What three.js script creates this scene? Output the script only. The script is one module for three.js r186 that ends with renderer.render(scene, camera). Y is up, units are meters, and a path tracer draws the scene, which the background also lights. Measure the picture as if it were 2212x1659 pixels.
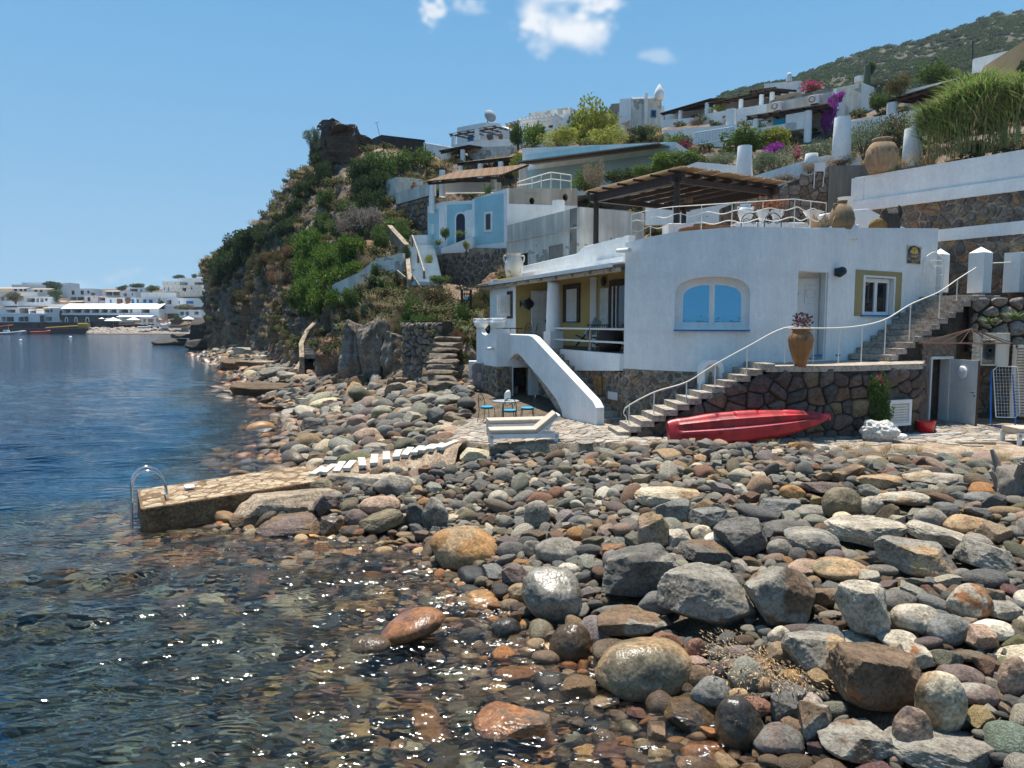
import*as THREE from 'three';
import{mergeGeometries,mergeVertices}from 'three/addons/utils/BufferGeometryUtils.js';
import{FontLoader}from 'three/addons/loaders/FontLoader.js';
import{TextGeometry}from 'three/addons/geometries/TextGeometry.js';
import{Brush,Evaluator,SUBTRACTION}from 'three-bvh-csg';
const scene=new THREE.Scene();
const EYE=4.5,PITCH=0.0853,FOCAL=1533.9;
const camera=new THREE.PerspectiveCamera(56.8,4 / 3,0.1,6000);
camera.position.set(0,EYE,0);
camera.rotation.x=-PITCH;
scene.add(camera);
const renderer=new THREE.WebGLRenderer({antialias:true});
renderer.setSize(1024,768);
renderer.toneMapping=THREE.LinearToneMapping;
renderer.toneMappingExposure=1.7;
renderer.shadowMap.enabled=true;
const SUN_EL=74*Math.PI / 180,SUN_AZ=-12*Math.PI / 180;
const sunDir=new THREE.Vector3(Math.sin(SUN_AZ)*Math.cos(SUN_EL),Math.sin(SUN_EL),-Math.cos(SUN_AZ)*Math.cos(SUN_EL));
const sun=new THREE.DirectionalLight(new THREE.Color().setRGB(1,0.94,0.84),4.8);
sun.position.copy(sunDir).multiplyScalar(300);sun.castShadow=true;sun.shadow.radius=1;
Object.assign(sun.shadow.camera,{left:-120,right:120,top:120,bottom:-120,near:1,far:900});
sun.shadow.mapSize.set(4096,4096);
sun.name='sun';scene.add(sun);
function rng(seed){let a=seed>>>0;return()=>{a=(a + 0x6D2B79F5)>>>0;let t=a;t=Math.imul(t ^(t>>>15),t|1);t ^=t + Math.imul(t ^(t>>>7),t|61);return((t ^(t>>>14))>>>0)/ 4294967296;};}
function hash3(x,y,z){let h=Math.imul(x,374761393)^ Math.imul(y,668265263)^ Math.imul(z,2147483647 ^ 0x5bd1e995);h=Math.imul(h ^(h>>>13),1274126177);h ^=h>>>16;h=Math.imul(h,0x85ebca6b);return((h ^(h>>>13))>>>0)/ 4294967296;}
function noise3(x,y,z){
const X=Math.floor(x),Y=Math.floor(y),Z=Math.floor(z);let fx=x - X,fy=y - Y,fz=z - Z;
fx=fx*fx*(3 - 2*fx);fy=fy*fy*(3 - 2*fy);fz=fz*fz*(3 - 2*fz);
const l=(a,b,t)=>a +(b - a)*t;
return l(l(l(hash3(X,Y,Z),hash3(X + 1,Y,Z),fx),l(hash3(X,Y + 1,Z),hash3(X + 1,Y + 1,Z),fx),fy),
l(l(hash3(X,Y,Z + 1),hash3(X + 1,Y,Z + 1),fx),l(hash3(X,Y + 1,Z + 1),hash3(X + 1,Y + 1,Z + 1),fx),fy),fz)*2 - 1;
}
function fbm(x,y,z,o=4){let s=0,a=0.5,f=1;for(let i=0;i<o;i++){s +=a*noise3(x*f + i*17.1,y*f,z*f - i*9.7);a*=0.5;f*=2.03;}return s;}
function tnoise(u,v,per,s){
const x=u*per,y=v*per,X=Math.floor(x),Y=Math.floor(y);let fx=x - X,fy=y - Y;fx=fx*fx*(3 - 2*fx);fy=fy*fy*(3 - 2*fy);
const w=(a)=>((a % per)+ per)% per,h=(a,b)=>hash3(w(a),w(b),s);
return(h(X,Y)*(1 - fx)+ h(X + 1,Y)*fx)*(1 - fy)+(h(X,Y + 1)*(1 - fx)+ h(X + 1,Y + 1)*fx)*fy;
}
function tfbm(u,v,per,o,s){let t=0,a=0.5,n=0;for(let i=0;i<o;i++){t +=a*tnoise(u,v,per,s + i);n +=a;a*=0.55;per*=2;}return t / n;}
const clamp=(x,a=0,b=1)=>Math.min(b,Math.max(a,x));
const smooth=(a,b,x)=>{const t=clamp((x - a)/(b - a));return t*t*(3 - 2*t);};
const mix=(a,b,t)=>a +(b - a)*t;
const L=(r,g,b)=>new THREE.Color().setRGB(r,g,b);
const V3=(x,y,z)=>new THREE.Vector3(x,y,z);
const cp=Math.cos(PITCH),sp=Math.sin(PITCH);
function sight(vx,vy){const cx=(vx - 1106)/ FOCAL,cy=(829.5 - vy)/ FOCAL,z=cp + cy*sp;return[cx / z,(cy*cp - sp)/ z];}
function at(vx,vy,D){const[a,b]=sight(vx,vy);return V3(a*D,EYE + b*D,-D);}
function atY(vx,vy,y){const[a,b]=sight(vx,vy),D=(y - EYE)/ b;return V3(a*D,y,-D);}
function toV(p){const D=-p.z,y=p.y - EYE,d=D*cp - y*sp,u=y*cp + D*sp;return[1106 + FOCAL*p.x / d,829.5 - FOCAL*u / d];}
const crop=(x0,y0,w,out)=>(x,y)=>[(x0 + x*w / out)/ 1.5823,(y0 + y*w / out)/ 1.5823];
const c1=crop(0,850,720,2212),c2=crop(650,350,850,2169),c3=crop(1400,250,1000,2212),c4=crop(2300,0,1200,2212),c5=crop(600,900,1100,2212);
const c6=crop(1550,850,650,1540),c7=crop(2050,550,750,2212),c8=crop(2100,850,1400,2212);
const d1=crop(400,1450,1200,2212),d2=crop(1000,1700,1200,2152),d3=crop(2000,1450,1500,2212),d4=crop(2000,2000,1500,2212),d6=crop(2700,450,800,2212),d7=crop(2900,950,600,1659);
{
const SKY=0.64,W=2048,H=1024,data=new Float32Array(W*H*4);
const dirOf=(vx,vy)=>{const[a,b]=sight(vx,vy);return V3(a,b,-1).normalize();};
const clouds=[
[dirOf(1225,20),0.064,0.050,1.0,3],[dirOf(1285,35),0.03,0.03,1.0,7],[dirOf(1150,55),0.026,0.016,0.95,4],[dirOf(1205,75),0.032,0.017,0.95,5],[dirOf(932,16),0.017,0.022,0.85,11],[dirOf(1010,12),0.026,0.012,0.6,13],[dirOf(1425,118),0.026,0.010,0.34,19],
[dirOf(275,603),0.032,0.012,0.30,23],[dirOf(150,618),0.03,0.008,0.18,29],[dirOf(1330,-160),0.09,0.05,1.0,31],[dirOf(600,-400),0.08,0.04,0.8,37],[dirOf(2700,150),0.1,0.04,0.7,41],[dirOf(-700,300),0.1,0.035,0.6,43]];
const basis=clouds.map(([d])=>{const r=V3(-d.z,0,d.x).normalize();return[r,r.clone().cross(d)];});
const d=new THREE.Vector3();
for(let j=0;j<H;j++){
const el=((j + 0.5)/ H - 0.5)*Math.PI,ce=Math.cos(el),se=Math.sin(el);
for(let i=0;i<W;i++){
const ph=((i + 0.5)/ W - 0.5)*2*Math.PI;d.set(ce*Math.cos(ph),se,ce*Math.sin(ph));
const e=Math.max(0,se),t=1 - Math.exp(-e*4.2),t2=smooth(0.25,1,e);
let r=mix(0.37,0.105,t),g=mix(0.59,0.36,t),b=mix(0.78,0.68,t);
r=mix(r,0.085,t2);g=mix(g,0.24,t2);b=mix(b,0.52,t2);
const s=Math.max(0,d.dot(sunDir)),glow=0.5*Math.pow(s,60)+ 0.06*Math.pow(s,8);r +=glow;g +=glow*0.98;b +=glow*0.93;
if(se<0){const k=smooth(0,-0.05,se);r=mix(r,0.05,k);g=mix(g,0.10,k);b=mix(b,0.15,k);}
let c=0;
for(let q=0;q<clouds.length;q++){
const[cd,a,h,den,sd]=clouds[q];if(d.dot(cd)<0.93)continue;
const x=d.dot(basis[q][0])/ a,y=d.dot(basis[q][1])/ h,rr=x*x + y*y;if(rr>4)continue;
const n=fbm(x*1.5 + sd,y*1.5*h / a*1.6,sd*3.3,6)*1.35 + fbm(x*0.7,y*0.7 + sd,5.5,2)*0.7;
c=Math.max(c,den*smooth(0.0,1.15,0.80 - rr*0.66 + n));
}
c=Math.min(c,0.97);
const o=(j*W + i)*4;data[o]=mix(r,0.86,c)*SKY;data[o + 1]=mix(g,0.89,c)*SKY;data[o + 2]=mix(b,0.93,c)*SKY;data[o + 3]=1;
}
}
const sky=new THREE.DataTexture(data,W,H,THREE.RGBAFormat,THREE.FloatType);
sky.mapping=THREE.EquirectangularReflectionMapping;sky.magFilter=THREE.LinearFilter;sky.minFilter=THREE.LinearFilter;sky.wrapS=THREE.RepeatWrapping;sky.needsUpdate=true;
scene.background=sky;scene.environment=sky;
}
function tex(size,fn,color=true){
const a=new Uint8Array(size*size*4);
for(let j=0;j<size;j++)for(let i=0;i<size;i++){const c=fn((i + 0.5)/ size,(j + 0.5)/ size),o=(j*size + i)*4;const q=Array.isArray(c)?c:[c,c,c];a[o]=clamp(q[0])*255;a[o + 1]=clamp(q[1])*255;a[o + 2]=clamp(q[2])*255;a[o + 3]=255;}
const t=new THREE.DataTexture(a,size,size);t.wrapS=t.wrapT=THREE.RepeatWrapping;t.magFilter=THREE.LinearFilter;t.minFilter=THREE.LinearMipmapLinearFilter;t.generateMipmaps=true;if(color)t.colorSpace=THREE.SRGBColorSpace;t.needsUpdate=true;return t;
}
function scaled(t,m,n=m){const c=t.clone();c.repeat.set(1 / m,1 / n);c.needsUpdate=true;return c;}
const T={};
T.rock=tex(512,(u,v)=>{const a=tfbm(u,v,4,6,1),b=tfbm(u,v,24,4,40),sp=tnoise(u,v,128,77);let k=0.62 + 0.42*(a - 0.5)+ 0.5*(b - 0.5);if(sp>0.9)k +=0.12;if(sp<0.1)k -=0.16;return[k*1.24 + 0.12,k*1.24 + 0.10,k*1.24 + 0.06];});
T.rockBump=tex(512,(u,v)=>{const b=tfbm(u,v,10,6,51),p=tnoise(u,v,70,99);return 0.2 + 0.6*b -(p<0.13?0.25:0);},false);
T.plaster=tex(512,(u,v)=>{const a=tfbm(u,v,3,5,5),b=tfbm(u,v,40,3,9);const k=0.95 + 0.05*(tfbm(u,v*0.125,24,3,33)- 0.5)+ 0.11*(a - 0.5)+ 0.06*(b - 0.5);return[k,k,k - 0.004];});
T.plasterBump=tex(512,(u,v)=>0.6*tfbm(u,v,6,4,15)+ 0.4*tfbm(u,v,60,3,19),false);
T.old=tex(512,(u,v)=>{const a=tfbm(u,v,3,6,25),s=tfbm(u*1.0,v*0.12,16,4,28);let k=0.86 + 0.3*(a - 0.55)+ 0.22*(s - 0.5);if(a>0.64)k -=0.22;return[k,k - 0.015,k - 0.05];});
T.soil=tex(512,(u,v)=>{const a=tfbm(u,v,5,6,35),b=tfbm(u,v,50,3,39);const k=0.52 + 0.6*(a - 0.5)+ 0.5*(b - 0.5);return[k*1.3 + 0.07,k*1.3,k*1.3 - 0.08];});
T.wood=tex(256,(u,v)=>{const g=tfbm(u*1,v*0.06,40,4,45),k=0.82 + 0.5*(g - 0.5);return[k,k,k];});
T.cane=tex(256,(u,v)=>{const s=Math.sin(u*Math.PI*2*14)*0.5 + 0.5,n=tnoise(u,0.3,14,60),k=0.55 + 0.3*s + 0.25*(n - 0.5);return[k + 0.05,k - 0.02,k - 0.12];});
T.caneBump=tex(256,(u)=>Math.abs(Math.sin(u*Math.PI*14)),false);
{const R=rng(4),w=[];for(let i=0;i<30;i++){const ky=Math.round(5 + R()*40),kx=Math.round((R()- 0.5)*ky*1.3);w.push([kx,ky,R(),R()]);}
T.ripple=tex(1024,(u,v)=>{let sx=0,sy=0;for(const[kx,ky,a,b]of w){const l=Math.hypot(kx,ky),c=Math.cos(2*Math.PI*(kx*u + ky*v + a)+ 1.6*Math.sin(2*Math.PI*(b + u*2 - v)));sx +=kx / l*c;sy +=ky / l*c;}const n=V3(-sx*0.06,-sy*0.06,1).normalize();return[n.x*0.5 + 0.5,n.y*0.5 + 0.5,n.z*0.5 + 0.5];},false);}
const mats={};
function M(name,o){const{c,map,bump,bs,tile=1,rough=0.9,...r}=o;const P={roughness:rough,...r};if(c)P.color=L(...c);if(map)P.map=scaled(map,tile);if(bump){P.bumpMap=scaled(bump,tile);P.bumpScale=bs??0.01;}const m=(r.transmission||r.clearcoat||r.sheen?new THREE.MeshPhysicalMaterial(P):new THREE.MeshStandardMaterial(P));m.name=name;return(mats[name]=m);}
const white=M('white_plaster',{c:[0.86,0.86,0.84],map:T.plaster,bump:T.plasterBump,bs:0.012,tile:1.6,rough:0.92});
const whitePaint=M('white_paint',{c:[0.78,0.78,0.76],map:T.plaster,tile:0.7,rough:0.55});
const creamPaint=M('cream_iron',{c:[0.74,0.70,0.60],rough:0.5});
const oldWhite=M('weathered_white',{c:[0.86,0.845,0.81],map:T.old,bump:T.plasterBump,bs:0.02,tile:4,rough:0.95});
const greyPlaster=M('grey_plaster',{c:[0.30,0.295,0.28],map:T.old,bump:T.plasterBump,bs:0.02,tile:3});
const pinkPlaster=M('bare_plaster',{c:[0.66,0.60,0.54],map:T.old,bump:T.plasterBump,bs:0.02,tile:5});
const bluePaint=M('pale_blue_plaster',{c:[0.35,0.61,0.69],map:T.plaster,bump:T.plasterBump,bs:0.012,tile:2});
const ochre=M('ochre_plaster',{c:[0.50,0.36,0.13],map:T.plaster,bump:T.plasterBump,bs:0.012,tile:1.6});
const khaki=M('khaki_paint',{c:[0.36,0.29,0.13],map:T.plaster,tile:1.3});
const mortar=M('mortar',{c:[0.44,0.42,0.385],map:T.soil,bump:T.rockBump,bs:0.03,tile:1.1});
const darkMortar=M('dark_mortar',{c:[0.10,0.09,0.08],map:T.soil,bump:T.rockBump,bs:0.03,tile:1.1});
const darkWood=M('dark_wood',{c:[0.045,0.028,0.02],map:T.wood,bump:T.wood,bs:0.004,tile:0.8,rough:0.7});
const brownWood=M('brown_wood',{c:[0.16,0.075,0.035],map:T.wood,bump:T.wood,bs:0.004,tile:0.8,rough:0.75});
const greyWood=M('grey_wood',{c:[0.42,0.36,0.29],map:T.wood,bump:T.wood,bs:0.004,tile:0.8,rough:0.85});
const cane=M('cane',{c:[0.62,0.45,0.27],map:T.cane,bump:T.caneBump,bs:0.01,tile:0.35});
const oldCane=M('old_cane',{c:[0.33,0.23,0.15],map:T.cane,bump:T.caneBump,bs:0.01,tile:0.5});
const blueWood=M('blue_paint',{c:[0.015,0.16,0.38],rough:0.5});
const glassDark=M('window_glass',{c:[0.012,0.016,0.022],rough:0.04,metalness:0});
const iron=M('dark_iron',{c:[0.02,0.03,0.035],rough:0.45,metalness:0.3});
const steel=M('steel',{c:[0.62,0.63,0.65],rough:0.25,metalness:1});
const terracotta=M('terracotta',{c:[0.45,0.20,0.085],map:T.old,tile:0.7,rough:0.85});
const clay=M('pale_clay',{c:[0.47,0.33,0.21],map:T.old,bump:T.rockBump,bs:0.01,tile:0.9,rough:0.95});
const concrete=M('concrete',{c:[0.42,0.37,0.31],map:T.soil,bump:T.rockBump,bs:0.02,tile:1.4});
const stepStone=M('step_stone',{c:[0.44,0.39,0.35],map:T.rock,bump:T.rockBump,bs:0.02,tile:0.9});
const rockMat=M('rock',{c:[1,1,1],map:T.rock,bump:T.rockBump,bs:0.03,tile:0.7,rough:0.92,vertexColors:true});
const wallTones=[[0.21,0.175,0.155],[0.16,0.145,0.14],[0.26,0.21,0.175],[0.20,0.15,0.145],[0.30,0.25,0.205],[0.14,0.13,0.13],[0.32,0.19,0.11],[0.25,0.235,0.215],[0.36,0.26,0.15]].map((c,i)=>M('wall_stone_' + i,{c,map:T.rock,bump:T.rockBump,bs:0.02,tile:0.8}));
const taken={};
function numbered(n){if(!(n in taken)){taken[n]=0;return n;}taken[n]++;return n + '_' + String(taken[n]).padStart(3,'0');}
function thing(name,label,category,o={}){const g=new THREE.Group();g.name=numbered(name);g.userData={label,category,kind:'thing'};if(o.group)g.userData.group=o.group;if(o.kind){g.userData.kind=o.kind;}if(o.pos)g.position.copy(o.pos);if(o.turn)g.rotation.y=o.turn;scene.add(g);return g;}
function structure(name){const g=new THREE.Group();g.name=numbered(name);g.userData.kind='structure';scene.add(g);return g;}
function plain(g){let h=g.index?g.toNonIndexed():g;for(const k of Object.keys(h.attributes))if(!['position','normal','uv','color'].includes(k))h.deleteAttribute(k);if(!h.attributes.normal)h.computeVertexNormals();return h;}
function boxUV(g){
const p=g.attributes.position,n=p.count,uv=new Float32Array(n*2),a=V3(0,0,0),b=V3(0,0,0),c=V3(0,0,0);
for(let i=0;i<n;i +=3){
a.fromBufferAttribute(p,i);b.fromBufferAttribute(p,i + 1);c.fromBufferAttribute(p,i + 2);b.sub(a);c.sub(a);b.cross(c);
const x=Math.abs(b.x),y=Math.abs(b.y),z=Math.abs(b.z);
for(let k=i;k<i + 3;k++){const X=p.getX(k),Y=p.getY(k),Z=p.getZ(k);if(y>=x&&y>=z){uv[k*2]=X;uv[k*2 + 1]=Z;}else if(x>=z){uv[k*2]=Z;uv[k*2 + 1]=Y;}else{uv[k*2]=X;uv[k*2 + 1]=Y;}}
}
g.setAttribute('uv',new THREE.BufferAttribute(uv,2));return g;
}
function merge(list){const q=list.map((g)=>{const h=plain(g);if(h.attributes.uv)h.deleteAttribute('uv');return h;});return q.length===1?q[0]:mergeGeometries(q);}
function finish(g){return boxUV(merge(Array.isArray(g)?g.flat():[g]));}
function part(parent,name,geos,material,o={}){
const m=new THREE.Mesh(o.ready?geos:finish(geos),material);m.name=parent===scene?numbered(name):name;m.castShadow=m.receiveShadow=true;
if(o.label)m.userData.label=o.label;if(o.kind)m.userData.kind=o.kind;if(o.category){m.userData.category=o.category;m.userData.kind??='thing';}if(o.group)m.userData.group=o.group;
parent.add(m);return m;
}
const single=(name,label,category,geos,material,o={})=>part(scene,name,geos,material,{...o,label,category});
function box(w,h,d,x=0,y=0,z=0,ry=0,rx=0,rz=0){const g=new THREE.BoxGeometry(w,h,d);if(rx||rz||ry)g.applyMatrix4(new THREE.Matrix4().makeRotationFromEuler(new THREE.Euler(rx,ry,rz,'YXZ')));g.translate(x,y,z);return g;}
function rbox(w,h,d,x,y,z,r=0.02,ry=0,rx=0,rz=0){
const s=new THREE.Shape(),a=w / 2 - r,b=h / 2 - r;s.moveTo(-a,-b);s.lineTo(a,-b);s.lineTo(a,b);s.lineTo(-a,b);s.closePath();
const g=new THREE.ExtrudeGeometry(s,{depth:d - 2*r,bevelEnabled:true,bevelSize:r,bevelThickness:r,bevelSegments:2});g.translate(0,0,-(d - 2*r)/ 2);
if(rx||rz||ry)g.applyMatrix4(new THREE.Matrix4().makeRotationFromEuler(new THREE.Euler(rx,ry,rz,'YXZ')));g.translate(x,y,z);return g;
}
function cyl(r0,r1,h,x,y,z,n=16){const g=new THREE.CylinderGeometry(r1,r0,h,n);g.translate(x,y + h / 2,z);return g;}
function lathe(pts,n=28,x=0,y=0,z=0){const g=new THREE.LatheGeometry(pts.map((p)=>new THREE.Vector2(p[0],p[1])),n);g.translate(x,y,z);return g;}
function tube(pts,r,n=6,smoothly=true,seg){const c=smoothly?new THREE.CatmullRomCurve3(pts):(()=>{const q=new THREE.CurvePath();for(let i=1;i<pts.length;i++)q.add(new THREE.LineCurve3(pts[i - 1],pts[i]));return q;})();return new THREE.TubeGeometry(c,seg??Math.max(2,(pts.length - 1)*(smoothly?6:4)),r,n,false);}
function bar(a,b,w,h=w){const d=b.clone().sub(a),l=d.length(),g=new THREE.BoxGeometry(w,h,l),m=new THREE.Matrix4().lookAt(a,b,V3(0,1,0));g.applyMatrix4(m);g.translate((a.x + b.x)/ 2,(a.y + b.y)/ 2,(a.z + b.z)/ 2);return g;}
function rod(a,b,r0,r1=r0,n=8){const d=b.clone().sub(a),l=d.length(),g=new THREE.CylinderGeometry(r1,r0,l,n);g.translate(0,l / 2,0);g.applyQuaternion(new THREE.Quaternion().setFromUnitVectors(V3(0,1,0),d.normalize()));g.translate(a.x,a.y,a.z);return g;}
function prism(pts,y0,y1,tops){
const q=pts.map(([x,D])=>new THREE.Vector2(x,-D)),tri=THREE.ShapeUtils.triangulateShape(q,[]),n=q.length,pos=[],top=(i)=>(tops?tops[i]:y1);
const ccw=THREE.ShapeUtils.area(q)>0,push=(...v)=>{for(const k of v)pos.push(...k);};
for(const t of tri){const[a,b,c]=ccw?[t[0],t[2],t[1]]:t;push([q[a].x,top(a),q[a].y],[q[b].x,top(b),q[b].y],[q[c].x,top(c),q[c].y]);push([q[a].x,y0,q[a].y],[q[c].x,y0,q[c].y],[q[b].x,y0,q[b].y]);}
for(let i=0;i<n;i++){let a=i,b=(i + 1)% n;if(ccw)[a,b]=[b,a];const A=q[a],B=q[b];push([A.x,y0,A.y],[B.x,top(b),B.y],[B.x,y0,B.y]);push([A.x,y0,A.y],[A.x,top(a),A.y],[B.x,top(b),B.y]);}
const g=new THREE.BufferGeometry();g.setAttribute('position',new THREE.Float32BufferAttribute(pos,3));g.computeVertexNormals();
let vol=0;for(let i=0;i<pos.length;i +=9)vol +=pos[i]*(pos[i + 4]*pos[i + 8]- pos[i + 5]*pos[i + 7])- pos[i + 1]*(pos[i + 3]*pos[i + 8]- pos[i + 5]*pos[i + 6])+ pos[i + 2]*(pos[i + 3]*pos[i + 7]- pos[i + 4]*pos[i + 6]);
if(vol<0){for(let i=0;i<pos.length;i +=9)for(let k=0;k<3;k++)[pos[i + 3 + k],pos[i + 6 + k]]=[pos[i + 6 + k],pos[i + 3 + k]];g.setAttribute('position',new THREE.Float32BufferAttribute(pos,3));g.computeVertexNormals();}
return g;
}
function ribbon(line,th,y0,y1,tops){
const back=line.map((p,i)=>{const a=line[Math.max(0,i - 1)],b=line[Math.min(line.length - 1,i + 1)],dx=b[0]- a[0],dy=b[1]- a[1],l=Math.hypot(dx,dy);return[p[0]- dy / l*th,p[1]+ dx / l*th];});
return prism([...line,...back.reverse()],y0,y1,tops?[...tops,...[...tops].reverse()]:undefined);
}
function asPart(t,parent,name){t.name=name;t.userData={label:t.userData.label};parent.add(t);return t;}
const evaluator=new Evaluator();evaluator.attributes=['position','normal'];evaluator.useGroups=false;
function cut(a,holes){let b=new Brush(plain(a));b.updateMatrixWorld();for(const h of holes){const k=new Brush(plain(h));k.updateMatrixWorld();b=evaluator.evaluate(b,k,SUBTRACTION);}const g=b.geometry;g.clearGroups();const r=new THREE.BufferGeometry();const ix=g.index,P=g.attributes.position,N=g.attributes.normal;const cnt=ix?ix.count:P.count,po=new Float32Array(cnt*3),no=new Float32Array(cnt*3);for(let i=0;i<cnt;i++){const k=ix?ix.getX(i):i;po.set([P.getX(k),P.getY(k),P.getZ(k)],i*3);no.set([N.getX(k),N.getY(k),N.getZ(k)],i*3);}r.setAttribute('position',new THREE.BufferAttribute(po,3));r.setAttribute('normal',new THREE.BufferAttribute(no,3));return r;}
function painted(g,c){const n=g.attributes.position.count,a=new Float32Array(n*3);for(let i=0;i<n;i++){a[i*3]=c[0];a[i*3 + 1]=c[1];a[i*3 + 2]=c[2];}g.setAttribute('color',new THREE.BufferAttribute(a,3));return g;}
function face(ax,aD,bx,bD){
const l=Math.hypot(bx - ax,bD - aD),ex=(bx - ax)/ l,eD=(bD - aD)/ l,turn=Math.atan2(eD,ex),origin=V3(ax,0,-aD),X=V3(ex,0,-eD),N=V3(eD*1,0,ex);
return{
l,turn,origin,X,N,
uv(vx,vy){const[a,b]=sight(vx,vy),d=V3(a,b,-1),e=V3(0,EYE,0),t=origin.clone().sub(e).dot(N)/ d.dot(N),p=e.addScaledVector(d,t);return[p.clone().sub(origin).dot(X),p.y];},
p(u,y,out=0){return origin.clone().addScaledVector(X,u).addScaledVector(N,out).setY(y);},
put(g){g.rotateY(turn);g.translate(origin.x,0,origin.z);return g;},
box(u0,u1,y0,y1,z0,z1){return this.put(box(u1 - u0,y1 - y0,z1 - z0,(u0 + u1)/ 2,(y0 + y1)/ 2,(z0 + z1)/ 2));},
px(x0,x1,ya,yb,z0,z1){const xm=(x0 + x1)/ 2,[u0]=this.uv(x0,ya),[u1]=this.uv(x1,ya),t=this.uv(xm,ya)[1],b=this.uv(xm,yb)[1];return this.box(Math.min(u0,u1),Math.max(u0,u1),Math.min(t,b),Math.max(t,b),z0,z1);},
rect(x0,x1,ya,yb){const xm=(x0 + x1)/ 2;return[this.uv(x0,ya)[0],this.uv(x1,ya)[0],this.uv(xm,yb)[1],this.uv(xm,ya)[1]];},
};
}
function cells(w,h,size,seed,o={}){
const R=rng(seed),asp=o.aspect??1.25,sx=size*Math.sqrt(asp),sy=size / Math.sqrt(asp),nx=Math.ceil(w / sx)+ 2,ny=Math.ceil(h / sy)+ 2,jit=o.jitter??1.05,S=[];
for(let j=-1;j<ny;j++)for(let i=-1;i<nx;i++)S.push([(i + 0.5 +(j % 2?0.5:0)+(R()- 0.5)*jit)*sx,(j + 0.5 +(R()- 0.5)*jit)*sy,i,j]);
const out=[],W=nx + 1,at2=(i,j)=>(i<-1||i>=nx||j<-1||j>=ny?null:S[(j + 1)*W + i + 1]);
for(const s of S){
let P=[[s[0]- sx*1.6,s[1]- sy*1.6],[s[0]+ sx*1.6,s[1]- sy*1.6],[s[0]+ sx*1.6,s[1]+ sy*1.6],[s[0]- sx*1.6,s[1]+ sy*1.6]];
const clipBy=(nx_,ny_,c)=>{const Q=[];for(let k=0;k<P.length;k++){const a=P[k],b=P[(k + 1)% P.length],da=a[0]*nx_ + a[1]*ny_ - c,db=b[0]*nx_ + b[1]*ny_ - c;if(da<=0)Q.push(a);if((da<0)!==(db<0)&&da !==db){const t=da /(da - db);if(t>0&&t<1)Q.push([mix(a[0],b[0],t),mix(a[1],b[1],t)]);}}P=Q;};
const joint=o.joint??0.03;
for(let dj=-2;dj<=2;dj++)for(let di=-2;di<=2;di++){if(!di&&!dj)continue;const q=at2(s[2]+ di,s[3]+ dj);if(!q)continue;const dx=q[0]- s[0],dy=q[1]- s[1],l=Math.hypot(dx,dy);if(l<1e-6)continue;clipBy(dx / l,dy / l,((q[0]+ s[0])/ 2*dx +(q[1]+ s[1])/ 2*dy)/ l - joint / 2);if(P.length<3)break;}
for(const c of[[-1,0,0],[1,0,w],[0,-1,0],[0,1,h],...(o.clip??[])])if(P.length>=3)clipBy(c[0],c[1],c[2]- 0.006);
if(P.length<3)continue;
let ar=0;for(let k=0;k<P.length;k++){const a=P[k],b=P[(k + 1)% P.length];ar +=a[0]*b[1]- a[1]*b[0];}ar=Math.abs(ar)/ 2;if(ar<size*size*0.08)continue;
const cx=P.reduce((t,p)=>t + p[0],0)/ P.length,cy=P.reduce((t,p)=>t + p[1],0)/ P.length;
if(o.inside&&!o.inside(cx,cy))continue;
const Q=[];for(let k=0;k<P.length;k++){const a=P[k],b=P[(k + 1)% P.length],f=o.round??0.2;Q.push([mix(a[0],b[0],f),mix(a[1],b[1],f)],[mix(a[0],b[0],1 - f),mix(a[1],b[1],1 - f)]);}
out.push({P:Q,c:[cx,cy],area:ar,r:R()});
}
return out;
}
function pebbleFace(cell,map,depth,R){
const{P,c}=cell,n=P.length,pos=[],idx=[],d=depth*(0.7 + 0.6*R()),tilt=[(R()- 0.5)*0.6*depth,(R()- 0.5)*0.6*depth];
const ring=(f,dep)=>{for(const p of P){const u=mix(c[0],p[0],f),v=mix(c[1],p[1],f),s=Math.hypot(p[0]- c[0],p[1]- c[1])+ 1e-6;pos.push(...map(u,v,dep<=0?dep:dep + tilt[0]*(u - c[0])/ s + tilt[1]*(v - c[1])/ s));}};
ring(1,-0.02);ring(1,d*0.45);ring(0.86,d);pos.push(...map(c[0],c[1],d*1.06));
for(let k=0;k<n;k++){const l=(k + 1)% n;for(let r=0;r<2;r++){const a=r*n + k,b=r*n + l;idx.push(a,b,b + n,a,b + n,a + n);}idx.push(2*n + k,2*n + l,3*n);}
const g=new THREE.BufferGeometry();g.setAttribute('position',new THREE.Float32BufferAttribute(pos,3));g.setIndex(idx);g.computeVertexNormals();return g;
}
function layStones(parent,name,w,h,size,seed,map,o={}){
const R=rng(seed + 5),list=cells(w,h,size,seed,o),tones=o.tones??wallTones,keep=o.keep??300;
list.sort((a,b)=>b.area - a.area);const rest=[];
list.forEach((s,i)=>{const g=pebbleFace(s,map,o.depth??0.05,R);if(i<keep)part(parent,name,g,tones[Math.floor(s.r*tones.length)]);else rest.push(g);});
if(rest.length)part(parent,name + '_rest',rest,tones[1],{kind:'stuff'});
}
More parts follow.
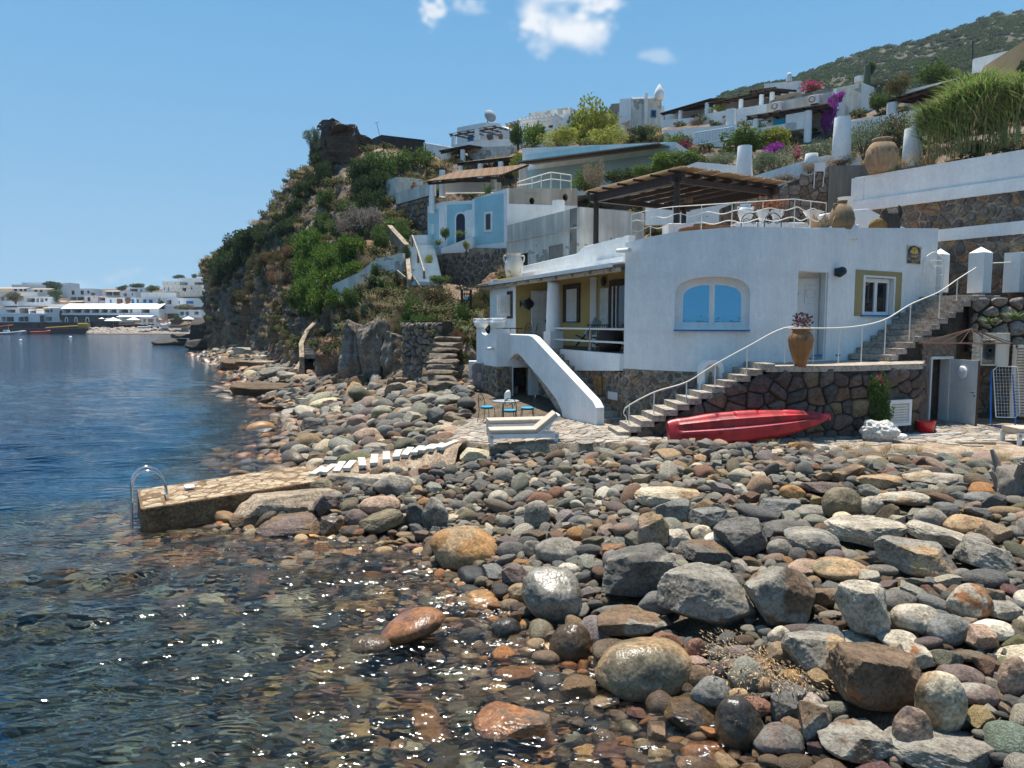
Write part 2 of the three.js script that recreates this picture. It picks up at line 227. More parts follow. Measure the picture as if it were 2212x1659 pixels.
// -- foliage: many small leaf faces spread through the volume of a plant
const leafMats={};
function leafMat(name,tr=0.35){return(leafMats[name]??=(()=>{const m=new THREE.MeshPhysicalMaterial({color:0xffffff,vertexColors:true,roughness:0.85,transmission:tr,thickness:0,side:THREE.DoubleSide,specularIntensity:0.4});m.name=name;return m;})());}
const leafy=leafMat('leaf');
function leafCloud(seed,blobs,n,size,tones,o={}){
const R=rng(seed),pos=[],col=[],vol=blobs.map((b)=>b[3]*b[4]*b[5]),tot=vol.reduce((a,b)=>a + b,0),d=V3(0,0,0),u=V3(0,0,0),w=V3(0,0,0);
for(let i=0;i<n;i++){
let t=R()*tot,k=0;while(k<blobs.length - 1&&(t -=vol[k])>0)k++;
const[bx_,by,bz,rx,ry,rz]=blobs[k],z=R()*2 - 1,a=R()*6.283,q=Math.sqrt(1 - z*z);d.set(q*Math.cos(a),z,q*Math.sin(a));const rr=Math.pow(R(),o.fill??0.28)*(1 + 0.22*fbm(d.x*2.2 + seed,d.y*2.2,d.z*2.2 + k,2)*2);
const x=bx_ + d.x*rx*rr,y=by + d.y*ry*rr,zz=bz + d.z*rz*rr,s=size*(0.6 + 0.8*R());
u.set(R()- 0.5,R()- 0.5 +(o.up??0),R()- 0.5).addScaledVector(d,o.out??0.5).normalize();w.set(R()- 0.5,R()- 0.5,R()- 0.5).cross(u).normalize();const wd=s*(o.width??0.42),nn=u.clone().cross(w).multiplyScalar(s*0.12);
const A=[x,y,zz],C=[x + u.x*s,y + u.y*s,zz + u.z*s],m=[x + u.x*s*0.5 + nn.x,y + u.y*s*0.5 + nn.y,zz + u.z*s*0.5 + nn.z],B=[m[0]+ w.x*wd,m[1]+ w.y*wd,m[2]+ w.z*wd],E=[m[0]- w.x*wd,m[1]- w.y*wd,m[2]- w.z*wd];
pos.push(...A,...B,...C,...A,...C,...E);const c=tones[Math.floor(R()*tones.length)],j=0.75 + 0.5*R();for(let v=0;v<6;v++)col.push(c[0]*j,c[1]*j,c[2]*j);
}
const g=new THREE.BufferGeometry();g.setAttribute('position',new THREE.Float32BufferAttribute(pos,3));g.setAttribute('color',new THREE.Float32BufferAttribute(col,3));g.computeVertexNormals();return g;
}
function foliage(parent,name,g,mat=leafy){const m=new THREE.Mesh(g,mat);m.name=name;m.castShadow=m.receiveShadow=true;parent.add(m);return m;}
function plantTuft(parent,name,seed,c,r,n,size,tones){return foliage(parent,name,leafCloud(seed,[[c.x,c.y + r[1]*0.6,c.z,...r]],n,size,tones,{fill:0.6,up:0.5}));}
const green={dark:[[0.049,0.084,0.025],[0.063,0.105,0.031],[0.084,0.120,0.039],[0.039,0.063,0.023]],mid:[[0.084,0.147,0.031],[0.113,0.183,0.039],[0.070,0.120,0.028],[0.140,0.197,0.049]],bright:[[0.105,0.197,0.031],[0.140,0.253,0.034],[0.070,0.133,0.025],[0.210,0.253,0.049]],yellow:[[0.238,0.267,0.043],[0.308,0.323,0.056],[0.168,0.210,0.043],[0.378,0.351,0.070]],grey:[[0.183,0.224,0.140],[0.140,0.183,0.113],[0.238,0.267,0.168]],dry:[[0.294,0.231,0.127],[0.378,0.294,0.168],[0.238,0.175,0.098],[0.463,0.378,0.231]],brown:[[0.224,0.120,0.063],[0.281,0.154,0.084],[0.168,0.105,0.056]],twig:[[0.308,0.267,0.224],[0.393,0.351,0.294],[0.238,0.197,0.168]],olive:[[0.105,0.120,0.043],[0.140,0.154,0.056],[0.084,0.098,0.034]],purple:[[0.421,0.028,0.448],[0.534,0.043,0.534],[0.337,0.021,0.393]],magenta:[[0.631,0.028,0.197],[0.534,0.028,0.168],[0.701,0.070,0.281]]};
// -- the shore
const shore=[[12,-6],[7.5,1],[4.6,5.2],[2.9,7.1],[1.9,8.3],[1.2,9.3],[0.3,10.2],[-0.9,12.6],[-1.8,14.2],[-4.2,15.1],[-6.6,15.9],[-7.2,17.0],[-6.1,19.6],[-6.0,20.8],[-7.9,23.7],[-9.0,29.8],[-11.6,38],[-17,45],[-25,66],[-42,98],[-49,113],[-52,135],[-100,260],[-112,300]];
function shoreDist(x,D){
let best=1e9,sgn=1;
for(let i=1;i<shore.length;i++){const[ax,ay]=shore[i - 1],[bx,by]=shore[i],dx=bx - ax,dy=by - ay,t=clamp(((x - ax)*dx +(D - ay)*dy)/(dx*dx + dy*dy)),px=ax + dx*t - x,py=ay + dy*t - D,d=px*px + py*py;if(d<best){best=d;sgn=(x - ax)*dy -(D - ay)*dx>0?1:-1;}}
return sgn*Math.sqrt(best);
}
function beachH(x,D){
const s=shoreDist(x,D),n=0.16*fbm(x*0.35,D*0.35,2.2,3);
if(s>0){const far=smooth(20,34,D),rise=mix(1.5,2.1,far),run=mix(6.8,6.5,far),t=clamp(s / run);return rise*t*(1.12 - 0.12*t)+ n*smooth(0.2,1.5,s)+ 0.02;}
const q=-s;return -0.02 - 0.23*q -(q>3.5?(q - 3.5)*0.18:0)+ n*0.6*smooth(0.3,2,q);
}
function beachHit(vx,vy){const[a,b]=sight(vx,vy);let D=4;for(let i=0;i<900;i++){const y=EYE + b*D;if(y<=beachH(a*D,D))return V3(a*D,y,-D);D +=0.02 + D*0.004;}return V3(a*D,EYE + b*D,-D);}
{
const pos=[],idx=[],NX=150,NZ=190;const col=[];
for(let j=0;j<=NZ;j++){const D=-25 + 37*(j / NZ)+ 420*Math.pow(j / NZ,3.2);for(let i=0;i<=NX;i++){const t=i / NX*2 - 1,half=34 + Math.max(0,D)*1.05,x=-10 + half*Math.sign(t)*Math.pow(Math.abs(t),1.5);let h=beachH(x,D);h=Math.max(h,-9);pos.push(x,h - 0.10,-D);const k=0.5 + fbm(x*0.5,D*0.5,9,4),m=smooth(-0.15,0.2,fbm(x*0.14,D*0.14,4,3));const dry=smooth(-0.05,0.25,h),upwell=smooth(-0.9,-1.6,h + 1.1*fbm(x*0.3,D*0.3,17,3));if(upwell>0.5){col.push(0.05 + 0.02*k,0.19 + 0.05*k,0.40 + 0.07*k);continue;}col.push(mix(mix(0.07,0.18,k),0.16,dry)*(1 - 0.5*m*(1 - dry)),mix(mix(0.055,0.125,k),0.14,dry)*(1 - 0.3*m*(1 - dry)),mix(mix(0.038,0.06,k),0.115,dry));}}  // deep seabed: blue light rising through the water is painted into its colour
for(let j=0;j<NZ;j++)for(let i=0;i<NX;i++){const a=j*(NX + 1)+ i,b=a + NX + 1;idx.push(a,a + 1,b + 1,a,b + 1,b);}
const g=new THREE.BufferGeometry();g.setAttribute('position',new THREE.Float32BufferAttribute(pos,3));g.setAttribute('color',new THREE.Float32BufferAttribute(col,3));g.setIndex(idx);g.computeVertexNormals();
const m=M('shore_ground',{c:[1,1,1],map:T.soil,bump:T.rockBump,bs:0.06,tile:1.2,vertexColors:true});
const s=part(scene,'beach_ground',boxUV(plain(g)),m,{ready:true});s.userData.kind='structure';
}
{
const R=rng(12),waves=[];
for(let i=0;i<46;i++){const lam=0.28*Math.pow(9,R()),th=1.33 +(R()+ R()+ R()- 1.5)*0.75,k=2*Math.PI / lam;waves.push([k*Math.cos(th),k*Math.sin(th),0.0095*Math.pow(lam,0.95),R()*6.28,lam]);}
const NR=560,NC=470,pos=[],nor=[],uv=[],idx=[];
const D0=4.2,D1=1600,ratio=Math.pow(D1 / D0,1 / NR);
const rows=[];for(const d of[-400,-60,-12,0,2.4])rows.push([d,0]);for(let j=0;j<=NR;j++)rows.push([D0*Math.pow(ratio,j),1]);
for(const[D,fine]of rows)for(let i=0;i<=NC;i++){
const a=fine?mix(-0.95,0.62,i / NC):0,wob=0,x=fine?a*D +(a<-0.9499?-D*1.5:0):mix(-500,60,i / NC)*(D<-20?1:0.3);
const step=Math.max(D*(ratio - 1),D*1.57 / NC);let y=0,gx=0,gz=0;
if(fine&&D<130){const sd=D<34?shoreDist(x,D):-3,calm=0.55 + 0.45*smooth(0.2,-5,sd),patch=0.75 + 0.5*noise3(x*0.13,D*0.17,3);for(const[kx,kz,A0,ph,lam]of waves){const f=smooth(2.4,5,lam / step)*calm*patch;if(f<=0)continue;const warp=0.9*Math.sin(x*0.31 + lam*9)+ 0.7*Math.sin(D*0.23 + lam*5),q=kx*x - kz*D + ph + warp,s=Math.sin(q),c=Math.cos(q),A=A0*f;y +=A*(s - 0.0*c);gx +=A*kx*c;gz +=A*kz*c;}}
pos.push(x,y,-D);const n=V3(-gx,1,-gz).normalize();nor.push(n.x,n.y,n.z);uv.push(x / 5.3,-D / 5.3);
}
const RN=rows.length;for(let j=0;j<RN - 1;j++)for(let i=0;i<NC;i++){const a=j*(NC + 1)+ i,b=a + NC + 1;idx.push(a,a + 1,b + 1,a,b + 1,b);}
const g=new THREE.BufferGeometry();g.setAttribute('position',new THREE.Float32BufferAttribute(pos,3));g.setAttribute('normal',new THREE.Float32BufferAttribute(nor,3));g.setAttribute('uv',new THREE.Float32BufferAttribute(uv,2));g.setIndex(idx);
const m=new THREE.MeshPhysicalMaterial({color:L(1,1,1),transmission:1,thickness:2,attenuationColor:L(0.45,0.70,0.82),attenuationDistance:2.3,roughness:0.085,ior:1.333,normalMap:T.ripple,normalScale:new THREE.Vector2(1,1)});m.name='sea_water';
const s=part(scene,'sea',g,m,{ready:true});s.userData.kind='structure';s.castShadow=false;
}
function rockGeo(seed,kind,detail,stretch=[1,0.75,0.9]){
const R=rng(seed),base=mergeVertices(new THREE.IcosahedronGeometry(1,detail).deleteAttribute('normal').deleteAttribute('uv')),p=base.attributes.position,d=V3(0,0,0),planes=[];
const angular=kind==='angular'||kind==='slab',n=angular?9:7;
for(let i=0;i<n;i++){const z=R()*2 - 1,a=R()*6.283,q=Math.sqrt(1 - z*z);planes.push([V3(q*Math.cos(a),z,q*Math.sin(a)),(angular?0.66:0.86)+ R()*0.26]);}
if(kind==='slab'){planes.push([V3(0.06,1,-0.05).normalize(),0.62],[V3(0,-1,0),0.6]);}
if(kind==='angular')for(const v of[[1,0.1,0],[-1,0,0.15],[0,1,0.1],[0.1,-1,0],[0,0.12,1],[0.1,0,-1]])planes.push([V3(...v).add(V3((R()- 0.5)*0.7,(R()- 0.5)*0.7,(R()- 0.5)*0.7)).normalize(),0.68 + R()*0.14]);
const sharp=angular?70:kind==='round'?5 + R()*9:9,o=[R()*50,R()*50,R()*50];
for(let i=0;i<p.count;i++){
d.fromBufferAttribute(p,i).normalize();let s=Math.pow(1.12,-sharp);
for(const[nn,dist]of planes){const c=nn.dot(d);if(c>0.02)s +=Math.pow(c / dist,sharp);}
let r=Math.pow(s,-1 / sharp);
r*=1 +(angular?0.05:0.10)*fbm(d.x*1.6 + o[0],d.y*1.6 + o[1],d.z*1.6 + o[2],3)+(angular?0.05:0.02)*fbm(d.x*6 + o[1],d.y*6 + o[2],d.z*6 + o[0],3)+(angular&&detail>8?0.022*fbm(d.x*19,d.y*19 + o[0],d.z*19,2):0);
p.setXYZ(i,d.x*r*stretch[0],d.y*r*stretch[1],d.z*r*stretch[2]);
}
base.computeVertexNormals();return angular?smoothed(plain(base),0.42):base;
}
function mottled(g,c,seed,c2){
const p=g.attributes.position,a=new Float32Array(p.count*3),o=seed*7.3;
g.computeBoundingSphere();const k=1.6 / Math.max(0.1,g.boundingSphere.radius);
for(let i=0;i<p.count;i++){const x=p.getX(i)*k,y=p.getY(i)*k,z=p.getZ(i)*k,f=1 + 0.5*fbm(x + o,y,z,4),t=c2?smooth(0.02,0.22,fbm(x*0.8 + o,y*0.8 + 9,z*0.8,4)):0;for(let q=0;q<3;q++)a[i*3 + q]=mix(c[q],c2?c2[q]:c[q],t)*f;}
g.setAttribute('color',new THREE.BufferAttribute(a,3));return g;
}
const TONE={grey:[0.257,0.239,0.210],dark:[0.129,0.122,0.115],blue:[0.179,0.181,0.176],pale:[0.430,0.389,0.324],cream:[0.590,0.514,0.392],tan:[0.377,0.263,0.155],ochre:[0.409,0.226,0.091],brown:[0.169,0.113,0.072],purple:[0.167,0.124,0.113],red:[0.226,0.116,0.083],pink:[0.360,0.256,0.194],olive:[0.201,0.170,0.112],rust:[0.290,0.130,0.054],wetbrown:[0.098,0.064,0.035],wetdark:[0.050,0.045,0.039],white:[0.671,0.623,0.529]};
const stoneMats={dry:rockMat,wet:M('wet_rock',{c:[1,1,1],map:T.rock,bump:T.rockBump,bs:0.025,tile:0.7,rough:0.34,vertexColors:true}),sunk:M('sunk_rock',{c:[1,1,1],map:T.rock,tile:0.7,rough:1,vertexColors:true})};
const placed=[];
function boulder(box4,kind,tone,label,o={}){
const[x0,y0,x1,y1]=box4,foot=o.sea?atY((x0 + x1)/ 2,y1,-0.05):beachHit((x0 + x1)/ 2,y1 - 0.12*(y1 - y0)),D=-foot.z,m=D / FOCAL*1.10;
const w=(x1 - x0)*m,hpx=(y1 - y0)*m,dep=clamp(w*(o.deep??0.85),0.1,hpx*1.7),el=Math.atan2(EYE - foot.y,D),h=clamp((hpx - dep*Math.sin(el)*0.85)/ Math.cos(el),hpx*0.6,hpx*1.08);
const g=rockGeo(o.seed??Math.round(x0*7 + y0),kind,kind==='round'?11:w>0.5?20:13,[w / 2*1.06,h*0.60,dep / 2*1.05]);
if(o.roll)g.rotateZ(o.roll);if(o.tilt)g.rotateX(o.tilt);
mottled(g,TONE[tone],x0 + y0,o.second?TONE[o.second]:null);
const pos=V3(foot.x,foot.y + h*0.47 +(o.up??0),foot.z - dep*0.42),mesh=new THREE.Mesh(boxUV(plain(g)),stoneMats[o.wet?'wet':'dry']);
mesh.name=numbered('boulder');mesh.position.copy(pos);mesh.userData={label,category:'rock',group:'boulders on the stony beach'};mesh.castShadow=mesh.receiveShadow=true;scene.add(mesh);
placed.push([pos.x,-pos.z,Math.max(w,dep)/ 2]);return mesh;
}
const bx=(f,a,b,c,d)=>[...f(a,b),...f(c,d)];
boulder([930,1150,1062,1244],'round','tan','large ochre boulder with dark wet foot at the edge of the sea',{second:'ochre',seed:21});
boulder([1310,1388,1492,1545],'round','olive','largest smooth wet brown boulder gleaming beside the water',{wet:1,second:'tan',deep:0.9,seed:8});
boulder([1140,1246,1264,1362],'round','grey','long smooth grey slab of stone leaning into the wash',{seed:14,roll:-0.5,second:'olive',wet:1});
boulder([1196,1360,1284,1450],'round','wetbrown','wet brown rounded stone behind the largest gleaming boulder',{wet:1,seed:5});
boulder([822,1330,942,1398],'round','red','red brown wet rock standing alone in the shallow water',{wet:1,sea:1,seed:33,roll:0.3,up:0.05,second:'rust'});
boulder([1035,1508,1180,1600],'slab','rust','flat orange brown rock awash in the shallows',{wet:1,sea:1,seed:41,up:-0.10,second:'brown'});
boulder([755,1375,830,1420],'round','wetbrown','small dark wet rock furthest out in the shallows',{wet:1,sea:1,seed:42});
boulder([930,1090,992,1118].map((v,i)=>v +[80,190,80,190][i]),'round','ochre','round orange wet cobble at the waterline below the ochre boulder',{wet:1,seed:43});
boulder([1012,1290,1070,1328],'round','ochre','orange wet cobble half in the wash',{wet:1,seed:44});
boulder([1066,1345,1120,1400],'round','wetdark','dark wet pointed stone in the wash',{wet:1,seed:45});
boulder(bx(d3,75,630,525,930),'angular','dark','dark square block with a row of drill holes',{second:'grey',seed:101,deep:0.75,roll:0.12});
boulder([1450,1236,1638,1392],'angular','grey','big grey angular block tilted towards the water',{second:'dark',seed:118,deep:0.75,roll:-0.1});
boulder([1640,1236,1778,1384],'angular','grey','steep grey slab with a warm brown edge next to the tilted block',{second:'brown',seed:123,roll:0.5});
boulder([1828,1270,1934,1412],'angular','pale','pale upright pointed block of grey stone',{seed:131,roll:0.2,deep:0.7});
boulder([1815,1402,2050,1575],'angular','brown','largest brown angular rock with a rusty ridge',{second:'rust',seed:147,deep:0.7,roll:-0.35});
boulder([1312,1322,1448,1398],'slab','brown','low grey brown boulder behind the largest gleaming one',{second:'grey',seed:151});
boulder(bx(d3,370,385,570,540),'angular','blue','blue grey jagged rock below the yellow boulder',{seed:160});
boulder(bx(d3,560,430,740,560),'angular','blue','blue grey jagged rock with a white splash',{seed:163});
boulder(bx(d3,265,480,440,660),'angular','pink','upright reddish tan slab standing on edge',{seed:166,second:'tan',deep:0.5});
boulder(bx(d3,420,535,550,650),'angular','pale','pale wedge shaped stone beside the reddish upright slab',{seed:169});
boulder(bx(d3,305,315,580,450),'slab','cream','big flat yellow boulder with a white splash on top',{seed:172,second:'tan'});
boulder(bx(d3,690,500,960,700),'angular','dark','dark triangular rock in the middle of the beach',{seed:175,deep:0.7});
boulder(bx(d3,495,590,795,740),'angular','dark','dark jagged rock with a brown face under the white cylinder stone',{seed:178,second:'brown'});
boulder(bx(d3,1065,525,1330,680),'slab','blue','pale blue grey slab in front of the bluish white one',{seed:181,second:'grey'});
boulder(bx(d3,1300,470,1645,655),'slab','pale','broad bluish white slab, brightest of the large slabs',{seed:184,deep:0.8});
boulder(bx(d3,1240,350,1400,510),'round','olive','olive brown rounded block with a small dark hole',{seed:187});
boulder(bx(d3,1075,415,1250,495),'round','grey','smooth grey oval stone beside the olive brown block',{seed:190});
boulder(bx(d3,945,490,1120,590),'round','dark','dark smooth oval stone beneath the grey oval',{seed:193});
boulder(bx(d3,905,380,1105,490),'angular','blue','dark blue craggy rock with a broken top',{seed:196});
boulder(bx(d3,1265,215,1415,305),'slab','brown','brown tilted slab near the top of the beach',{seed:199,roll:0.25,second:'tan'});
boulder(bx(d3,1435,255,1630,348),'slab','tan','tan pointed slab near the top of the beach',{seed:202,second:'rust'});
boulder(bx(d3,1120,290,1330,362),'slab','purple','flat dark purple stone below the brown tilted slab',{seed:205});
boulder(bx(d3,1010,318,1120,395),'round','ochre','bright orange block among the grey stones',{seed:208});
boulder(bx(d3,1670,240,1885,332),'slab','pale','grey tan slab near the driftwood stump',{seed:211,second:'tan'});
boulder(bx(d3,1525,340,1800,440),'slab','pale','layered pale flagstone lying flat on the upper beach',{seed:212,second:'tan'});
boulder(bx(d3,615,553,748,645),'round','white','white cylinder shaped stone',{seed:214,deep:0.5});
boulder(bx(d3,553,525,640,605),'round','cream','cream round stone next to the white cylinder stone',{seed:217});
boulder(bx(d3,945,595,1070,692),'round','grey','grey bean shaped stone beside the pale blue grey slab',{seed:220});
boulder(bx(d3,1185,690,1450,808),'round','tan','lumpy tan boulder above the steep grey slab',{seed:223,second:'olive'});
boulder(bx(d3,1055,695,1230,780),'round','pink','pinkish rounded stone beside the lumpy tan boulder',{seed:226});
boulder(bx(d3,1575,590,1945,810),'angular','grey','great square grey block with a brown face',{seed:229,second:'tan',deep:0.8,roll:-0.2});
boulder(bx(d3,1725,508,2000,665),'slab','pale','grey slab propped behind the great square block',{seed:232,roll:-0.25});
boulder(bx(d3,1950,600,2240,790),'angular','grey','grey block cut by the edge of the view',{seed:235,roll:-0.25});
boulder(bx(d3,1868,465,2052,572),'round','tan','brown and tan rock behind the grey slabs',{seed:238,second:'rust'});
boulder(bx(d3,1960,350,2100,418),'round','blue','blue grey egg shaped stone below the driftwood',{seed:241});
boulder(bx(d3,1700,440,1835,545),'round','grey','grey round stone at the head of the slabs',{seed:242});
boulder(bx(d3,1412,385,1510,482),'round','pale','pale upright round stone beside the olive brown block',{seed:243});
boulder(bx(d3,1162,828,1322,955),'angular','brown','squarish brown rock between the two grey slabs',{seed:244});
boulder(bx(d4,1060,240,1325,490),'slab','grey','flat grey rock with a pale brown foot beside the seaweed',{seed:250,second:'tan'});
boulder(bx(d4,1710,512,1922,805),'round','cream','tall tan oval stone in the lower beach',{seed:253,second:'tan',deep:0.7});
boulder(bx(d4,1592,675,1752,895),'round','purple','purple grey egg shaped stone standing on end',{seed:256,second:'pink',deep:0.7});
boulder(bx(d4,1270,700,1595,940),'slab','grey','flat grey slab with an orange vein',{seed:259,second:'brown'});
boulder(bx(d4,1640,790,2150,1010),'slab','grey','wide smooth grey slab at the bottom of the view',{seed:262,deep:0.7});
boulder(bx(d4,1612,115,1808,268),'round','grey','round disc of grey stone with a chipped face',{seed:265,second:'pale'});
boulder(bx(d4,1778,165,1968,335),'round','blue','dark blue grey egg stone next to the round disc',{seed:268});
boulder(bx(d4,1530,40,1702,170),'round','dark','dark smooth rounded stone above the round disc',{seed:271});
boulder(bx(d4,1880,30,2062,225),'round','pale','pale boulder with rust stains',{seed:274,second:'rust'});
boulder(bx(d4,1950,215,2120,375),'angular','pink','pinkish faceted block near the edge of the view',{seed:277});
boulder(bx(d4,2005,190,2190,300),'round','white','smooth white stone behind the pinkish block',{seed:278});
boulder(bx(d4,2055,85,2230,210),'angular','grey','grey broken rock at the edge of the view',{seed:279});
boulder(bx(d4,1845,420,2035,545),'round','purple','dark purple oval stone by the brown rock',{seed:280});
boulder(bx(d4,1925,518,2115,640),'round','purple','greyish purple boulder beside the tall tan oval',{seed:281,second:'grey'});
boulder(bx(d4,2125,410,2240,600),'round','pink','pink grey boulder cut by the edge of the view',{seed:282});
boulder(bx(d4,1620,310,1790,470),'angular','pale','pale banded rock with a red corner',{seed:283,second:'rust'});
boulder(bx(d4,1530,245,1705,350),'round','pale','pale long oval stone under the round disc',{seed:284});
boulder(bx(d4,1295,250,1445,340),'round','pale','pale grey rounded stone left of the upright pointed block',{seed:285});
boulder(bx(d4,945,222,1045,320),'round','pale','pale stone with a pointed top above the seaweed',{seed:286});
boulder(bx(d4,568,490,752,655),'round','blue','speckled grey green stone beside the gleaming boulder',{seed:287});
boulder(bx(d4,798,575,948,685),'round','red','red brown oval stone below the seaweed',{seed:288});
boulder(bx(d4,885,740,1135,900),'round','dark','dark grey egg shaped boulder near the water',{seed:289,second:'purple'});
boulder(bx(d4,1095,610,1265,840),'angular','grey','grey shouldered rock with a brown lower half',{seed:290,second:'brown'});
boulder(bx(d4,945,570,1108,745),'angular','dark','black jagged rock below the seaweed',{seed:291});
boulder(bx(d4,1012,682,1158,800),'angular','brown','small rusty brown block under the black jagged rock',{seed:292});
boulder(bx(d4,410,600,685,795),'slab','wetdark','dark wet wedge of rock at the waterline',{seed:293,wet:1,second:'wetbrown'});
boulder(bx(d4,680,622,892,880),'round','wetdark','dark wet hump of rock beside the wedge',{seed:294,wet:1,second:'wetbrown'});
boulder(bx(d4,518,285,608,405),'round','red','maroon oval stone behind the gleaming boulder',{seed:295});
boulder(bx(d4,678,385,798,522),'angular','purple','dark purple stone beside the seaweed',{seed:296});
boulder(bx(d4,532,428,660,555),'round','brown','brown oval stone against the gleaming boulder',{seed:297});
boulder(bx(d4,725,535,830,640),'round','tan','tan oval stone below the brown oval one',{seed:298});
boulder(bx(d4,505,840,720,940),'round','rust','orange wet stone awash at the bottom of the view',{seed:299,wet:1});
boulder(bx(d2,1520,270,1760,430),'round','grey','broad grey stone above the long leaning slab',{seed:300});
boulder(bx(d2,1435,55,1565,225),'round','grey','tall rounded grey stone beside the dark pointed rock',{seed:301});
boulder(bx(d2,800,40,935,215),'round','grey','tall grey stone with a flat top near the pier rocks',{seed:302,second:'dark'});
boulder(bx(d2,680,50,800,215),'angular','dark','black pointed rock near the pier',{seed:303});
boulder(bx(d2,375,88,660,255),'slab','olive','long olive slab sloping into the water by the pier',{seed:304,roll:0.35});
boulder(bx(d2,300,90,450,200),'round','purple','dark purple rock between the pier and the olive slab',{seed:305});
boulder(bx(d2,1880,290,2070,420),'angular','brown','rusty triangular rock left of the drilled block',{seed:306,second:'rust'});
boulder(bx(d2,1275,285,1425,400),'round','dark','dark smooth stone right of the ochre boulder',{seed:307});
boulder(bx(d2,1420,275,1525,385),'round','grey','grey round stone beside the dark smooth one',{seed:308});
boulder(bx(d2,1640,415,1750,500),'round','white','white round stone below the broad grey one',{seed:309});
boulder(bx(d2,1480,460,1625,580),'round','brown','brown oval stone above the long leaning slab',{seed:310,second:'grey'});
boulder(bx(d2,1270,410,1445,575),'angular','purple','dark purple angular stone in the wash line',{seed:311});
boulder(bx(d1,1250,600,1410,740),'angular','wetbrown','dark wet block in the water at the foot of the pier',{seed:320,wet:1});
for(const[b,k,t,l,o]of[
[bx(d1,870,570,1270,770),'angular','brown','large dark rock cemented against the pier',{second:'purple',seed:331}],
[bx(d1,1220,450,1400,600),'angular','purple','purple rock in the rough mortar beside the pier',{seed:332}],
[bx(d1,680,560,890,690),'angular','brown','brown rock jammed under the side of the pier',{seed:333}],
[bx(d1,360,590,620,690),'slab','rust','orange brown weedy rock under the end of the pier',{wet:1,seed:334}],
[bx(d1,1180,345,1350,445),'angular','olive','pointed rock at the landward end of the pier',{seed:335}],
[bx(d1,1620,345,1830,475),'round','grey','great grey boulder below the white stepping planks',{second:'dark',seed:336}],
[bx(d1,1540,470,1760,600),'round','pink','pinkish stones heap boulder below the great grey one',{seed:337}],
[bx(d1,1500,40,1640,135),'round','pink','pink boulder on the beach beyond the stepping planks',{seed:338}],
[bx(d1,1180,185,1330,265),'angular','brown','brown rock on the far side of the stepping planks',{seed:339}],
[bx(d1,1365,150,1470,235),'round','pale','pale boulder beside the far edge of the stepping planks',{seed:340}],
])boulder(b,k,t,l,o);
for(const[b,k,t,l,o]of[
[bx(c5,380,820,765,940),'slab','brown','long dark flat ledge reaching into the sea',{seed:351,deep:0.5}],
[bx(c5,585,715,800,805),'slab','grey','sloping grey flat rock behind the long dark ledge',{seed:352}],
[bx(c5,400,670,800,720),'slab','pink','low pale ledge at the foot of the far steps',{seed:353,deep:0.5}],
[bx(c5,265,670,460,770),'angular','brown','dark broken rock at the water below the far steps',{seed:354}],
[bx(c5,840,1065,1030,1200),'slab','dark','dark flat rock at the water behind the pier',{seed:355}],
[bx(c5,1240,1155,1390,1250),'round','pink','rosy boulder beside the shore path',{seed:356}],
[bx(c5,810,1000,905,1065),'round','wetbrown','dark round wet boulder on the far waterline',{seed:357,wet:1}],
[bx(c5,990,945,1130,1010),'angular','purple','dark purple rock on the far beach',{seed:358}],
[bx(c5,1370,945,1490,1015),'slab','grey','grey flat topped rock in the middle of the far beach',{seed:359}],
[bx(c5,400,580,580,640),'slab','pale','pale rock shelf on the far beach below the cliff',{seed:360,deep:0.5}],
])boulder(b,k,t,l,o);
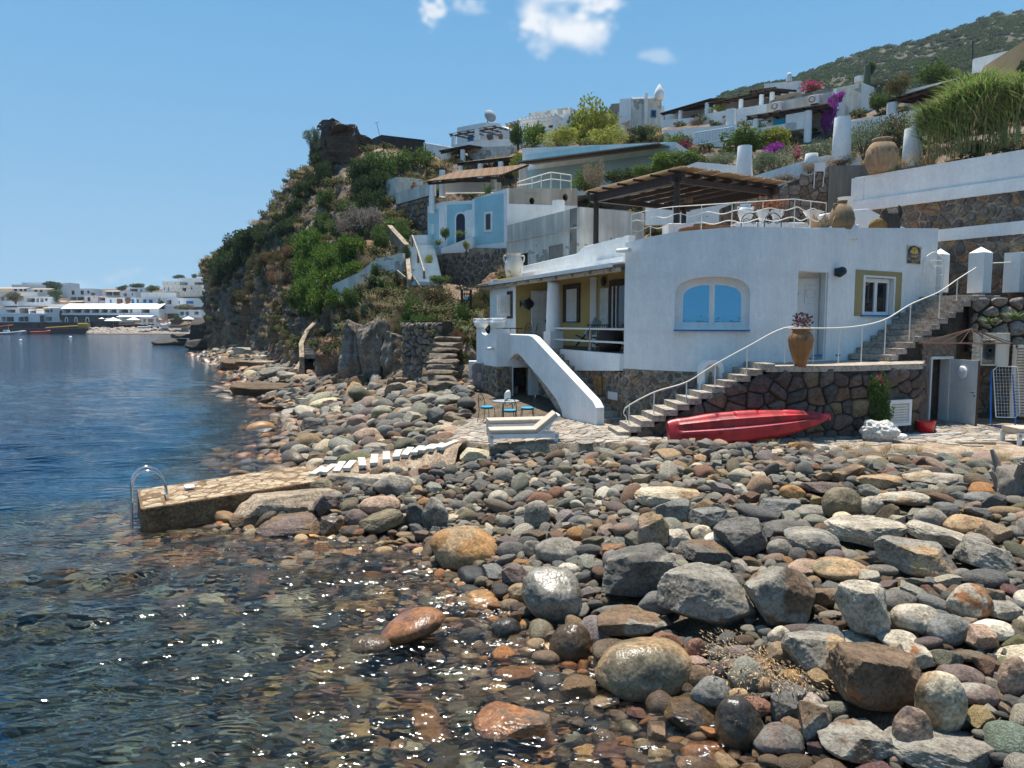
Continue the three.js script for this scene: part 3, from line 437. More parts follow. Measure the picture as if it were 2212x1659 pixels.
{
const R=rng(77),cell=0.5,grid=new Map(),key=(i,j)=>i*100003 + j;
const addG=(x,D,r)=>{const k=key(Math.floor(x / cell),Math.floor(D / cell));if(!grid.has(k))grid.set(k,[]);grid.get(k).push([x,D,r]);};
const free=(x,D,r,f)=>{const n=Math.ceil((r + 0.45)/ cell);const ci=Math.floor(x / cell),cj=Math.floor(D / cell);for(let i=ci - n;i<=ci + n;i++)for(let j=cj - n;j<=cj + n;j++){const q=grid.get(key(i,j));if(!q)continue;for(const[a,b,s]of q)if((a - x)**2 +(b - D)**2<((r + s)*f)**2)return false;}return true;};
const big=(x,D,r)=>{for(const[a,b,s]of placed)if((a - x)**2 +(b - D)**2<(s*0.86 + r*0.4)**2)return true;return false;};
const dryTones=[['grey',34],['blue',12],['dark',16],['pale',15],['cream',4],['tan',8],['brown',12],['purple',9],['pink',8],['red',3],['olive',8],['ochre',2],['white',1]],wetTones=[['wetbrown',9],['brown',10],['rust',5],['wetdark',4],['ochre',4],['olive',4],['tan',5],['red',2]];
const pick=(l)=>{let t=R()*l.reduce((s,q)=>s + q[1],0);for(const[n,w]of l)if((t -=w)<0)return n;return l[0][0];};
const stones=[];
const onTerrace=(x,D)=>x>-1.6&&D>terraceEdge(x);
const tryPut=(x,D,r,f,lift)=>{
if(x>17||D<4||onTerrace(x,D)||(inPier(x,D)&&r<2))return;const s=shoreDist(x,D);if(s<-9||(s<-2.5&&R()<(-s - 2.5)/ 7)||s>(D<19?14:7.5))return;if(D>22&&s>3.2 + cliffRoom(D))return;
if(!free(x,D,r,f))return;if(big(x,D,r))return;addG(x,D,r);
const h=beachH(x,D),wet=h<0.05 + 0.07*R(),sunk=h + r<0.05;const tone=TONE[pick(wet?wetTones:dryTones)],j=(0.78 + 0.44*R())*(sunk?1.25:1);  // submerged stones painted lighter in place of the direct sun they lack
stones.push({sunk,x,D,r,y:h + r*(0.12 + 0.28*R())+ lift,wet,c:[tone[0]*j,tone[1]*j,tone[2]*j],v:R()<0.55?Math.floor(R()*6):6 + Math.floor(R()*4),ry:R()*6.28,rx:(R()- 0.5)*0.9,rz:(R()- 0.5)*0.9,sq:[0.85 + R()*0.5,0.6 + R()*0.35,0.75 + R()*0.4]});
};
for(let pass=0;pass<5;pass++){
const n=[1800,11000,36000,76000,110000][pass];
for(let i=0;i<n;i++){
const nearField=R()<0.66;let D,x,r;
if(nearField){D=4.5 + R()*14.5;const a=-0.76 + R()*2.05;x=a*D;r=[0.19,0.145,0.11,0.08,0.055][pass]*(0.8 + 0.45*R());}
else{D=18 + Math.pow(R(),1.25)*88;const near=shore.findIndex((q)=>q[1]>D),a=shore[Math.max(1,near)- 1],b=shore[Math.max(1,near)],t=(D - a[1])/(b[1]- a[1]);x=mix(a[0],b[0],t)- 2.5 + R()*13;r=[0.33,0.25,0.19,0.145,0.11][pass]*(0.75 + 0.5*R())*(1 + D / 160);}
tryPut(x,D,r,pass<2?0.86:0.76,0);
}
}
stones.sort((a,b)=>b.r / b.D - a.r / a.D);
const seen=stones.filter((s)=>s.D>5.6&&s.y>0.02&&Math.abs(s.x / s.D - 0.0)<0.74),chosen=new Set(seen.slice(0,185));
const variants=[];for(let v=0;v<10;v++)variants.push(rockGeo(900 + v,v<6?'round':v<9?'angular':'slab',v<6?6:9,[[1.12,0.95,1.0],[1.3,0.8,0.9],[1.0,1.0,1.1],[1.2,0.7,1.1],[1.05,1.1,0.95],[1.4,0.85,0.85],[1.15,1.0,1.05],[1.3,0.9,1.0],[1.05,1.15,1.0],[1.25,0.8,1.1]][v]));
const ready=variants.map((g)=>boxUV(plain(g.clone())));
const toneMat={};const words=[[0.1,'dark'],[0.2,'grey'],[0.34,'pale grey'],[9,'pale']];
const mtx=new THREE.Matrix4(),q=new THREE.Quaternion(),e=new THREE.Euler();
for(const s of chosen){
const lum=(s.c[0]+ s.c[1]+ s.c[2])/ 3,warm=s.c[0]/ s.c[2],hue=warm>2.2?'rust brown':warm>1.5?'brown':warm>1.25?'warm ' + words.find((w)=>lum<w[0])[1]:words.find((w)=>lum<w[0])[1];
const where=s.wet?'in the wash':s.D<9.5?'on the lower beach':s.D<13.5?'in the middle of the beach':s.D<19?'on the upper beach below the terrace':'on the far beach beyond the pier';
const kk=s.c.map((c)=>Math.round(c*24)).join()+ s.wet;toneMat[kk]??=(()=>{const m=stoneMats[s.wet?'wet':'dry'].clone();m.vertexColors=false;m.color=L(Math.round(s.c[0]*24)/ 24,Math.round(s.c[1]*24)/ 24,Math.round(s.c[2]*24)/ 24);return m;})();
const m=new THREE.Mesh(ready[s.v],toneMat[kk]);m.name=numbered('beach_stone');m.position.set(s.x,s.y,-s.D);m.rotation.set(s.rx,s.ry,s.rz);m.scale.set(s.r*s.sq[0],s.r*s.sq[1],s.r*s.sq[2]);m.castShadow=m.receiveShadow=true;
const label=`${hue} ${s.v < 6 ? 'rounded' : 'angular'} stone ${where}`;m.userData={label,category:'stone',group:`${hue} ${s.v < 6 ? 'rounded' : 'angular'} stones ${where}`};scene.add(m);
}
const mass=new THREE.Group();mass.name='beach_cobbles';mass.userData={label:'mass of smaller rounded cobbles covering the beach and shallows',category:'cobbles',kind:'stuff'};scene.add(mass);
for(let v=0;v<10;v++)for(const wet of['dry','wet','sunk']){
const l=stones.filter((s)=>!chosen.has(s)&&s.v===v&&(s.sunk?'sunk':s.wet?'wet':'dry')===wet);if(!l.length)continue;
const base=stoneMats[wet].clone();base.vertexColors=false;
const im=new THREE.InstancedMesh(ready[v],base,l.length);im.name='cobbles';im.castShadow=im.receiveShadow=true;
l.forEach((s,i)=>{e.set(s.rx,s.ry,s.rz);q.setFromEuler(e);mtx.compose(V3(s.x,s.y,-s.D),q,V3(s.r*s.sq[0],s.r*s.sq[1],s.r*s.sq[2]));im.setMatrixAt(i,mtx);im.setColorAt(i,L(...s.c));});mass.add(im);
}
console.log('stones',stones.length,'single',chosen.size);
}
function cliffRoom(D){return D<30?4:D<60?4.5:5.5;}
function terraceEdge(x){const p=[[-1.8,19.6],[-0.2,18.4],[1.2,17.9],[3,17.5],[6.5,16.7],[8.6,16.0],[10.6,15.0],[12.5,13.6],[16,12]];for(let i=1;i<p.length;i++)if(x<=p[i][0]){const[a,b]=p[i - 1],[c,d]=p[i];return mix(b,d,(x - a)/(c - a));}return 12;}
function inPier(x,D){const ax=-8.5,aD=16.0,bx_=-5.1,bD=17.95,dx=bx_ - ax,dy=bD - aD,l2=dx*dx + dy*dy,t=((x - ax)*dx +(D - aD)*dy)/ l2;const e=Math.abs((x - ax)*dy -(D - aD)*dx)/ Math.sqrt(l2);return t>-0.05&&t<1.02&&e<0.95||(x>-5.2&&x<-1.2&&D>18.0&&D<19.1);}
// -- the hillside with its sea cliff
const hillCols=[
[490,[742,150],[700,152],[660,155],[620,158],[600,160],[590,163],[585,166],[582,172]],
[453,[742,112],[700,113],[660,114],[620,116],[597,118],[585,120],[580,124],[578,130]],
[500,[746,98],[700,99],[650,101],[610,103],[575,107],[552,111],[540,116],[537,124]],
[560,[750,82],[700,84],[650,86],[600,89],[555,94],[522,99],[506,106],[502,115]],
[610,[758,68],[710,70],[660,72],[600,76],[545,82],[500,88],[466,95],[458,106]],
[655,[766,57],[720,59],[670,61],[610,64],[545,69],[480,76],[420,84],[405,95]],
[700,[776,49],[720,51],[660,53],[600,57],[525,62],[450,69],[385,77],[370,88]],
[760,[788,42.5],[720,44.5],[650,47],[580,51],[505,57],[440,64],[370,73],[350,85]],
[830,[796,38],[725,40],[655,42.5],[595,45.5],[530,51],[465,57],[385,67],[345,80]],
[900,[808,34.5],[725,36.5],[660,40],[610,46],[555,52],[480,57],[400,64],[350,76]],
[960,[825,31.5],[740,33],[680,37.5],[630,45],[575,51],[500,56],[410,63],[352,76]],
[1030,[850,31.5],[765,33.5],[700,37],[650,42],[595,47],[520,53],[425,61],[350,75]],
[1120,[830,37],[780,37.2],[710,37.5],[650,38.5],[595,41.5],[520,49],[400,60],[330,72]],
[1250,[800,37],[740,37.2],[690,37.4],[630,38],[580,40],[500,46],[400,57],[315,70]],
[1450,[760,35],[700,35],[640,35.2],[580,35.5],[505,37.5],[435,43],[355,54],[280,72]],
[1650,[740,34.5],[690,34.5],[640,34.6],[560,34.8],[470,35.5],[395,40],[335,52],[250,76]],
[1850,[740,33.5],[680,33.5],[620,33.6],[540,33.8],[440,34.3],[375,37],[315,47],[232,76]],
[2050,[740,29],[680,29],[610,29.2],[520,29.5],[430,30.5],[345,33],[290,42],[215,74]],
[2230,[740,27],[680,27],[600,27.2],[510,27.6],[420,28.6],[335,31],[270,40],[205,72]],
[2600,[740,24],[680,24],[600,24.4],[510,25],[420,27],[330,30],[250,40],[190,72]]];
const hill={grid:[],U:400,N:190};
{
const C=hillCols.map(([vx,...r])=>{const q=r.map(([vy,D])=>at(vx,vy,D));const l=q[7];q.push(V3(l.x*1.4,l.y + 1,l.z*1.5));q.unshift(V3(q[0].x,q[0].y - 3,q[0].z));return q;});
const cr=(a,b,c,d,t)=>0.5*(2*b +(c - a)*t +(2*a - 5*b + 4*c - d)*t*t +(3*b - a - 3*c + d)*t*t*t);
const nR=C[0].length,nC=C.length,ix=(i,n)=>clamp(i,0,n - 1),get=(u,v)=>{
const a=Math.min(nC - 2,Math.floor(u)),ta=u - a,b=Math.min(nR - 2,Math.floor(v)),tb=v - b,row=(k)=>{const P=[-1,0,1,2].map((d)=>C[ix(a + d,nC)][ix(k,nR)]);return V3(cr(P[0].x,P[1].x,P[2].x,P[3].x,ta),cr(P[0].y,P[1].y,P[2].y,P[3].y,ta),cr(P[0].z,P[1].z,P[2].z,P[3].z,ta));};
const Q=[-1,0,1,2].map((d)=>row(b + d));return V3(cr(Q[0].x,Q[1].x,Q[2].x,Q[3].x,tb),cr(Q[0].y,Q[1].y,Q[2].y,Q[3].y,tb),cr(Q[0].z,Q[1].z,Q[2].z,Q[3].z,tb));
};
const{U,N}=hill,G=[];for(let j=0;j<=N;j++)for(let i=0;i<=U;i++)G.push(get(i / U*(nC - 1),j / N*(nR - 1)));
const g=new THREE.BufferGeometry(),idx=[];for(let j=0;j<N;j++)for(let i=0;i<U;i++){const a=j*(U + 1)+ i,b=a + U + 1;idx.push(a,a + 1,b + 1,a,b + 1,b);}
g.setAttribute('position',new THREE.Float32BufferAttribute(G.flatMap((p)=>[p.x,p.y,p.z]),3));g.setIndex(idx);g.computeVertexNormals();
const n=g.attributes.normal,col=[];
G.forEach((p,k)=>{
const i=(k %(U + 1))/ U*(nC - 1),wild=smooth(12.5,11,i),s=0.11,big=fbm(p.x*s,p.y*s*0.6,p.z*s,4),rid=1 - Math.abs(fbm(p.x*0.32 + 7,p.y*0.10,p.z*0.32,3))*2.4,steep=1 - Math.abs(n.getY(k)),fine=fbm(p.x*0.9,p.y*0.7,p.z*0.9,3);
const crack=1 - Math.abs(fbm(p.x*0.55 + 3,p.y*0.35,p.z*0.55 + 8,3))*3,grit=fbm(p.x*2.1,p.y*1.7,p.z*2.1,3),A=wild*(1.6*big + steep*1.1*(rid - 0.5)+ 0.5*fine +(0.35 + 0.9*steep)*(0.7*crack + 0.55*grit)*0.8)+(1 - wild)*0.15*fine;
p.x +=n.getX(k)*A;p.y +=n.getY(k)*A;p.z +=n.getZ(k)*A;
const t=smooth(-0.1,0.2,fbm(p.x*0.13 + 3,p.y*0.22,p.z*0.13,4)),f=1 + 0.7*fine,red=smooth(0.05,0.3,fbm(p.x*0.2 + 31,p.y*0.3,p.z*0.2,3));
col.push(mix(mix(0.19,0.25,t),0.21,red)*f*1.12,mix(mix(0.175,0.21,t),0.135,red)*f*1.12,mix(mix(0.16,0.165,t),0.09,red)*f*1.12);
});
g.setAttribute('position',new THREE.Float32BufferAttribute(G.flatMap((p)=>[p.x,p.y,p.z]),3));g.setAttribute('color',new THREE.Float32BufferAttribute(col,3));g.computeVertexNormals();
hill.grid=G;hill.proj=G.map((p)=>toV(p));hill.normal=g.attributes.normal;
const h=part(scene,'hillside',boxUV(plain(g)),M('hill_rock',{c:[1,1,1],map:T.soil,bump:T.rockBump,bs:0.25,tile:3.2,vertexColors:true,rough:0.97}),{ready:true});h.userData.kind='structure';
}
function onHill(vx,vy){
let best=null,bd=1e9;const G=hill.grid,P=hill.proj;
for(let k=0;k<G.length;k++){const q=P[k],d=(q[0]- vx)**2 +(q[1]- vy)**2 +(-G[k].z)*0.6;if(d<bd){bd=d;best=k;}}
const p=at(vx,vy,-G[best].z);return p;
}
// -- terrace of flagstones, and the pier
const terraceY=(x,D)=>1.5 - 0.22*smooth(3,-1,x);
{
const g=structure('terrace'),X0=-2.2,X1=18,D0=12.4,D1=30,NX=60,ND=50,pos=[],idx=[],R=rng(3);
for(let j=0;j<=ND;j++)for(let i=0;i<=NX;i++){const x=mix(X0,X1,i / NX),e=terraceEdge(x)+ 0.2*noise3(x*1.3,0,1),D=mix(e,D1,j / ND);pos.push(x,terraceY(x,D)+ 0.015*fbm(x,D,0,3),-D);}
for(let i=0;i<=NX;i++){const k=i*3;pos.push(pos[k],pos[k + 1]- 0.6,pos[k + 2]+ 0.1);}
for(let j=0;j<ND;j++)for(let i=0;i<NX;i++){const a=j*(NX + 1)+ i,b=a + NX + 1;idx.push(a,a + 1,b + 1,a,b + 1,b);}
const o=(ND + 1)*(NX + 1);for(let i=0;i<NX;i++)idx.push(i + 1,i,o + i,i + 1,o + i,o + i + 1);
const gg=new THREE.BufferGeometry();gg.setAttribute('position',new THREE.Float32BufferAttribute(pos,3));gg.setIndex(idx);gg.computeVertexNormals();
part(g,'bed',gg,M('paving_bed',{c:[0.44,0.40,0.35],map:T.soil,bump:T.rockBump,bs:0.02,tile:1.3}));
const tones=[[0.38,0.345,0.31],[0.33,0.295,0.27],[0.42,0.385,0.345],[0.29,0.26,0.24],[0.45,0.41,0.365],[0.34,0.28,0.24],[0.39,0.37,0.345]].map((c,i)=>M('flag_' + i,{c,map:T.rock,bump:T.rockBump,bs:0.02,tile:0.9}));
layStones(g,'flagstone',15.5,13.5,0.42,61,(u,v,d)=>{const x=X0 + 0.5 + u,D=14.6 + v;return[x,terraceY(x,D)+ 0.012 + d*0.35 + 0.015*fbm(x,D,0,3),-D];},{inside:(u,v)=>{const x=X0 + 0.5 + u,D=14.6 + v;return D>terraceEdge(x)+ 0.25&&D<(x<3?21.5 +(3 - x)*1.6:18.7 + Math.max(0,x - 9)*0.8)&&(x<8.4||D>17.6||R()<0.3);},joint:0.05,aspect:1.4,tones,depth:0.05,keep:300});
}
{
const g=thing('stone_pier','weathered stone pier running from the beach into the sea','pier'),f=face(-8.05,15.2,-4.65,17.15),R=rng(8);
const L_=f.l,top=(u)=>0.46 + 0.05*u;
const body=(()=>{const s=new THREE.Shape();s.moveTo(0,-1.6);s.lineTo(L_,-1.6);s.lineTo(L_,top(L_)- 0.02);s.lineTo(0,top(0)- 0.02);s.closePath();const e=new THREE.ExtrudeGeometry(s,{depth:2.0,bevelEnabled:true,bevelSize:0.04,bevelThickness:0.04,bevelSegments:2});e.translate(0,0,-2.0);return f.put(e);})();
const pm=M('pier_stone',{c:[0.24,0.17,0.10],map:T.soil,bump:T.rockBump,bs:0.06,tile:1.2});part(g,'body',body,pm);
const tones=[[0.46,0.36,0.25],[0.42,0.33,0.23],[0.49,0.39,0.28],[0.38,0.30,0.21],[0.45,0.36,0.26]].map((c,i)=>M('pier_slab_' + i,{c,map:T.rock,bump:T.rockBump,bs:0.03,tile:1}));
layStones(g,'paving_block',L_ + 0.02,2.02,0.34,91,(u,v,d)=>{const p=f.p(u,0,-v + 0.02);return[p.x,top(u)+ 0.004 + d*0.45,p.z];},{joint:0.02,aspect:1.5,jitter:0.5,tones,depth:0.04,round:0.12});
const sh=rockGeo(71,'slab',14,[1.35,0.38,0.55]);mottled(sh,[0.36,0.29,0.22],3,[0.22,0.16,0.11]);sh.rotateY(f.turn);sh.translate(...f.p(L_ - 0.9,0.30,0.35).toArray());
const shm=new THREE.Mesh(boxUV(plain(sh)),rockMat);shm.name='mortar_shoulder';g.add(shm);
const s2=rockGeo(72,'slab',12,[1.7,0.5,1.0]);mottled(s2,[0.46,0.40,0.33],5,[0.3,0.24,0.18]);s2.rotateY(-0.3);s2.translate(-3.9,0.42,-17.9);const s2m=new THREE.Mesh(boxUV(plain(s2)),rockMat);s2m.name='mortar_shoulder';g.add(s2m);
const l=thing('swimming_ladder','chrome swimming ladder hooked over the end of the pier','ladder');
const tm=M('chrome',{c:[0.72,0.73,0.75],metalness:1,rough:0.12});
for(const z of[-0.45,-1.0])part(l,'rail',tube([f.p(0.55,0.44,z),f.p(0.46,0.95,z),f.p(0.28,1.17,z),f.p(0.05,1.20,z),f.p(-0.14,1.02,z),f.p(-0.20,0.4,z),f.p(-0.22,-0.7,z)],0.024,8),tm);
for(const[u,y]of[[0.5,0.62],[-0.2,0.45],[-0.215,0.15],[-0.22,-0.15],[-0.22,-0.45]])part(l,'rung',rod(f.p(u,y,-0.45),f.p(u,y,-1.0),0.018),tm);
single('white_tile','small white plate lying on the pier near the ladder','plate',f.box(0.95,1.16,top(1)+ 0.05,top(1)+ 0.085,-1.45,-1.1),whitePaint);
}
{
const path=[[-5.05,18.05,0.66],[-4.2,18.3,0.78],[-3.2,18.75,0.95],[-2.3,18.95,1.10],[-1.35,18.85,1.27]],c=new THREE.CatmullRomCurve3(path.map((p)=>V3(p[0],p[2],-p[1]))),R=rng(51),n=13;
const bed=structure('stone_path');const pos=[],idx=[];for(let i=0;i<=30;i++){const p=c.getPoint(i / 30),t=c.getTangent(i / 30),s=V3(-t.z,0,t.x).normalize();for(let k=-2;k<=2;k++){const w=0.5*k + 0.12*noise3(i*0.9,k,2);pos.push(p.x + s.x*w,p.y + 0.015 - 0.025*Math.abs(k)+ 0.02*noise3(i,k,0)-(Math.abs(k)===2?0.3:0),p.z + s.z*w);}}for(let i=0;i<30;i++)for(let k=0;k<4;k++){const a=i*5 + k,b=a + 5;idx.push(a,a + 1,b + 1,a,b + 1,b);}
const bg=new THREE.BufferGeometry();bg.setAttribute('position',new THREE.Float32BufferAttribute(pos,3));bg.setIndex(idx);bg.computeVertexNormals();part(bed,'mortar_bed',bg,concrete);
const wp=M('worn_white_paint',{c:[0.80,0.78,0.74],map:T.old,bump:T.wood,bs:0.004,tile:0.8,rough:0.8});
const ord=['first','second','third','fourth','fifth','sixth','seventh','eighth','ninth','tenth','eleventh','twelfth','thirteenth'];
for(let i=0;i<n;i++){const t=0.02 + i / n*0.96,p=c.getPoint(t),d=c.getTangent(t);const g=rbox(0.19,0.09,1.08 + R()*0.06,0,0,0,0.012,0,(R()- 0.5)*0.05,(R()- 0.5)*0.06);g.rotateY(Math.atan2(-d.z,d.x)+(R()- 0.5)*0.12 - 0.25);g.translate(p.x,p.y + 0.03,p.z);single('stepping_plank',`${ord[i]} white painted stepping plank counted from the pier`,'plank',g,wp,{group:'white stepping planks between the pier and the terrace'});}
}
// -- the white house on the shore
const house=thing('white_house','white plastered house with a curved front, arched window and stone base','house');
const W=face(-0.85,32.5,3.4,21.6),WL=W.l;
const curve=[[3.4,21.6],[4.0,20.95],[4.57,20.5],[5.14,20.15],[5.72,19.95],[6.35,19.85],[7.1,19.9],[8.05,20.2]],curveTop=[6.9,7.0,7.07,7.1,7.12,7.15,7.15,7.17];
const RW=face(9.2,20.95,14.2,24);
const shapeGeo=(pts,depth,bevel=0)=>{const s=new THREE.Shape(pts.map((p)=>new THREE.Vector2(p[0],p[1])));return new THREE.ExtrudeGeometry(s,{depth,bevelEnabled:bevel>0,bevelSize:bevel,bevelThickness:bevel,bevelSegments:2,curveSegments:12});};
function fine(line,tops,n=4){const c=new THREE.CatmullRomCurve3(line.map((p,i)=>V3(p[0],tops[i],p[1])),false,'catmullrom',0.5),q=c.getPoints((line.length - 1)*n);return[q.map((p)=>[p.x,p.z]),q.map((p)=>p.y)];}
function smoothed(g,angle=0.6){
const p=g.attributes.position,n=p.count,fn=[];for(let i=0;i<n;i +=3){const a=V3().fromBufferAttribute(p,i),b=V3().fromBufferAttribute(p,i + 1),c=V3().fromBufferAttribute(p,i + 2);b.sub(a);c.sub(a);fn.push(b.cross(c));}
const map=new Map(),k=(i)=>`${p.getX(i).toFixed(3)},${p.getY(i).toFixed(3)},${p.getZ(i).toFixed(3)}`;for(let i=0;i<n;i++){const s=k(i);if(!map.has(s))map.set(s,[]);map.get(s).push(fn[Math.floor(i / 3)]);}
const out=new Float32Array(n*3),ca=Math.cos(angle);for(let i=0;i<n;i++){const f=fn[Math.floor(i / 3)],fu=f.clone().normalize(),v=V3(0,0,0);for(const q of map.get(k(i))){const l=q.length();if(l>1e-12&&q.dot(fu)/ l>ca)v.add(q);}v.normalize();out.set([v.x,v.y,v.z],i*3);}g.setAttribute('normal',new THREE.BufferAttribute(out,3));return g;
}
const BAND=3.13,LAND=3.4,DECK=6.75;
const[fl,ft]=fine(curve,curveTop);
const AW=face(4.76,20.36,6.74,19.84);
const archShape=(u0,u1,y0,y1,rise,n=14)=>{const p=[[u0,y0],[u1,y0]],m=(u0 + u1)/ 2,r=(u1 - u0)/ 2;for(let i=0;i<=n;i++){const a=Math.PI*i / n;p.push([m + r*Math.sign(Math.cos(a))*Math.pow(Math.abs(Math.cos(a)),0.8),y1 - rise + rise*Math.pow(Math.sin(a),0.75)]);}return p;};
{
const aw=AW.rect(...c8(330,0).slice(0,1),c8(735,0)[0],c8(0,152)[1],c8(0,436)[1]);
const hole=AW.put(shapeGeo(archShape(aw[0],aw[1],aw[2],aw[3],0.52),2).translate(0,0,-1));
const line=[...fl,[9.2,20.95],[11.0,22.05],[12.3,22.84],[13.5,23.57],[14.2,24]],tops=[...ft,7.2,7.0,7.12,7.25,7.65];
const[w0,w1,wy0,wy1]=RW.rect(...[c8(1350,0)[0],c8(1505,0)[0],c8(0,158)[1],c8(0,358)[1]]);
const recess=prism([[8.07,19.6],[9.22,20.4],[9.3,21.6],[8.07,21.6]],LAND + 0.02,5.98);
const wall=cut(ribbon(line,0.35,BAND,7,tops),[hole,recess,RW.box(w0,w1,wy0,wy1,-1,0.5)]);
const wm=part(house,'front_wall',smoothed(plain(wall)),white);
part(house,'door_recess',[prism([[8.0,20.3],[8.1,20.3],[8.15,21.5],[8.0,21.5]],LAND,6.2),prism([[9.2,21.0],[9.34,21.08],[9.34,21.5],[9.2,21.5]],LAND,6.2),prism([[8.0,21.42],[9.4,21.42],[9.4,21.6],[8.0,21.6]],LAND,6.2),prism([[8.0,20.55],[9.3,21.2],[9.3,21.6],[8.0,21.6]],5.99,6.2)],white);
const door=part(house,'door',box(0.98,2.38,0.06,8.66,LAND + 1.24,-21.38),whitePaint,{label:'white panelled double door in the recess'});
for(const x of[8.42,8.90]){for(const[y,h]of[[0.5,0.5],[1.15,0.5]])part(door,'panel',rbox(0.34,h,0.04,x,LAND + y,-21.34,0.015),whitePaint);part(door,'panel',rbox(0.34,0.55,0.03,x,LAND + 1.95,-21.34,0.015),whitePaint);part(door,'rosette',new THREE.TorusGeometry(0.13,0.018,6,24).translate(x,LAND + 1.98,-21.32),whitePaint);}
part(door,'handle',[rod(V3(8.68,LAND + 1.02,-21.33),V3(8.80,LAND + 1.02,-21.29),0.012),cyl(0.02,0.02,0.02,8.68,LAND + 1.01,-21.33)],iron);
part(house,'door_sill',prism([[8.9,20.98],[9.85,21.3],[9.85,21.32],[8.9,21.1]],3.52,3.57),blueWood);
const aframe=(a,b,z,d)=>AW.put(shapeGeo(a,d).translate(0,0,z)),inset=(k)=>archShape(aw[0]+ k,aw[1]- k,aw[2]+ k*0.9,aw[3]- k,0.52 - k*0.6);
const win=part(house,'arched_window',cut(aframe(archShape(aw[0]- 0.04,aw[1]+ 0.04,aw[2]- 0.03,aw[3]+ 0.04,0.53),0,-0.20,0.06),[aframe(inset(0.22),0,-0.4,0.6)]),whitePaint);
const mid=(aw[0]+ aw[1])/ 2;part(win,'mullion',AW.box(mid - 0.075,mid + 0.075,aw[2],aw[3]- 0.11,-0.19,-0.125),whitePaint);
const solar=M('solar_glass',{c:[0.11,0.28,0.42],metalness:1,rough:0.02,bump:T.plasterBump,bs:0.0012,tile:4});
for(const s of[0,1]){const p=inset(0.20).map(([u,y])=>[s?Math.max(u,mid + 0.05):Math.min(u,mid - 0.05),y]);part(win,'pane',AW.put(shapeGeo(p,0.012).translate(0,0,-0.175 - 0.004*s)),solar);}
part(win,'sill',AW.box(aw[0]- 0.02,aw[1]+ 0.02,aw[2]- 0.05,aw[2]- 0.005,-0.3,0.24),blueWood);
const kr=RW.rect(...[c8(1303,0)[0],c8(1552,0)[0],c8(0,121)[1],c8(0,364)[1]]);
const kw=part(house,'small_window',[RW.box(w0 + 0.06,w1 - 0.06,wy1 - 0.14,wy1 - 0.02,-0.16,-0.08),RW.box(w0 + 0.06,w0 + 0.14,wy0,wy1 - 0.14,-0.16,-0.08),RW.box(w1 - 0.14,w1 - 0.06,wy0,wy1 - 0.14,-0.16,-0.08),RW.box(w0 + 0.14,w1 - 0.14,wy0,wy0 + 0.1,-0.158,-0.082),RW.box((w0 + w1)/ 2 - 0.07,(w0 + w1)/ 2 + 0.07,wy0 + 0.1,wy1 - 0.14,-0.157,-0.083)],whitePaint);
part(kw,'pane',RW.box(w0 + 0.1,w1 - 0.1,wy0 + 0.05,wy1 - 0.1,-0.14,-0.125),glassDark);
part(kw,'surround',[RW.box(kr[0],w0 - 0.10,kr[2],kr[3],0.001,0.02),RW.box(w1 + 0.08,kr[1],kr[2],kr[3],0.001,0.02),RW.box(w0 - 0.10,w1 + 0.08,wy1 + 0.06,kr[3],0.001,0.0195)],khaki,{label:'khaki painted border of the small window'});
part(kw,'casing',[RW.box(w0 - 0.1,w0,wy0,wy1 + 0.06,0.002,0.045),RW.box(w1,w1 + 0.08,wy0,wy1 + 0.06,0.002,0.045),RW.box(w0,w1,wy1,wy1 + 0.06,0.002,0.044)],whitePaint);
part(kw,'sill',RW.box(w0 - 0.14,w1 + 0.2,wy0 - 0.05,wy0 - 0.002,0.002,0.09),blueWood);
part(house,'reveal',[RW.box(w0 - 0.05,w0,wy0,wy1,-0.4,-0.34),RW.box(w0 - 0.1,w1 + 0.1,wy0 - 0.1,wy1 + 0.1,-0.42,-0.40)],white);
part(house,'roof_deck',prism([[3.6,21.7],...fl.slice(2,-2).map(([x,D])=>[x,D + 0.3]),[8.3,20.6],[9.3,21.3],[14.0,24.1],[16,31],[7,34.5],[5.6,28]],6.5,DECK),M('terrace_floor',{c:[0.46,0.36,0.28],map:T.soil,tile:1.5}));
part(house,'back_wall',ribbon([[14.2,24],[15.3,26.6],[16.2,31]],0.3,1,7),white);
const base=part(house,'stone_base',ribbon(fl.slice(0,26),0.4,0.6,BAND),mortar),len=[0];for(let i=1;i<fl.length;i++)len.push(len[i - 1]+ Math.hypot(fl[i][0]- fl[i - 1][0],fl[i][1]- fl[i - 1][1]));
const along=(u,dep)=>{let i=1;while(i<len.length - 1&&len[i]<u)i++;const t=(u - len[i - 1])/(len[i]- len[i - 1]),a=fl[i - 1],b=fl[i],dx=b[0]- a[0],dy=b[1]- a[1],l=Math.hypot(dx,dy);return[mix(a[0],b[0],t)+ dy / l*dep,mix(a[1],b[1],t)- dx / l*dep];};
layStones(base,'stone',len[25],1.72,0.27,205,(u,v,d)=>{const[x,D]=along(u,d);return[x,1.4 + v,-D];},{joint:0.085,depth:0.03,round:0.26,aspect:1.15});
}
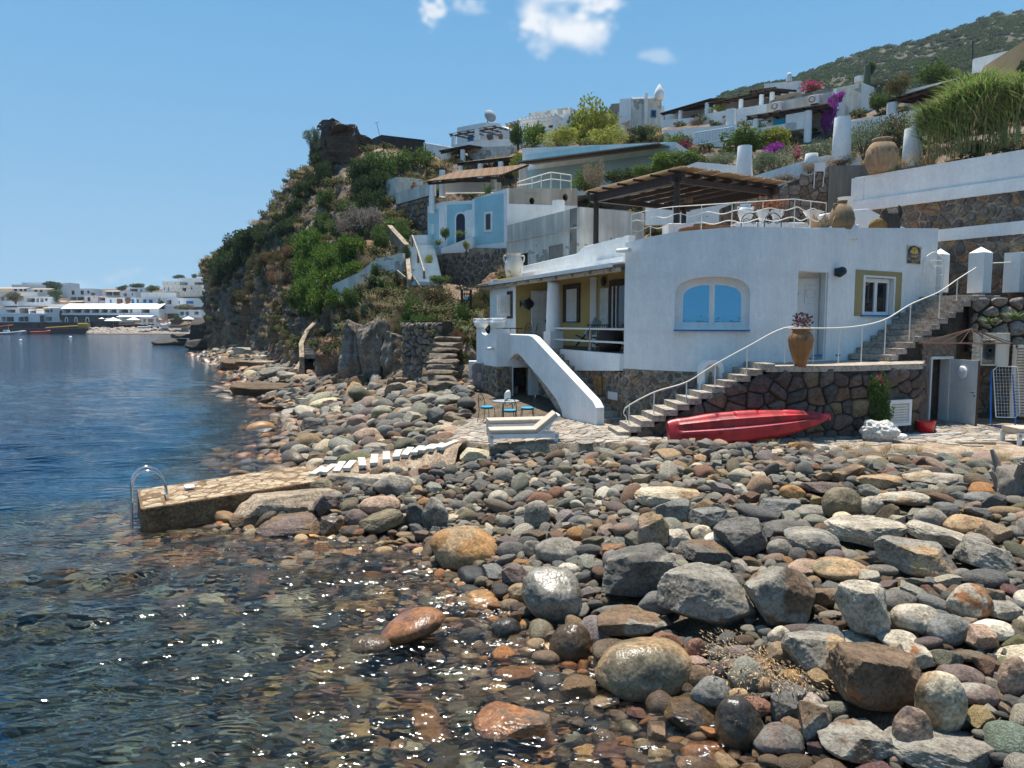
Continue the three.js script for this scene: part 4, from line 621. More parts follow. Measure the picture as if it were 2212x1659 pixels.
{
const LO=(g)=>W.put(g),B=(u0,u1,y0,y1,z0,z1)=>W.box(u0,u1,y0,y1,z0,z1),FL=3.58;
const end=2.8;
part(house,'porch_floor',B(end,WL - 0.02,3.3,FL,-1.9,0.0),M('porch_tiles',{c:[0.22,0.15,0.11],map:T.soil,tile:0.8}));
part(house,'porch_edge',LO(shapeGeo([[6.0,2.72],[WL,3.06],[WL,FL - 0.005],[6.0,FL - 0.005]],0.14).translate(0,0,0.001)),white);
const BW=face(-0.85 + 1.9*0.932,32.5 + 1.9*0.363,3.4 + 1.9*0.932,21.6 + 1.9*0.363);
part(house,'porch_back_wall',B(0,WL + 1.5,3.0,6.6,-2.2,-1.9),ochre,{label:'ochre back wall of the porch'});
part(house,'porch_end_wall',B(0,end,3.0,6.45,-1.9,0.0),ochre);
part(house,'end_room_wall',B(-0.02,end - 0.02,1.2,6.3,0.0,0.02),white);
part(house,'wing_body',[B(-0.6,WL + 1.4,6.3,6.95,-6,-2.21),B(-0.6,0,1.5,6.5,-6,-0.05)],white);
part(house,'roof_parapet',[LO(shapeGeo([[-1.3,6.5],[8.6,6.5],[8.6,7.55],[5.2,7.5],[4.6,7.28],[-1.3,7.2]],0.22,0.02).translate(0,0,-2.18)),B(-1.3,8.5,6.45,6.85,-1.95,-1.78),LO(rbox(0.5,1.0,0.5,-1.9,6.5,-2.4,0.04))],white);
const roof=(u0,u1,t,z0=-1.92,z1=0.42,lift=0)=>LO(box(u1 - u0,t,Math.hypot(z1 - z0,0.34),(u0 + u1)/ 2,6.38 + lift,(z0 + z1)/ 2,0,0.145));
part(house,'porch_roof',roof(0.6,WL - 0.05,0.05,-1.92,0.42,0.06),whitePaint);
part(house,'roof_underside',roof(0.6,WL - 0.06,0.03,-1.9,0.38,0.005),greyWood);
part(house,'cane_awning',[roof(-2.2,0.6,0.03,-1.9,0.5,0.03),...Array.from({length:30},(_,i)=>{const R=rng(i + 4),u=-2.2 + i*0.094,d=0.45 + R()*0.25;return rod(W.p(u,6.35,-1.2),W.p(u + 0.05*(R()- 0.5),6.22 - d*0.08,d),0.012,0.01,5);})],cane,{label:'bare cane awning at the end of the porch roof'});
part(house,'beam',B(-0.9,WL - 0.03,6.05,6.17,0.12,0.26),M('worn_beam',{c:[0.66,0.62,0.55],map:T.old,bump:T.wood,bs:0.004,tile:1.2}));
part(house,'fascia',B(-0.9,WL - 0.03,6.18,6.30,0.40,0.445),whitePaint);
for(let k=0;k<9;k++)part(house,'rafter',LO(box(0.09,0.11,2.25,0.9 + k*1.3,6.28,-0.75,0,0.145)),greyWood);
const cu=6.45;part(house,'column',LO(lathe([[0,0],[0.30,0],[0.30,0.02],[0.285,0.5],[0.235,1.86],[0.235,2.0],[0,2.0]],24,cu,FL + 0.62 - 0.16,-0.06)),white);
part(house,'column_plinth',LO(rbox(0.62,1.28,0.55,cu,FL - 0.02,-0.05,0.03)),white);
for(const y of[0.33,0.74])part(house,'rail',rod(W.p(cu + 0.3,FL + y,0.02),W.p(WL,FL + y,0.02),0.035,0.035,8),whitePaint);
part(house,'rail_post',LO(cyl(0.05,0.045,0.86,9.55,FL,0.02,8)),greyWood);
part(house,'pilaster',BW.px(c6(1118,0)[0],c6(1167,0)[0],c6(0,232)[1],c6(0,800)[1],0.0,0.06),whitePaint);
const slats=(p,F,u0,u1,y0,y1,z,n)=>{part(p,'stile',[F.box(u0,u0 + 0.06,y0,y1,z,z + 0.035),F.box(u1 - 0.06,u1,y0,y1,z,z + 0.035),F.box(u0 + 0.06,u1 - 0.06,y0,y0 + 0.07,z,z + 0.034),F.box(u0 + 0.06,u1 - 0.06,y1 - 0.07,y1,z,z + 0.034),F.box(u0 + 0.06,u1 - 0.06,(y0 + y1)/ 2 - 0.03,(y0 + y1)/ 2 + 0.03,z,z + 0.0335)],whitePaint);for(let i=0;i<n;i++){const y=mix(y0 + 0.07,y1 - 0.07,(i + 0.5)/ n);part(p,'slat',F.put(box(u1 - u0 - 0.12,(y1 - y0 - 0.14)/ n*0.92,0.012,(u0 + u1)/ 2,y,z + 0.015,0,0.5)),whitePaint);}};
const lava=M('lava_frame',{c:[0.07,0.055,0.05],map:T.rock,tile:0.6});
const wf=BW.rect(c6(895,0)[0],c6(1030,0)[0],c6(0,287)[1],c6(0,598)[1]),ws=BW.rect(c6(922,0)[0],c6(1008,0)[0],c6(0,328)[1],c6(0,588)[1]);
const sw=part(house,'shuttered_window',[BW.box(wf[0],ws[0],wf[2],wf[3],0,0.06),BW.box(ws[1],wf[1],wf[2],wf[3],0,0.06),BW.box(ws[0],ws[1],ws[3],wf[3],0,0.059)],lava,{label:'closed white shutters in a dark stone frame'});
part(sw,'backing',BW.box(ws[0],ws[1],ws[2],ws[3],0.001,0.012),whitePaint);const wm_=(ws[0]+ ws[1])/ 2;
slats(sw,BW,ws[0]+ 0.02,wm_ - 0.008,ws[2],ws[3],0.02,15);slats(sw,BW,wm_ + 0.008,ws[1]- 0.02,ws[2],ws[3],0.02,15);
part(sw,'sill',BW.box(ws[0],ws[1],ws[2]- 0.05,ws[2]- 0.004,0,0.08),blueWood);
const df=BW.rect(c6(1272,0)[0],c6(1420,0)[0],c6(0,250)[1],c6(0,300)[1]),fd=part(house,'porch_door',[BW.box(df[0],df[0]+ 0.22,FL,df[3],0,0.06),BW.box(df[0]+ 0.22,df[1],df[3]- 0.22,df[3],0,0.059),BW.box(df[0]+ 0.3,df[0]+ 0.42,FL,df[3]- 0.24,0.0,0.05)],lava);
part(fd,'pane',BW.box(df[0]+ 0.42,df[1],FL + 0.1,df[3]- 0.24,0.004,0.02),glassDark);part(fd,'frame',[BW.box(df[0]+ 0.22,df[0]+ 0.30,FL,df[3]- 0.22,0.002,0.07),BW.box(df[0]+ 0.5,df[0]+ 0.56,FL,df[3]- 0.22,0.021,0.07)],whitePaint);
const lf=part(house,'open_shutter',BW.box(df[0]- 0.62,df[0]- 0.01,FL + 0.06,df[3]- 0.26,0.05,0.062),whitePaint);slats(lf,BW,df[0]- 0.62,df[0]- 0.01,FL + 0.06,df[3]- 0.26,0.065,22);
const corner=W.p(end,0,0),EW=face(corner.x,-corner.z,corner.x + 1.9*0.932,-corner.z + 1.9*0.363);
for(const[a,b,t]of[[627,724,'open'],[727,806,'closed']]){const r=EW.rect(c6(a,0)[0],c6(b,0)[0],c6(0,343)[1],c6(0,748)[1]);const d=part(house,'louvred_door',EW.box(r[0],r[1],FL + 0.02,r[3],0.02,0.03),whitePaint);slats(d,EW,r[0],r[1],FL + 0.02,r[3],0.035,24);if(t==='closed')part(d,'handle',EW.box(r[0]+ 0.05,r[0]+ 0.09,FL + 0.95,FL + 1.08,0.07,0.1),iron);}
const fp=EW.uv(...c6(592,448));part(house,'fish_ornament',[EW.put(lathe([[0,-0.05],[0.16,-0.03],[0.2,0.02],[0.12,0.07],[0,0.08]],18).rotateX(Math.PI / 2).scale(1.25,1,1).translate(fp[0]+ 0.05,fp[1],0.07)),EW.put(shapeGeo([[-0.24,0],[-0.36,0.16],[-0.34,0],[-0.36,-0.16]],0.03).translate(fp[0]+ 0.02,fp[1],0.05)),EW.put(shapeGeo([[0,0.18],[0.16,0.16],[0.08,0.27]],0.03).translate(fp[0],fp[1],0.05)),EW.put(shapeGeo([[0,-0.18],[0.16,-0.16],[0.08,-0.27]],0.03).translate(fp[0],fp[1],0.05))],iron,{label:'dark iron fish on the ochre wall'});
const hp=BW.uv(...c6(1228,265));part(house,'wall_ornament',BW.put(new THREE.IcosahedronGeometry(0.16,2).scale(0.8,1.2,0.5).translate(hp[0],hp[1],0.08)),iron);
const ew=W.rect(c6(440,0)[0],c6(484,0)[0],c6(0,345)[1],c6(0,565)[1]),en=part(house,'end_room_window',W.box(ew[0],ew[1],ew[2],ew[3],0.021,0.05),lava);part(en,'pane',W.box(ew[0]+ 0.2,ew[1]- 0.2,ew[2]+ 0.15,ew[3]- 0.2,0.051,0.06),glassDark);
for(const[u,n]of[[ew[1]- 0.2,0.44],[ew[0]+ 0.2,0.44]]){const a=W.p(u,0,0.06),SF=face(a.x,-a.z,a.x - 0.932*0.5,-a.z - 0.363*0.5),TF=face(a.x - 0.932*0.52,-a.z - 0.363*0.52,a.x,-a.z);const s=part(en,'shutter',TF.box(0,0.52,ew[2]+ 0.1,ew[3]- 0.15,-0.012,0.012),whitePaint);for(let i=0;i<12;i++)part(s,'slat',TF.put(box(0.42,0.07,0.012,0.26,mix(ew[2]+ 0.2,ew[3]- 0.25,(i + 0.5)/ 12),0.022,0,0.5)),whitePaint);}
const u0=WL - 8.9,u1=WL - 6.5,ZB=1.75,GY=0.9;
part(house,'bastion',[B(u0,u1,2.85,3.58,0.021,ZB),LO(shapeGeo([[u0,3.57],[u1,3.57],[u1,4.28],[u1 - 0.5,4.28],[u1 - 0.75,4.12],[u1 - 1.3,4.02],[u1 - 1.7,4.10],[u1 - 1.9,4.28],[u0,4.28]],0.2).translate(0,0,ZB - 0.201)),B(u1 - 0.2,u1,3.57,4.27,1.2,ZB - 0.202)],white);
const bb=part(house,'bastion_base',[B(u0,u1 - 0.001,GY,2.85,ZB - 0.3,ZB),B(u1 - 0.3,u1,GY,2.85,1.12,ZB - 0.301),B(u1 - 0.3,u1,2.80,2.85,0.02,1.12),B(u1 - 0.3,u1,GY,2.80,0.02,0.40),B(u0,u1 - 2.0,GY,2.85,0.02,ZB - 0.3)],mortar,{label:'stone base of the bastion with the cellar doorway'});
layStones(bb,'stone',u1 - u0,1.55,0.27,310,(u,v,d)=>{const p=W.p(u0 + u,1.28 + v,ZB + d);return[p.x,p.y,p.z];},{joint:0.085,depth:0.03,round:0.26,keep:60});
{const c=W.p(u1,0,ZB),S=face(c.x,-c.z,c.x + 1.75*0.932,-c.z + 1.75*0.363);layStones(bb,'stone',0.62,1.5,0.25,311,(u,v,d)=>{const p=S.p(u,1.28 + v,d);return[p.x,p.y,p.z];},{joint:0.085,depth:0.03,round:0.26,keep:40});
part(house,'cellar_door_frame',[S.box(0.63,0.68,1.2,2.8,-0.06,0.02),S.box(1.32,1.38,1.2,2.8,-0.06,0.02),S.box(0.63,1.38,2.8,2.86,-0.06,0.021)],whitePaint);part(house,'cellar_room',[S.box(0.3,1.75,1.1,2.9,-2.2,-2.1),S.box(0.3,1.75,1.05,1.2,-2.2,-0.01)],greyPlaster);
const cd=part(house,'cellar_door',S.box(1.38,1.78,1.25,2.75,0.03,0.07),whitePaint,{label:'white cellar door standing open against the wall'});for(const y of[1.45,2.0,2.55])part(cd,'brace',S.box(1.4,1.76,y - 0.05,y + 0.05,0.071,0.095),whitePaint);}
part(house,'cellar_shutter',LO(shapeGeo(archShape(WL - 5.6,WL - 4.5,2.1,2.75,0.4),0.05).translate(0,0,0.01)),whitePaint);
for(let i=0;i<7;i++)part(house,'shutter_slat',B(WL - 5.5 +(i>4?0.12:0),WL - 4.6 -(i>4?0.12:0),2.16 + i*0.075,2.2 + i*0.075,0.062,0.085),whitePaint);
const lw=part(house,'lower_wall',[B(u1,WL - 0.05,GY,3.0,-0.4,0.0),B(u0 - 3.2,u0,1,3.3,-0.4,0.02)],mortar);layStones(lw,'stone',WL - 0.1 - u1,1.75,0.28,313,(u,v,d)=>{const p=W.p(u1 + u,1.25 + v,d);return[p.x,p.y,p.z];},{joint:0.085,depth:0.03,round:0.26,keep:200,inside:(u,v)=>!(u>WL - 5.7 - u1&&u<WL - 4.4 - u1&&v>0.8)});
const tv=W.rect(c6(1150,0)[0],c6(1230,0)[0],c6(0,1035)[1],c6(0,1182)[1]),tc=[(tv[0]+ tv[1])/ 2,(tv[2]+ tv[3])/ 2],tw=0.42;const tile=part(house,'vent_tile',LO(cut(box(tw,0.62,0.06,tc[0],tc[1],0.07),[cyl(0.16,0.16,0.4,0,-0.2,0,20).rotateX(Math.PI / 2).scale(1,1.35,1).translate(tc[0],tc[1],0.07)])),M('tile_clay',{c:[0.52,0.28,0.10],map:T.old,tile:0.5}),{label:'pierced terracotta vent tile'});
for(let i=0;i<8;i++)part(tile,'spoke',LO(box(0.03,0.40,0.04,0,0,0,0,0,i*Math.PI / 8).scale(0.8,1.05,1).translate(tc[0],tc[1],0.07)),mats.tile_clay);
part(house,'meter_cover',W.px(c6(1263,0)[0],c6(1338,0)[0],c6(0,1160)[1],c6(0,1222)[1],0.03,0.06),whitePaint);
for(let i=0;i<12;i++){const u=WL + 0.1 - i*0.40;part(house,'step',LO(rbox(0.44,0.185 +(i?0.3:0.2),0.93,u - 0.2,1.42 +(i + 1)*0.18 - 0.093 -(i?0.15:0.1),0.48,0.012)),stepStone);}
part(house,'stair_core',LO(shapeGeo([[WL - 0.6,1.2],[WL - 0.6,1.5],[WL - 4.9,3.35],[u1,3.4],[u1,3.1],[WL - 5.2,2.95],[WL - 2.1,1.2]],0.93).translate(0,0,0.01)),stepStone);
const par=[[WL + 0.5,1.2],[WL + 0.5,2.02],[WL + 0.28,2.2],[WL - 4.25,4.0],[WL - 4.6,4.06],[u1 + 0.01,4.06],[u1 + 0.01,3.15],[WL - 6.1,3.34],[WL - 5.7,3.40],[WL - 5.2,3.25],[WL - 4.6,3.0],[WL - 3.9,2.74],[WL - 2.9,2.32],[WL - 2.25,2.02],[WL - 1.85,1.7],[WL - 1.65,1.2]];
part(house,'stair_parapet',LO(shapeGeo(par,0.22,0.03).translate(0,0,0.96)),white,{label:'white stair parapet with a flying arch'});
}
// -- stone stair up past the house
const stair=thing('stone_staircase','stone staircase climbing past the white house beside a curving cream handrail','staircase');
const wallLine=[[3.0,18.75],[6.7,18.3],[9.3,18.7],[11.2,19.5],[12.3,21.2]],wallLen=[0];for(let i=1;i<wallLine.length;i++)wallLen.push(wallLen[i - 1]+ Math.hypot(wallLine[i][0]- wallLine[i - 1][0],wallLine[i][1]- wallLine[i - 1][1]));
const wallAt=(u,dep)=>{let i=1;while(i<wallLen.length - 1&&wallLen[i]<u)i++;const t=(u - wallLen[i - 1])/(wallLen[i]- wallLen[i - 1]),a=wallLine[i - 1],b=wallLine[i],dx=b[0]- a[0],dy=b[1]- a[1],l=Math.hypot(dx,dy);return[mix(a[0],b[0],t)+ dy / l*dep,mix(a[1],b[1],t)- dx / l*dep];};
const wallTop=(u)=>u<3.7?1.42 + u / 3.7*1.85:LAND - 0.14;
{
const n=30,line=[],tops=[];for(let i=0;i<=n;i++){const u=i / n*wallLen[4];line.push(wallAt(u,0));tops.push(wallTop(u));}
const base=part(stair,'retaining_wall',ribbon(line,1.0,0.9,3,tops),darkMortar);
const tones=[[0.13,0.095,0.082],[0.105,0.085,0.078],[0.16,0.115,0.095],[0.12,0.085,0.08],[0.145,0.12,0.105],[0.175,0.105,0.075],[0.09,0.078,0.075],[0.20,0.15,0.10]].map((c,i)=>M('lava_block_' + i,{c,map:T.rock,bump:T.rockBump,bs:0.03,tile:0.8}));
layStones(base,'stone',wallLen[4],3.6,0.40,407,(u,v,d)=>{const[x,D]=wallAt(u,d);return[x,1.3 + v,-D];},{joint:0.025,depth:0.10,round:0.14,aspect:1.05,tones,inside:(u,v)=>1.3 + v<wallTop(u)- 0.06});
const R=rng(6);
for(let i=0;i<13;i++){const x=2.78 + i*0.302,y=1.47 + i*0.153,D=mix(18.72,18.30,i / 12);part(stair,'step',rbox(0.34 + R()*0.03,0.17,1.15,x + 0.15,y + 0.075,-(D + 0.52),0.018,0.1),stepStone);}
part(stair,'stair_core',prism([[3.1,18.85],[6.7,18.4],[7.0,19.6],[3.4,19.9]],1.2,3,[1.4,3.2,3.2,1.4]),darkMortar);
part(stair,'landing',prism([[6.55,18.22],[8.0,18.38],[9.25,18.62],[11.25,19.42],[12.32,21.15],[11.6,22.0],[10.6,21.4],[8.0,20.5],[6.4,19.7]],LAND - 0.15,LAND),M('landing_stone',{c:[0.44,0.38,0.33],map:T.rock,bump:T.rockBump,bs:0.02,tile:1.1}));
for(let i=0;i<11;i++){const u=1.1 + i*0.37,y=LAND + 0.01 +(i + 1)*0.178;part(stair,'step',RW.put(rbox(0.47,0.17,1.28 + 0.03*i,u + 0.3,y - 0.085,0.66 + 0.016*i,0.018)),stepStone);}
part(stair,'stair_core',RW.put(shapeGeo([[1.0,1.2],[1.2,LAND - 0.02],[5.2,LAND + 1.83],[5.9,LAND + 1.83],[5.9,1.2]],1.2).translate(0,0,0.02)),darkMortar);
part(stair,'upper_landing',RW.put(rbox(1.7,0.2,1.9,6.2,LAND + 1.9,0.5,0.02)),stepStone);
const P=[[80,845,1000,19.05],[215,775,945,18.85],[390,720,895,18.7],[545,625,800,18.55],[718,530,705,18.45],[925,427,610,18.38],[1078,430,607,18.48],[1216,428,612,18.62],[1340,415,605,18.95],[1466,380,562,19.85],[1600,300,488,20.75],[1759,230,412,21.7],[1853,165,342,22.2]];
const hr=thing('handrail','cream iron handrail curving up the stone staircase','handrail');
const top=P.map(([x,y,,D])=>at(...c8(x,y),D));top.push(at(...c8(1952,103),22.7));top.unshift(at(...c8(58,862),19.1));
part(hr,'rail',tube(top,0.018,7),creamPaint);
part(hr,'scroll',tube([at(...c8(58,862),19.1),at(...c8(50,890),19.1),at(...c8(66,915),19.1),at(...c8(58,937),19.1),at(...c8(72,930),19.1)],0.014,6),creamPaint);
for(const[x,y,yb,D]of P){const a=at(...c8(x,y),D);part(hr,'post',rod(V3(a.x,at(...c8(x,yb),D).y - 0.04,a.z),a,0.016),creamPaint);}
const pot=at(...c8(1003,430),18.42);part(hr,'pot_ring',new THREE.TorusGeometry(0.33,0.016,6,28).rotateX(Math.PI / 2).translate(pot.x,pot.y,pot.z),creamPaint);
const jar=thing('terracotta_jar','rust stained terracotta jar with a dark red plant held in the handrail','jar'),jf=at(...c8(1003,625),18.42);jar.position.copy(jf).setY(LAND - 0.02);const s=18.42 / FOCAL;
const hpx=(c8(0,625)[1]- c8(0,412)[1])*s,k=hpx / 1.0;
const rustJar=M('rust_jar',{c:[0.40,0.19,0.065],map:T.old,bump:T.rockBump,bs:0.006,tile:0.8,rough:0.5});part(jar,'body',lathe([[0,0.0],[0.13,0],[0.15,0.06],[0.22,0.28],[0.285,0.5],[0.31,0.66],[0.29,0.78],[0.215,0.88],[0.20,0.9],[0.235,0.93],[0.24,0.98],[0.2,1.0],[0.18,0.95],[0,0.92]],30).scale(k,k,k),rustJar);
plantTuft(jar,'plant',77,V3(0,hpx,0),[0.26,0.22,0.26],170,0.07,[[0.10,0.03,0.035],[0.16,0.05,0.05],[0.07,0.05,0.03]]);
const nf=face(5.5,19.6,6.6,19.5),niche=thing('wall_niche','white arched wall niche holding a small figure, behind the handrail','niche');const no=at(...c8(507,770),19.55);
const ng=[cut(shapeGeo(archShape(-0.32,0.32,0,0.88,0.3),0.3),[shapeGeo(archShape(-0.2,0.2,0.12,0.76,0.2),0.4).translate(0,0,0.06)])];niche.position.copy(no);niche.rotation.y=0.05;part(niche,'shrine',ng,white);part(niche,'floor',box(0.4,0.02,0.2,0,0.135,0.17),blueWood);part(niche,'figurine',lathe([[0,0],[0.07,0],[0.075,0.04],[0.05,0.2],[0.055,0.27],[0.03,0.31],[0.04,0.36],[0.025,0.4],[0,0.41]],14,0,0.145,0.16),clay);
const lp=RW.uv(...c8(1195,125)),lamp=thing('wall_lamp','dark metal wall lamp beside the recessed door','lamp');part(lamp,'housing',RW.put(lathe([[0,0],[0.13,0],[0.15,0.06],[0.13,0.2],[0.08,0.26],[0,0.27]],8).rotateX(1.2).translate(lp[0],lp[1]- 0.05,0.06)),iron);part(lamp,'bracket',RW.box(lp[0]- 0.06,lp[0]+ 0.06,lp[1]- 0.12,lp[1]+ 0.1,0.002,0.05),iron);
const K=thing('kayak','red plastic kayak lying on its side against the stair wall','kayak'),a=at(1442,930,17.72),b=at(1792,909,17.75),len=a.distanceTo(b),pos=[],idx=[],NS=64,NR=40;
const ax=b.clone().sub(a).normalize(),up=V3(0,0.93,-0.36).addScaledVector(ax,-V3(0,0.93,-0.36).dot(ax)).normalize(),out=ax.clone().cross(up).normalize();if(out.z<0)out.negate();
for(let i=0;i<=NS;i++){
const t=i / NS,half=(t<0.06?0.27 + 0.06*Math.sqrt(t / 0.06):t<0.3?mix(0.33,0.40,smooth(0.06,0.3,t)):0.40*Math.pow(1 - Math.pow((t - 0.3)/ 0.7,2.4),0.72)+ 0.015),dep=(t<0.05?0.17:0.21)*Math.pow(1 - Math.pow(t,5),0.6)+ 0.02,lift=-0.05*(1 - t)+ 0.10*Math.pow(t,3);
const c=a.clone().addScaledVector(ax,t*len).addScaledVector(up,lift);
for(let r=0;r<NR;r++){
const q=r / NR*Math.PI*2,cs=Math.cos(q),sn=Math.sin(q);let e=Math.sign(cs)*Math.pow(Math.abs(cs),0.8)*half,d=Math.sign(sn)*Math.pow(Math.abs(sn),0.62)*dep*(sn>0?1:0.75);
if(sn>0){const v=e / half;d +=(t>0.03&&t<0.94?0.035:0)*((Math.abs(v - 0.33)<0.1?1:0)+(Math.abs(v + 0.30)<0.1?1:0)-(Math.abs(v)<0.12?0.8:0))*smooth(0.03,0.1,t)*smooth(0.96,0.8,t);if(v>0.55&&((t>0.3&&t<0.42)||(t>0.56&&t<0.72)))d -=0.05;}
const p=c.clone().addScaledVector(up,e).addScaledVector(out,d);pos.push(p.x,p.y,p.z);
}
}
for(let i=0;i<NS;i++)for(let r=0;r<NR;r++){const r2=(r + 1)% NR,A=i*NR + r,B=i*NR + r2;idx.push(A,B,B + NR,A,B + NR,A + NR);}
for(const e of[0,NS]){const c=V3(0,0,0);for(let r=0;r<NR;r++)c.add(V3(pos[(e*NR + r)*3],pos[(e*NR + r)*3 + 1],pos[(e*NR + r)*3 + 2]));c.divideScalar(NR);const k0=pos.length / 3;pos.push(c.x,c.y,c.z);for(let r=0;r<NR;r++){const A=e*NR + r,B=e*NR +(r + 1)% NR;e?idx.push(A,B,k0):idx.push(B,A,k0);}}
const kg=new THREE.BufferGeometry();kg.setAttribute('position',new THREE.Float32BufferAttribute(pos,3));kg.setIndex(idx);kg.computeVertexNormals();
part(K,'hull',smoothed(plain(kg),0.5),M('red_plastic',{c:[0.58,0.018,0.03],map:T.old,bump:T.plasterBump,bs:0.004,tile:2.2,rough:0.42}));
part(K,'grab_handle',tube([a.clone().addScaledVector(out,0.02).addScaledVector(ax,len),a.clone().addScaledVector(ax,len + 0.04).addScaledVector(up,0.14),a.clone().addScaledVector(ax,len - 0.02).addScaledVector(up,0.18)],0.012,6),mats.red_plastic);
}
// -- walls, gate and posts to the right
{
const g=thing('upper_retaining_wall','retaining wall of mixed brown stones under a broad white parapet','wall'),A=at(1862,381,30),B=at(2212,323,25.4),f=face(A.x,-A.z,B.x +(B.x - A.x)*0.5,-B.z +(B.z - A.z)*-0.5),h=(A.y + B.y)/ 2;
part(g,'parapet',[f.box(-0.3,f.l,h - 1.0,h,-0.4,0.0),f.box(-0.35,f.l,h - 1.42,h - 0.98,-0.4,0.09),f.box(-0.42,0.1,h - 2.9,h - 0.03,-0.45,0.04)],white);
const b=part(g,'core',f.box(0,f.l,5.0,h - 1.3,-0.7,-0.05),mortar);
layStones(b,'stone',f.l*0.75,3.6,0.34,501,(u,v,d)=>{const p=f.p(u + 0.05,h - 5.0 + v,d - 0.03);return[p.x,p.y,p.z];},{joint:0.075,depth:0.05,round:0.22,aspect:1.25,tones:[...wallTones,mats.wall_stone_8,mats.wall_stone_6]});
const g2=thing('lower_retaining_wall','retaining wall of dark stones under a narrow white coping, behind the gate','wall'),A2=at(2005,499,26.2),B2=at(2212,480,23.6),f2=face(A2.x,-A2.z,B2.x +(B2.x - A2.x),-B2.z +(B2.z - A2.z)*-1),h2=A2.y;
part(g2,'coping',f2.box(-0.2,f2.l,h2 - 0.42,h2,-0.6,0.06),white);const b2=part(g2,'core',f2.box(-0.2,f2.l,1.5,h2 - 0.4,-0.6,-0.03),mortar);
layStones(b2,'stone',f2.l*0.75,3.4,0.40,502,(u,v,d)=>{const p=f2.p(u,h2 - 3.8 + v,d - 0.02);return[p.x,p.y,p.z];},{joint:0.06,depth:0.05,round:0.22,aspect:1.2,tones:[...wallTones,mats.wall_stone_1,mats.wall_stone_5]});
const g3=thing('garden_wall','grey dry stone garden wall rising behind the cane pergola','wall'),A3=at(1560,430,32.6),B3=at(1872,358,32.2),f3=face(A3.x,-A3.z,B3.x,-B3.z);const b3=part(g3,'core',f3.put(shapeGeo([[0,6],[f3.l,6],[f3.l,B3.y],[f3.l*0.72,B3.y - 0.1],[0,A3.y - 0.4]],0.5).translate(0,0,-0.52)),darkMortar);
layStones(b3,'stone',f3.l*0.74,5.4,0.40,503,(u,v,d)=>{const p=f3.p(u,6.5 + v,d - 0.02);return[p.x,p.y,p.z];},{joint:0.03,depth:0.04,round:0.12,aspect:1.35,tones:[[0.28,0.24,0.21],[0.23,0.20,0.185],[0.32,0.28,0.24],[0.20,0.15,0.12],[0.26,0.235,0.22]].map((c,i)=>M('garden_stone_' + i,{c,map:T.rock,bump:T.rockBump,bs:0.02,tile:0.9})),inside:(u,v)=>6.5 + v<mix(A3.y - 0.5,B3.y - 0.1,clamp(u / f3.l / 0.74))});
part(g3,'plaster_end',f3.box(f3.l*0.74,f3.l + 0.1,6,B3.y + 0.02,-0.5,0.04),greyPlaster);
const wall5=(name,label,pts,D,th,mat,h=2.2)=>{const q=pts.map(([x,y],i)=>at(x,y,Array.isArray(D)?D[i]:D));return single(name,label,'wall',ribbon(q.map((p)=>[p.x,-p.z]),th,q[0].y - h,0,q.map((p)=>p.y)),mat);};
wall5('garden_parapet','white garden parapet climbing behind the pergola beneath the shrubs',[[1395,392],[1505,350],[1597,358]],[37,36.5,36],0.3,white);wall5('garden_parapet','long white garden parapet rising towards the big clay jar',[[1590,392],[1720,352],[1785,335],[1860,342]],[34.8,34.4,34.2,34],0.3,white);
const post=(x,y0,y1,D,w,label,pyr)=>{const p=at(x,y1,D),q=at(x,y0,D),h=q.y - p.y,t=thing('gate_post',label,'post',{pos:p});part(t,'shaft',rbox(w,h -(pyr?0.2:0),w,0,(h -(pyr?0.2:0))/ 2,0,0.02,0.5),white);if(pyr)part(t,'cap',new THREE.ConeGeometry(w*0.68,0.2,4).rotateY(Math.PI / 4 + 0.5).translate(0,h - 0.1,0),white);};
post(2027,537,632,24.2,0.42,'white square post with a pyramid cap against the house corner',true);post(2114,533,633,23.4,0.5,'white square post with a pyramid cap at the head of the steps',true);post(2191,546,632,23.4,0.5,'plain white square post beside a leaning succulent stem',false);
for(const[y,yb]of[[570,567],[562,560],[596,594]]){if(y===570)single('fence_rail','thin cream rail between the two white posts','rail',rod(at(2125,569,23.3),at(2185,567,23.3),0.02),creamPaint);else single('fence_rail',y===562?'upper white rail leaving the frame from the plain post':'lower white rail leaving the frame from the plain post','rail',rod(at(2200,y,23.3),at(2290,yb,22.4),0.05),whitePaint);}
const gate=thing('iron_gate','white wire garden gate with a round hoop standing open by the house corner','gate'),gp=at(1992,640,23.2),gq=at(2034,640,23.4),gf=face(gp.x,-gp.z,gq.x,-gq.z),gh=1.28;const y0=gp.y;
part(gate,'frame',tube([gf.p(0,y0,0),gf.p(0,y0 + gh - 0.12,0),gf.p(gf.l*0.25,y0 + gh + 0.06,0),gf.p(gf.l*0.5,y0 + gh + 0.14,0),gf.p(gf.l*0.75,y0 + gh + 0.06,0),gf.p(gf.l,y0 + gh - 0.12,0),gf.p(gf.l,y0,0)],0.018,6),creamPaint);part(gate,'hoop',new THREE.TorusGeometry(0.13,0.012,6,22).rotateY(gf.turn).translate(...gf.p(gf.l / 2,y0 + gh - 0.25,0).toArray()),creamPaint);
for(let i=1;i<7;i++)part(gate,'bar',rod(gf.p(gf.l*i / 7,y0,0),gf.p(gf.l*i / 7,y0 + gh - 0.12,0),0.006,0.006,5),creamPaint);for(const y of[0.02,0.35,0.7,0.98,gh - 0.12])part(gate,'crossbar',rod(gf.p(0,y0 + y,0),gf.p(gf.l,y0 + y,0),0.009,0.009,5),creamPaint);
const pq=RW.rect(1958,1989,530,571),pl=thing('ceramic_plaque','dark blue ceramic plaque with a yellow sailing ship beside the gate','plaque'),pw=pq[1]- pq[0],ph=pq[3]- pq[2],um=(pq[0]+ pq[1])/ 2;
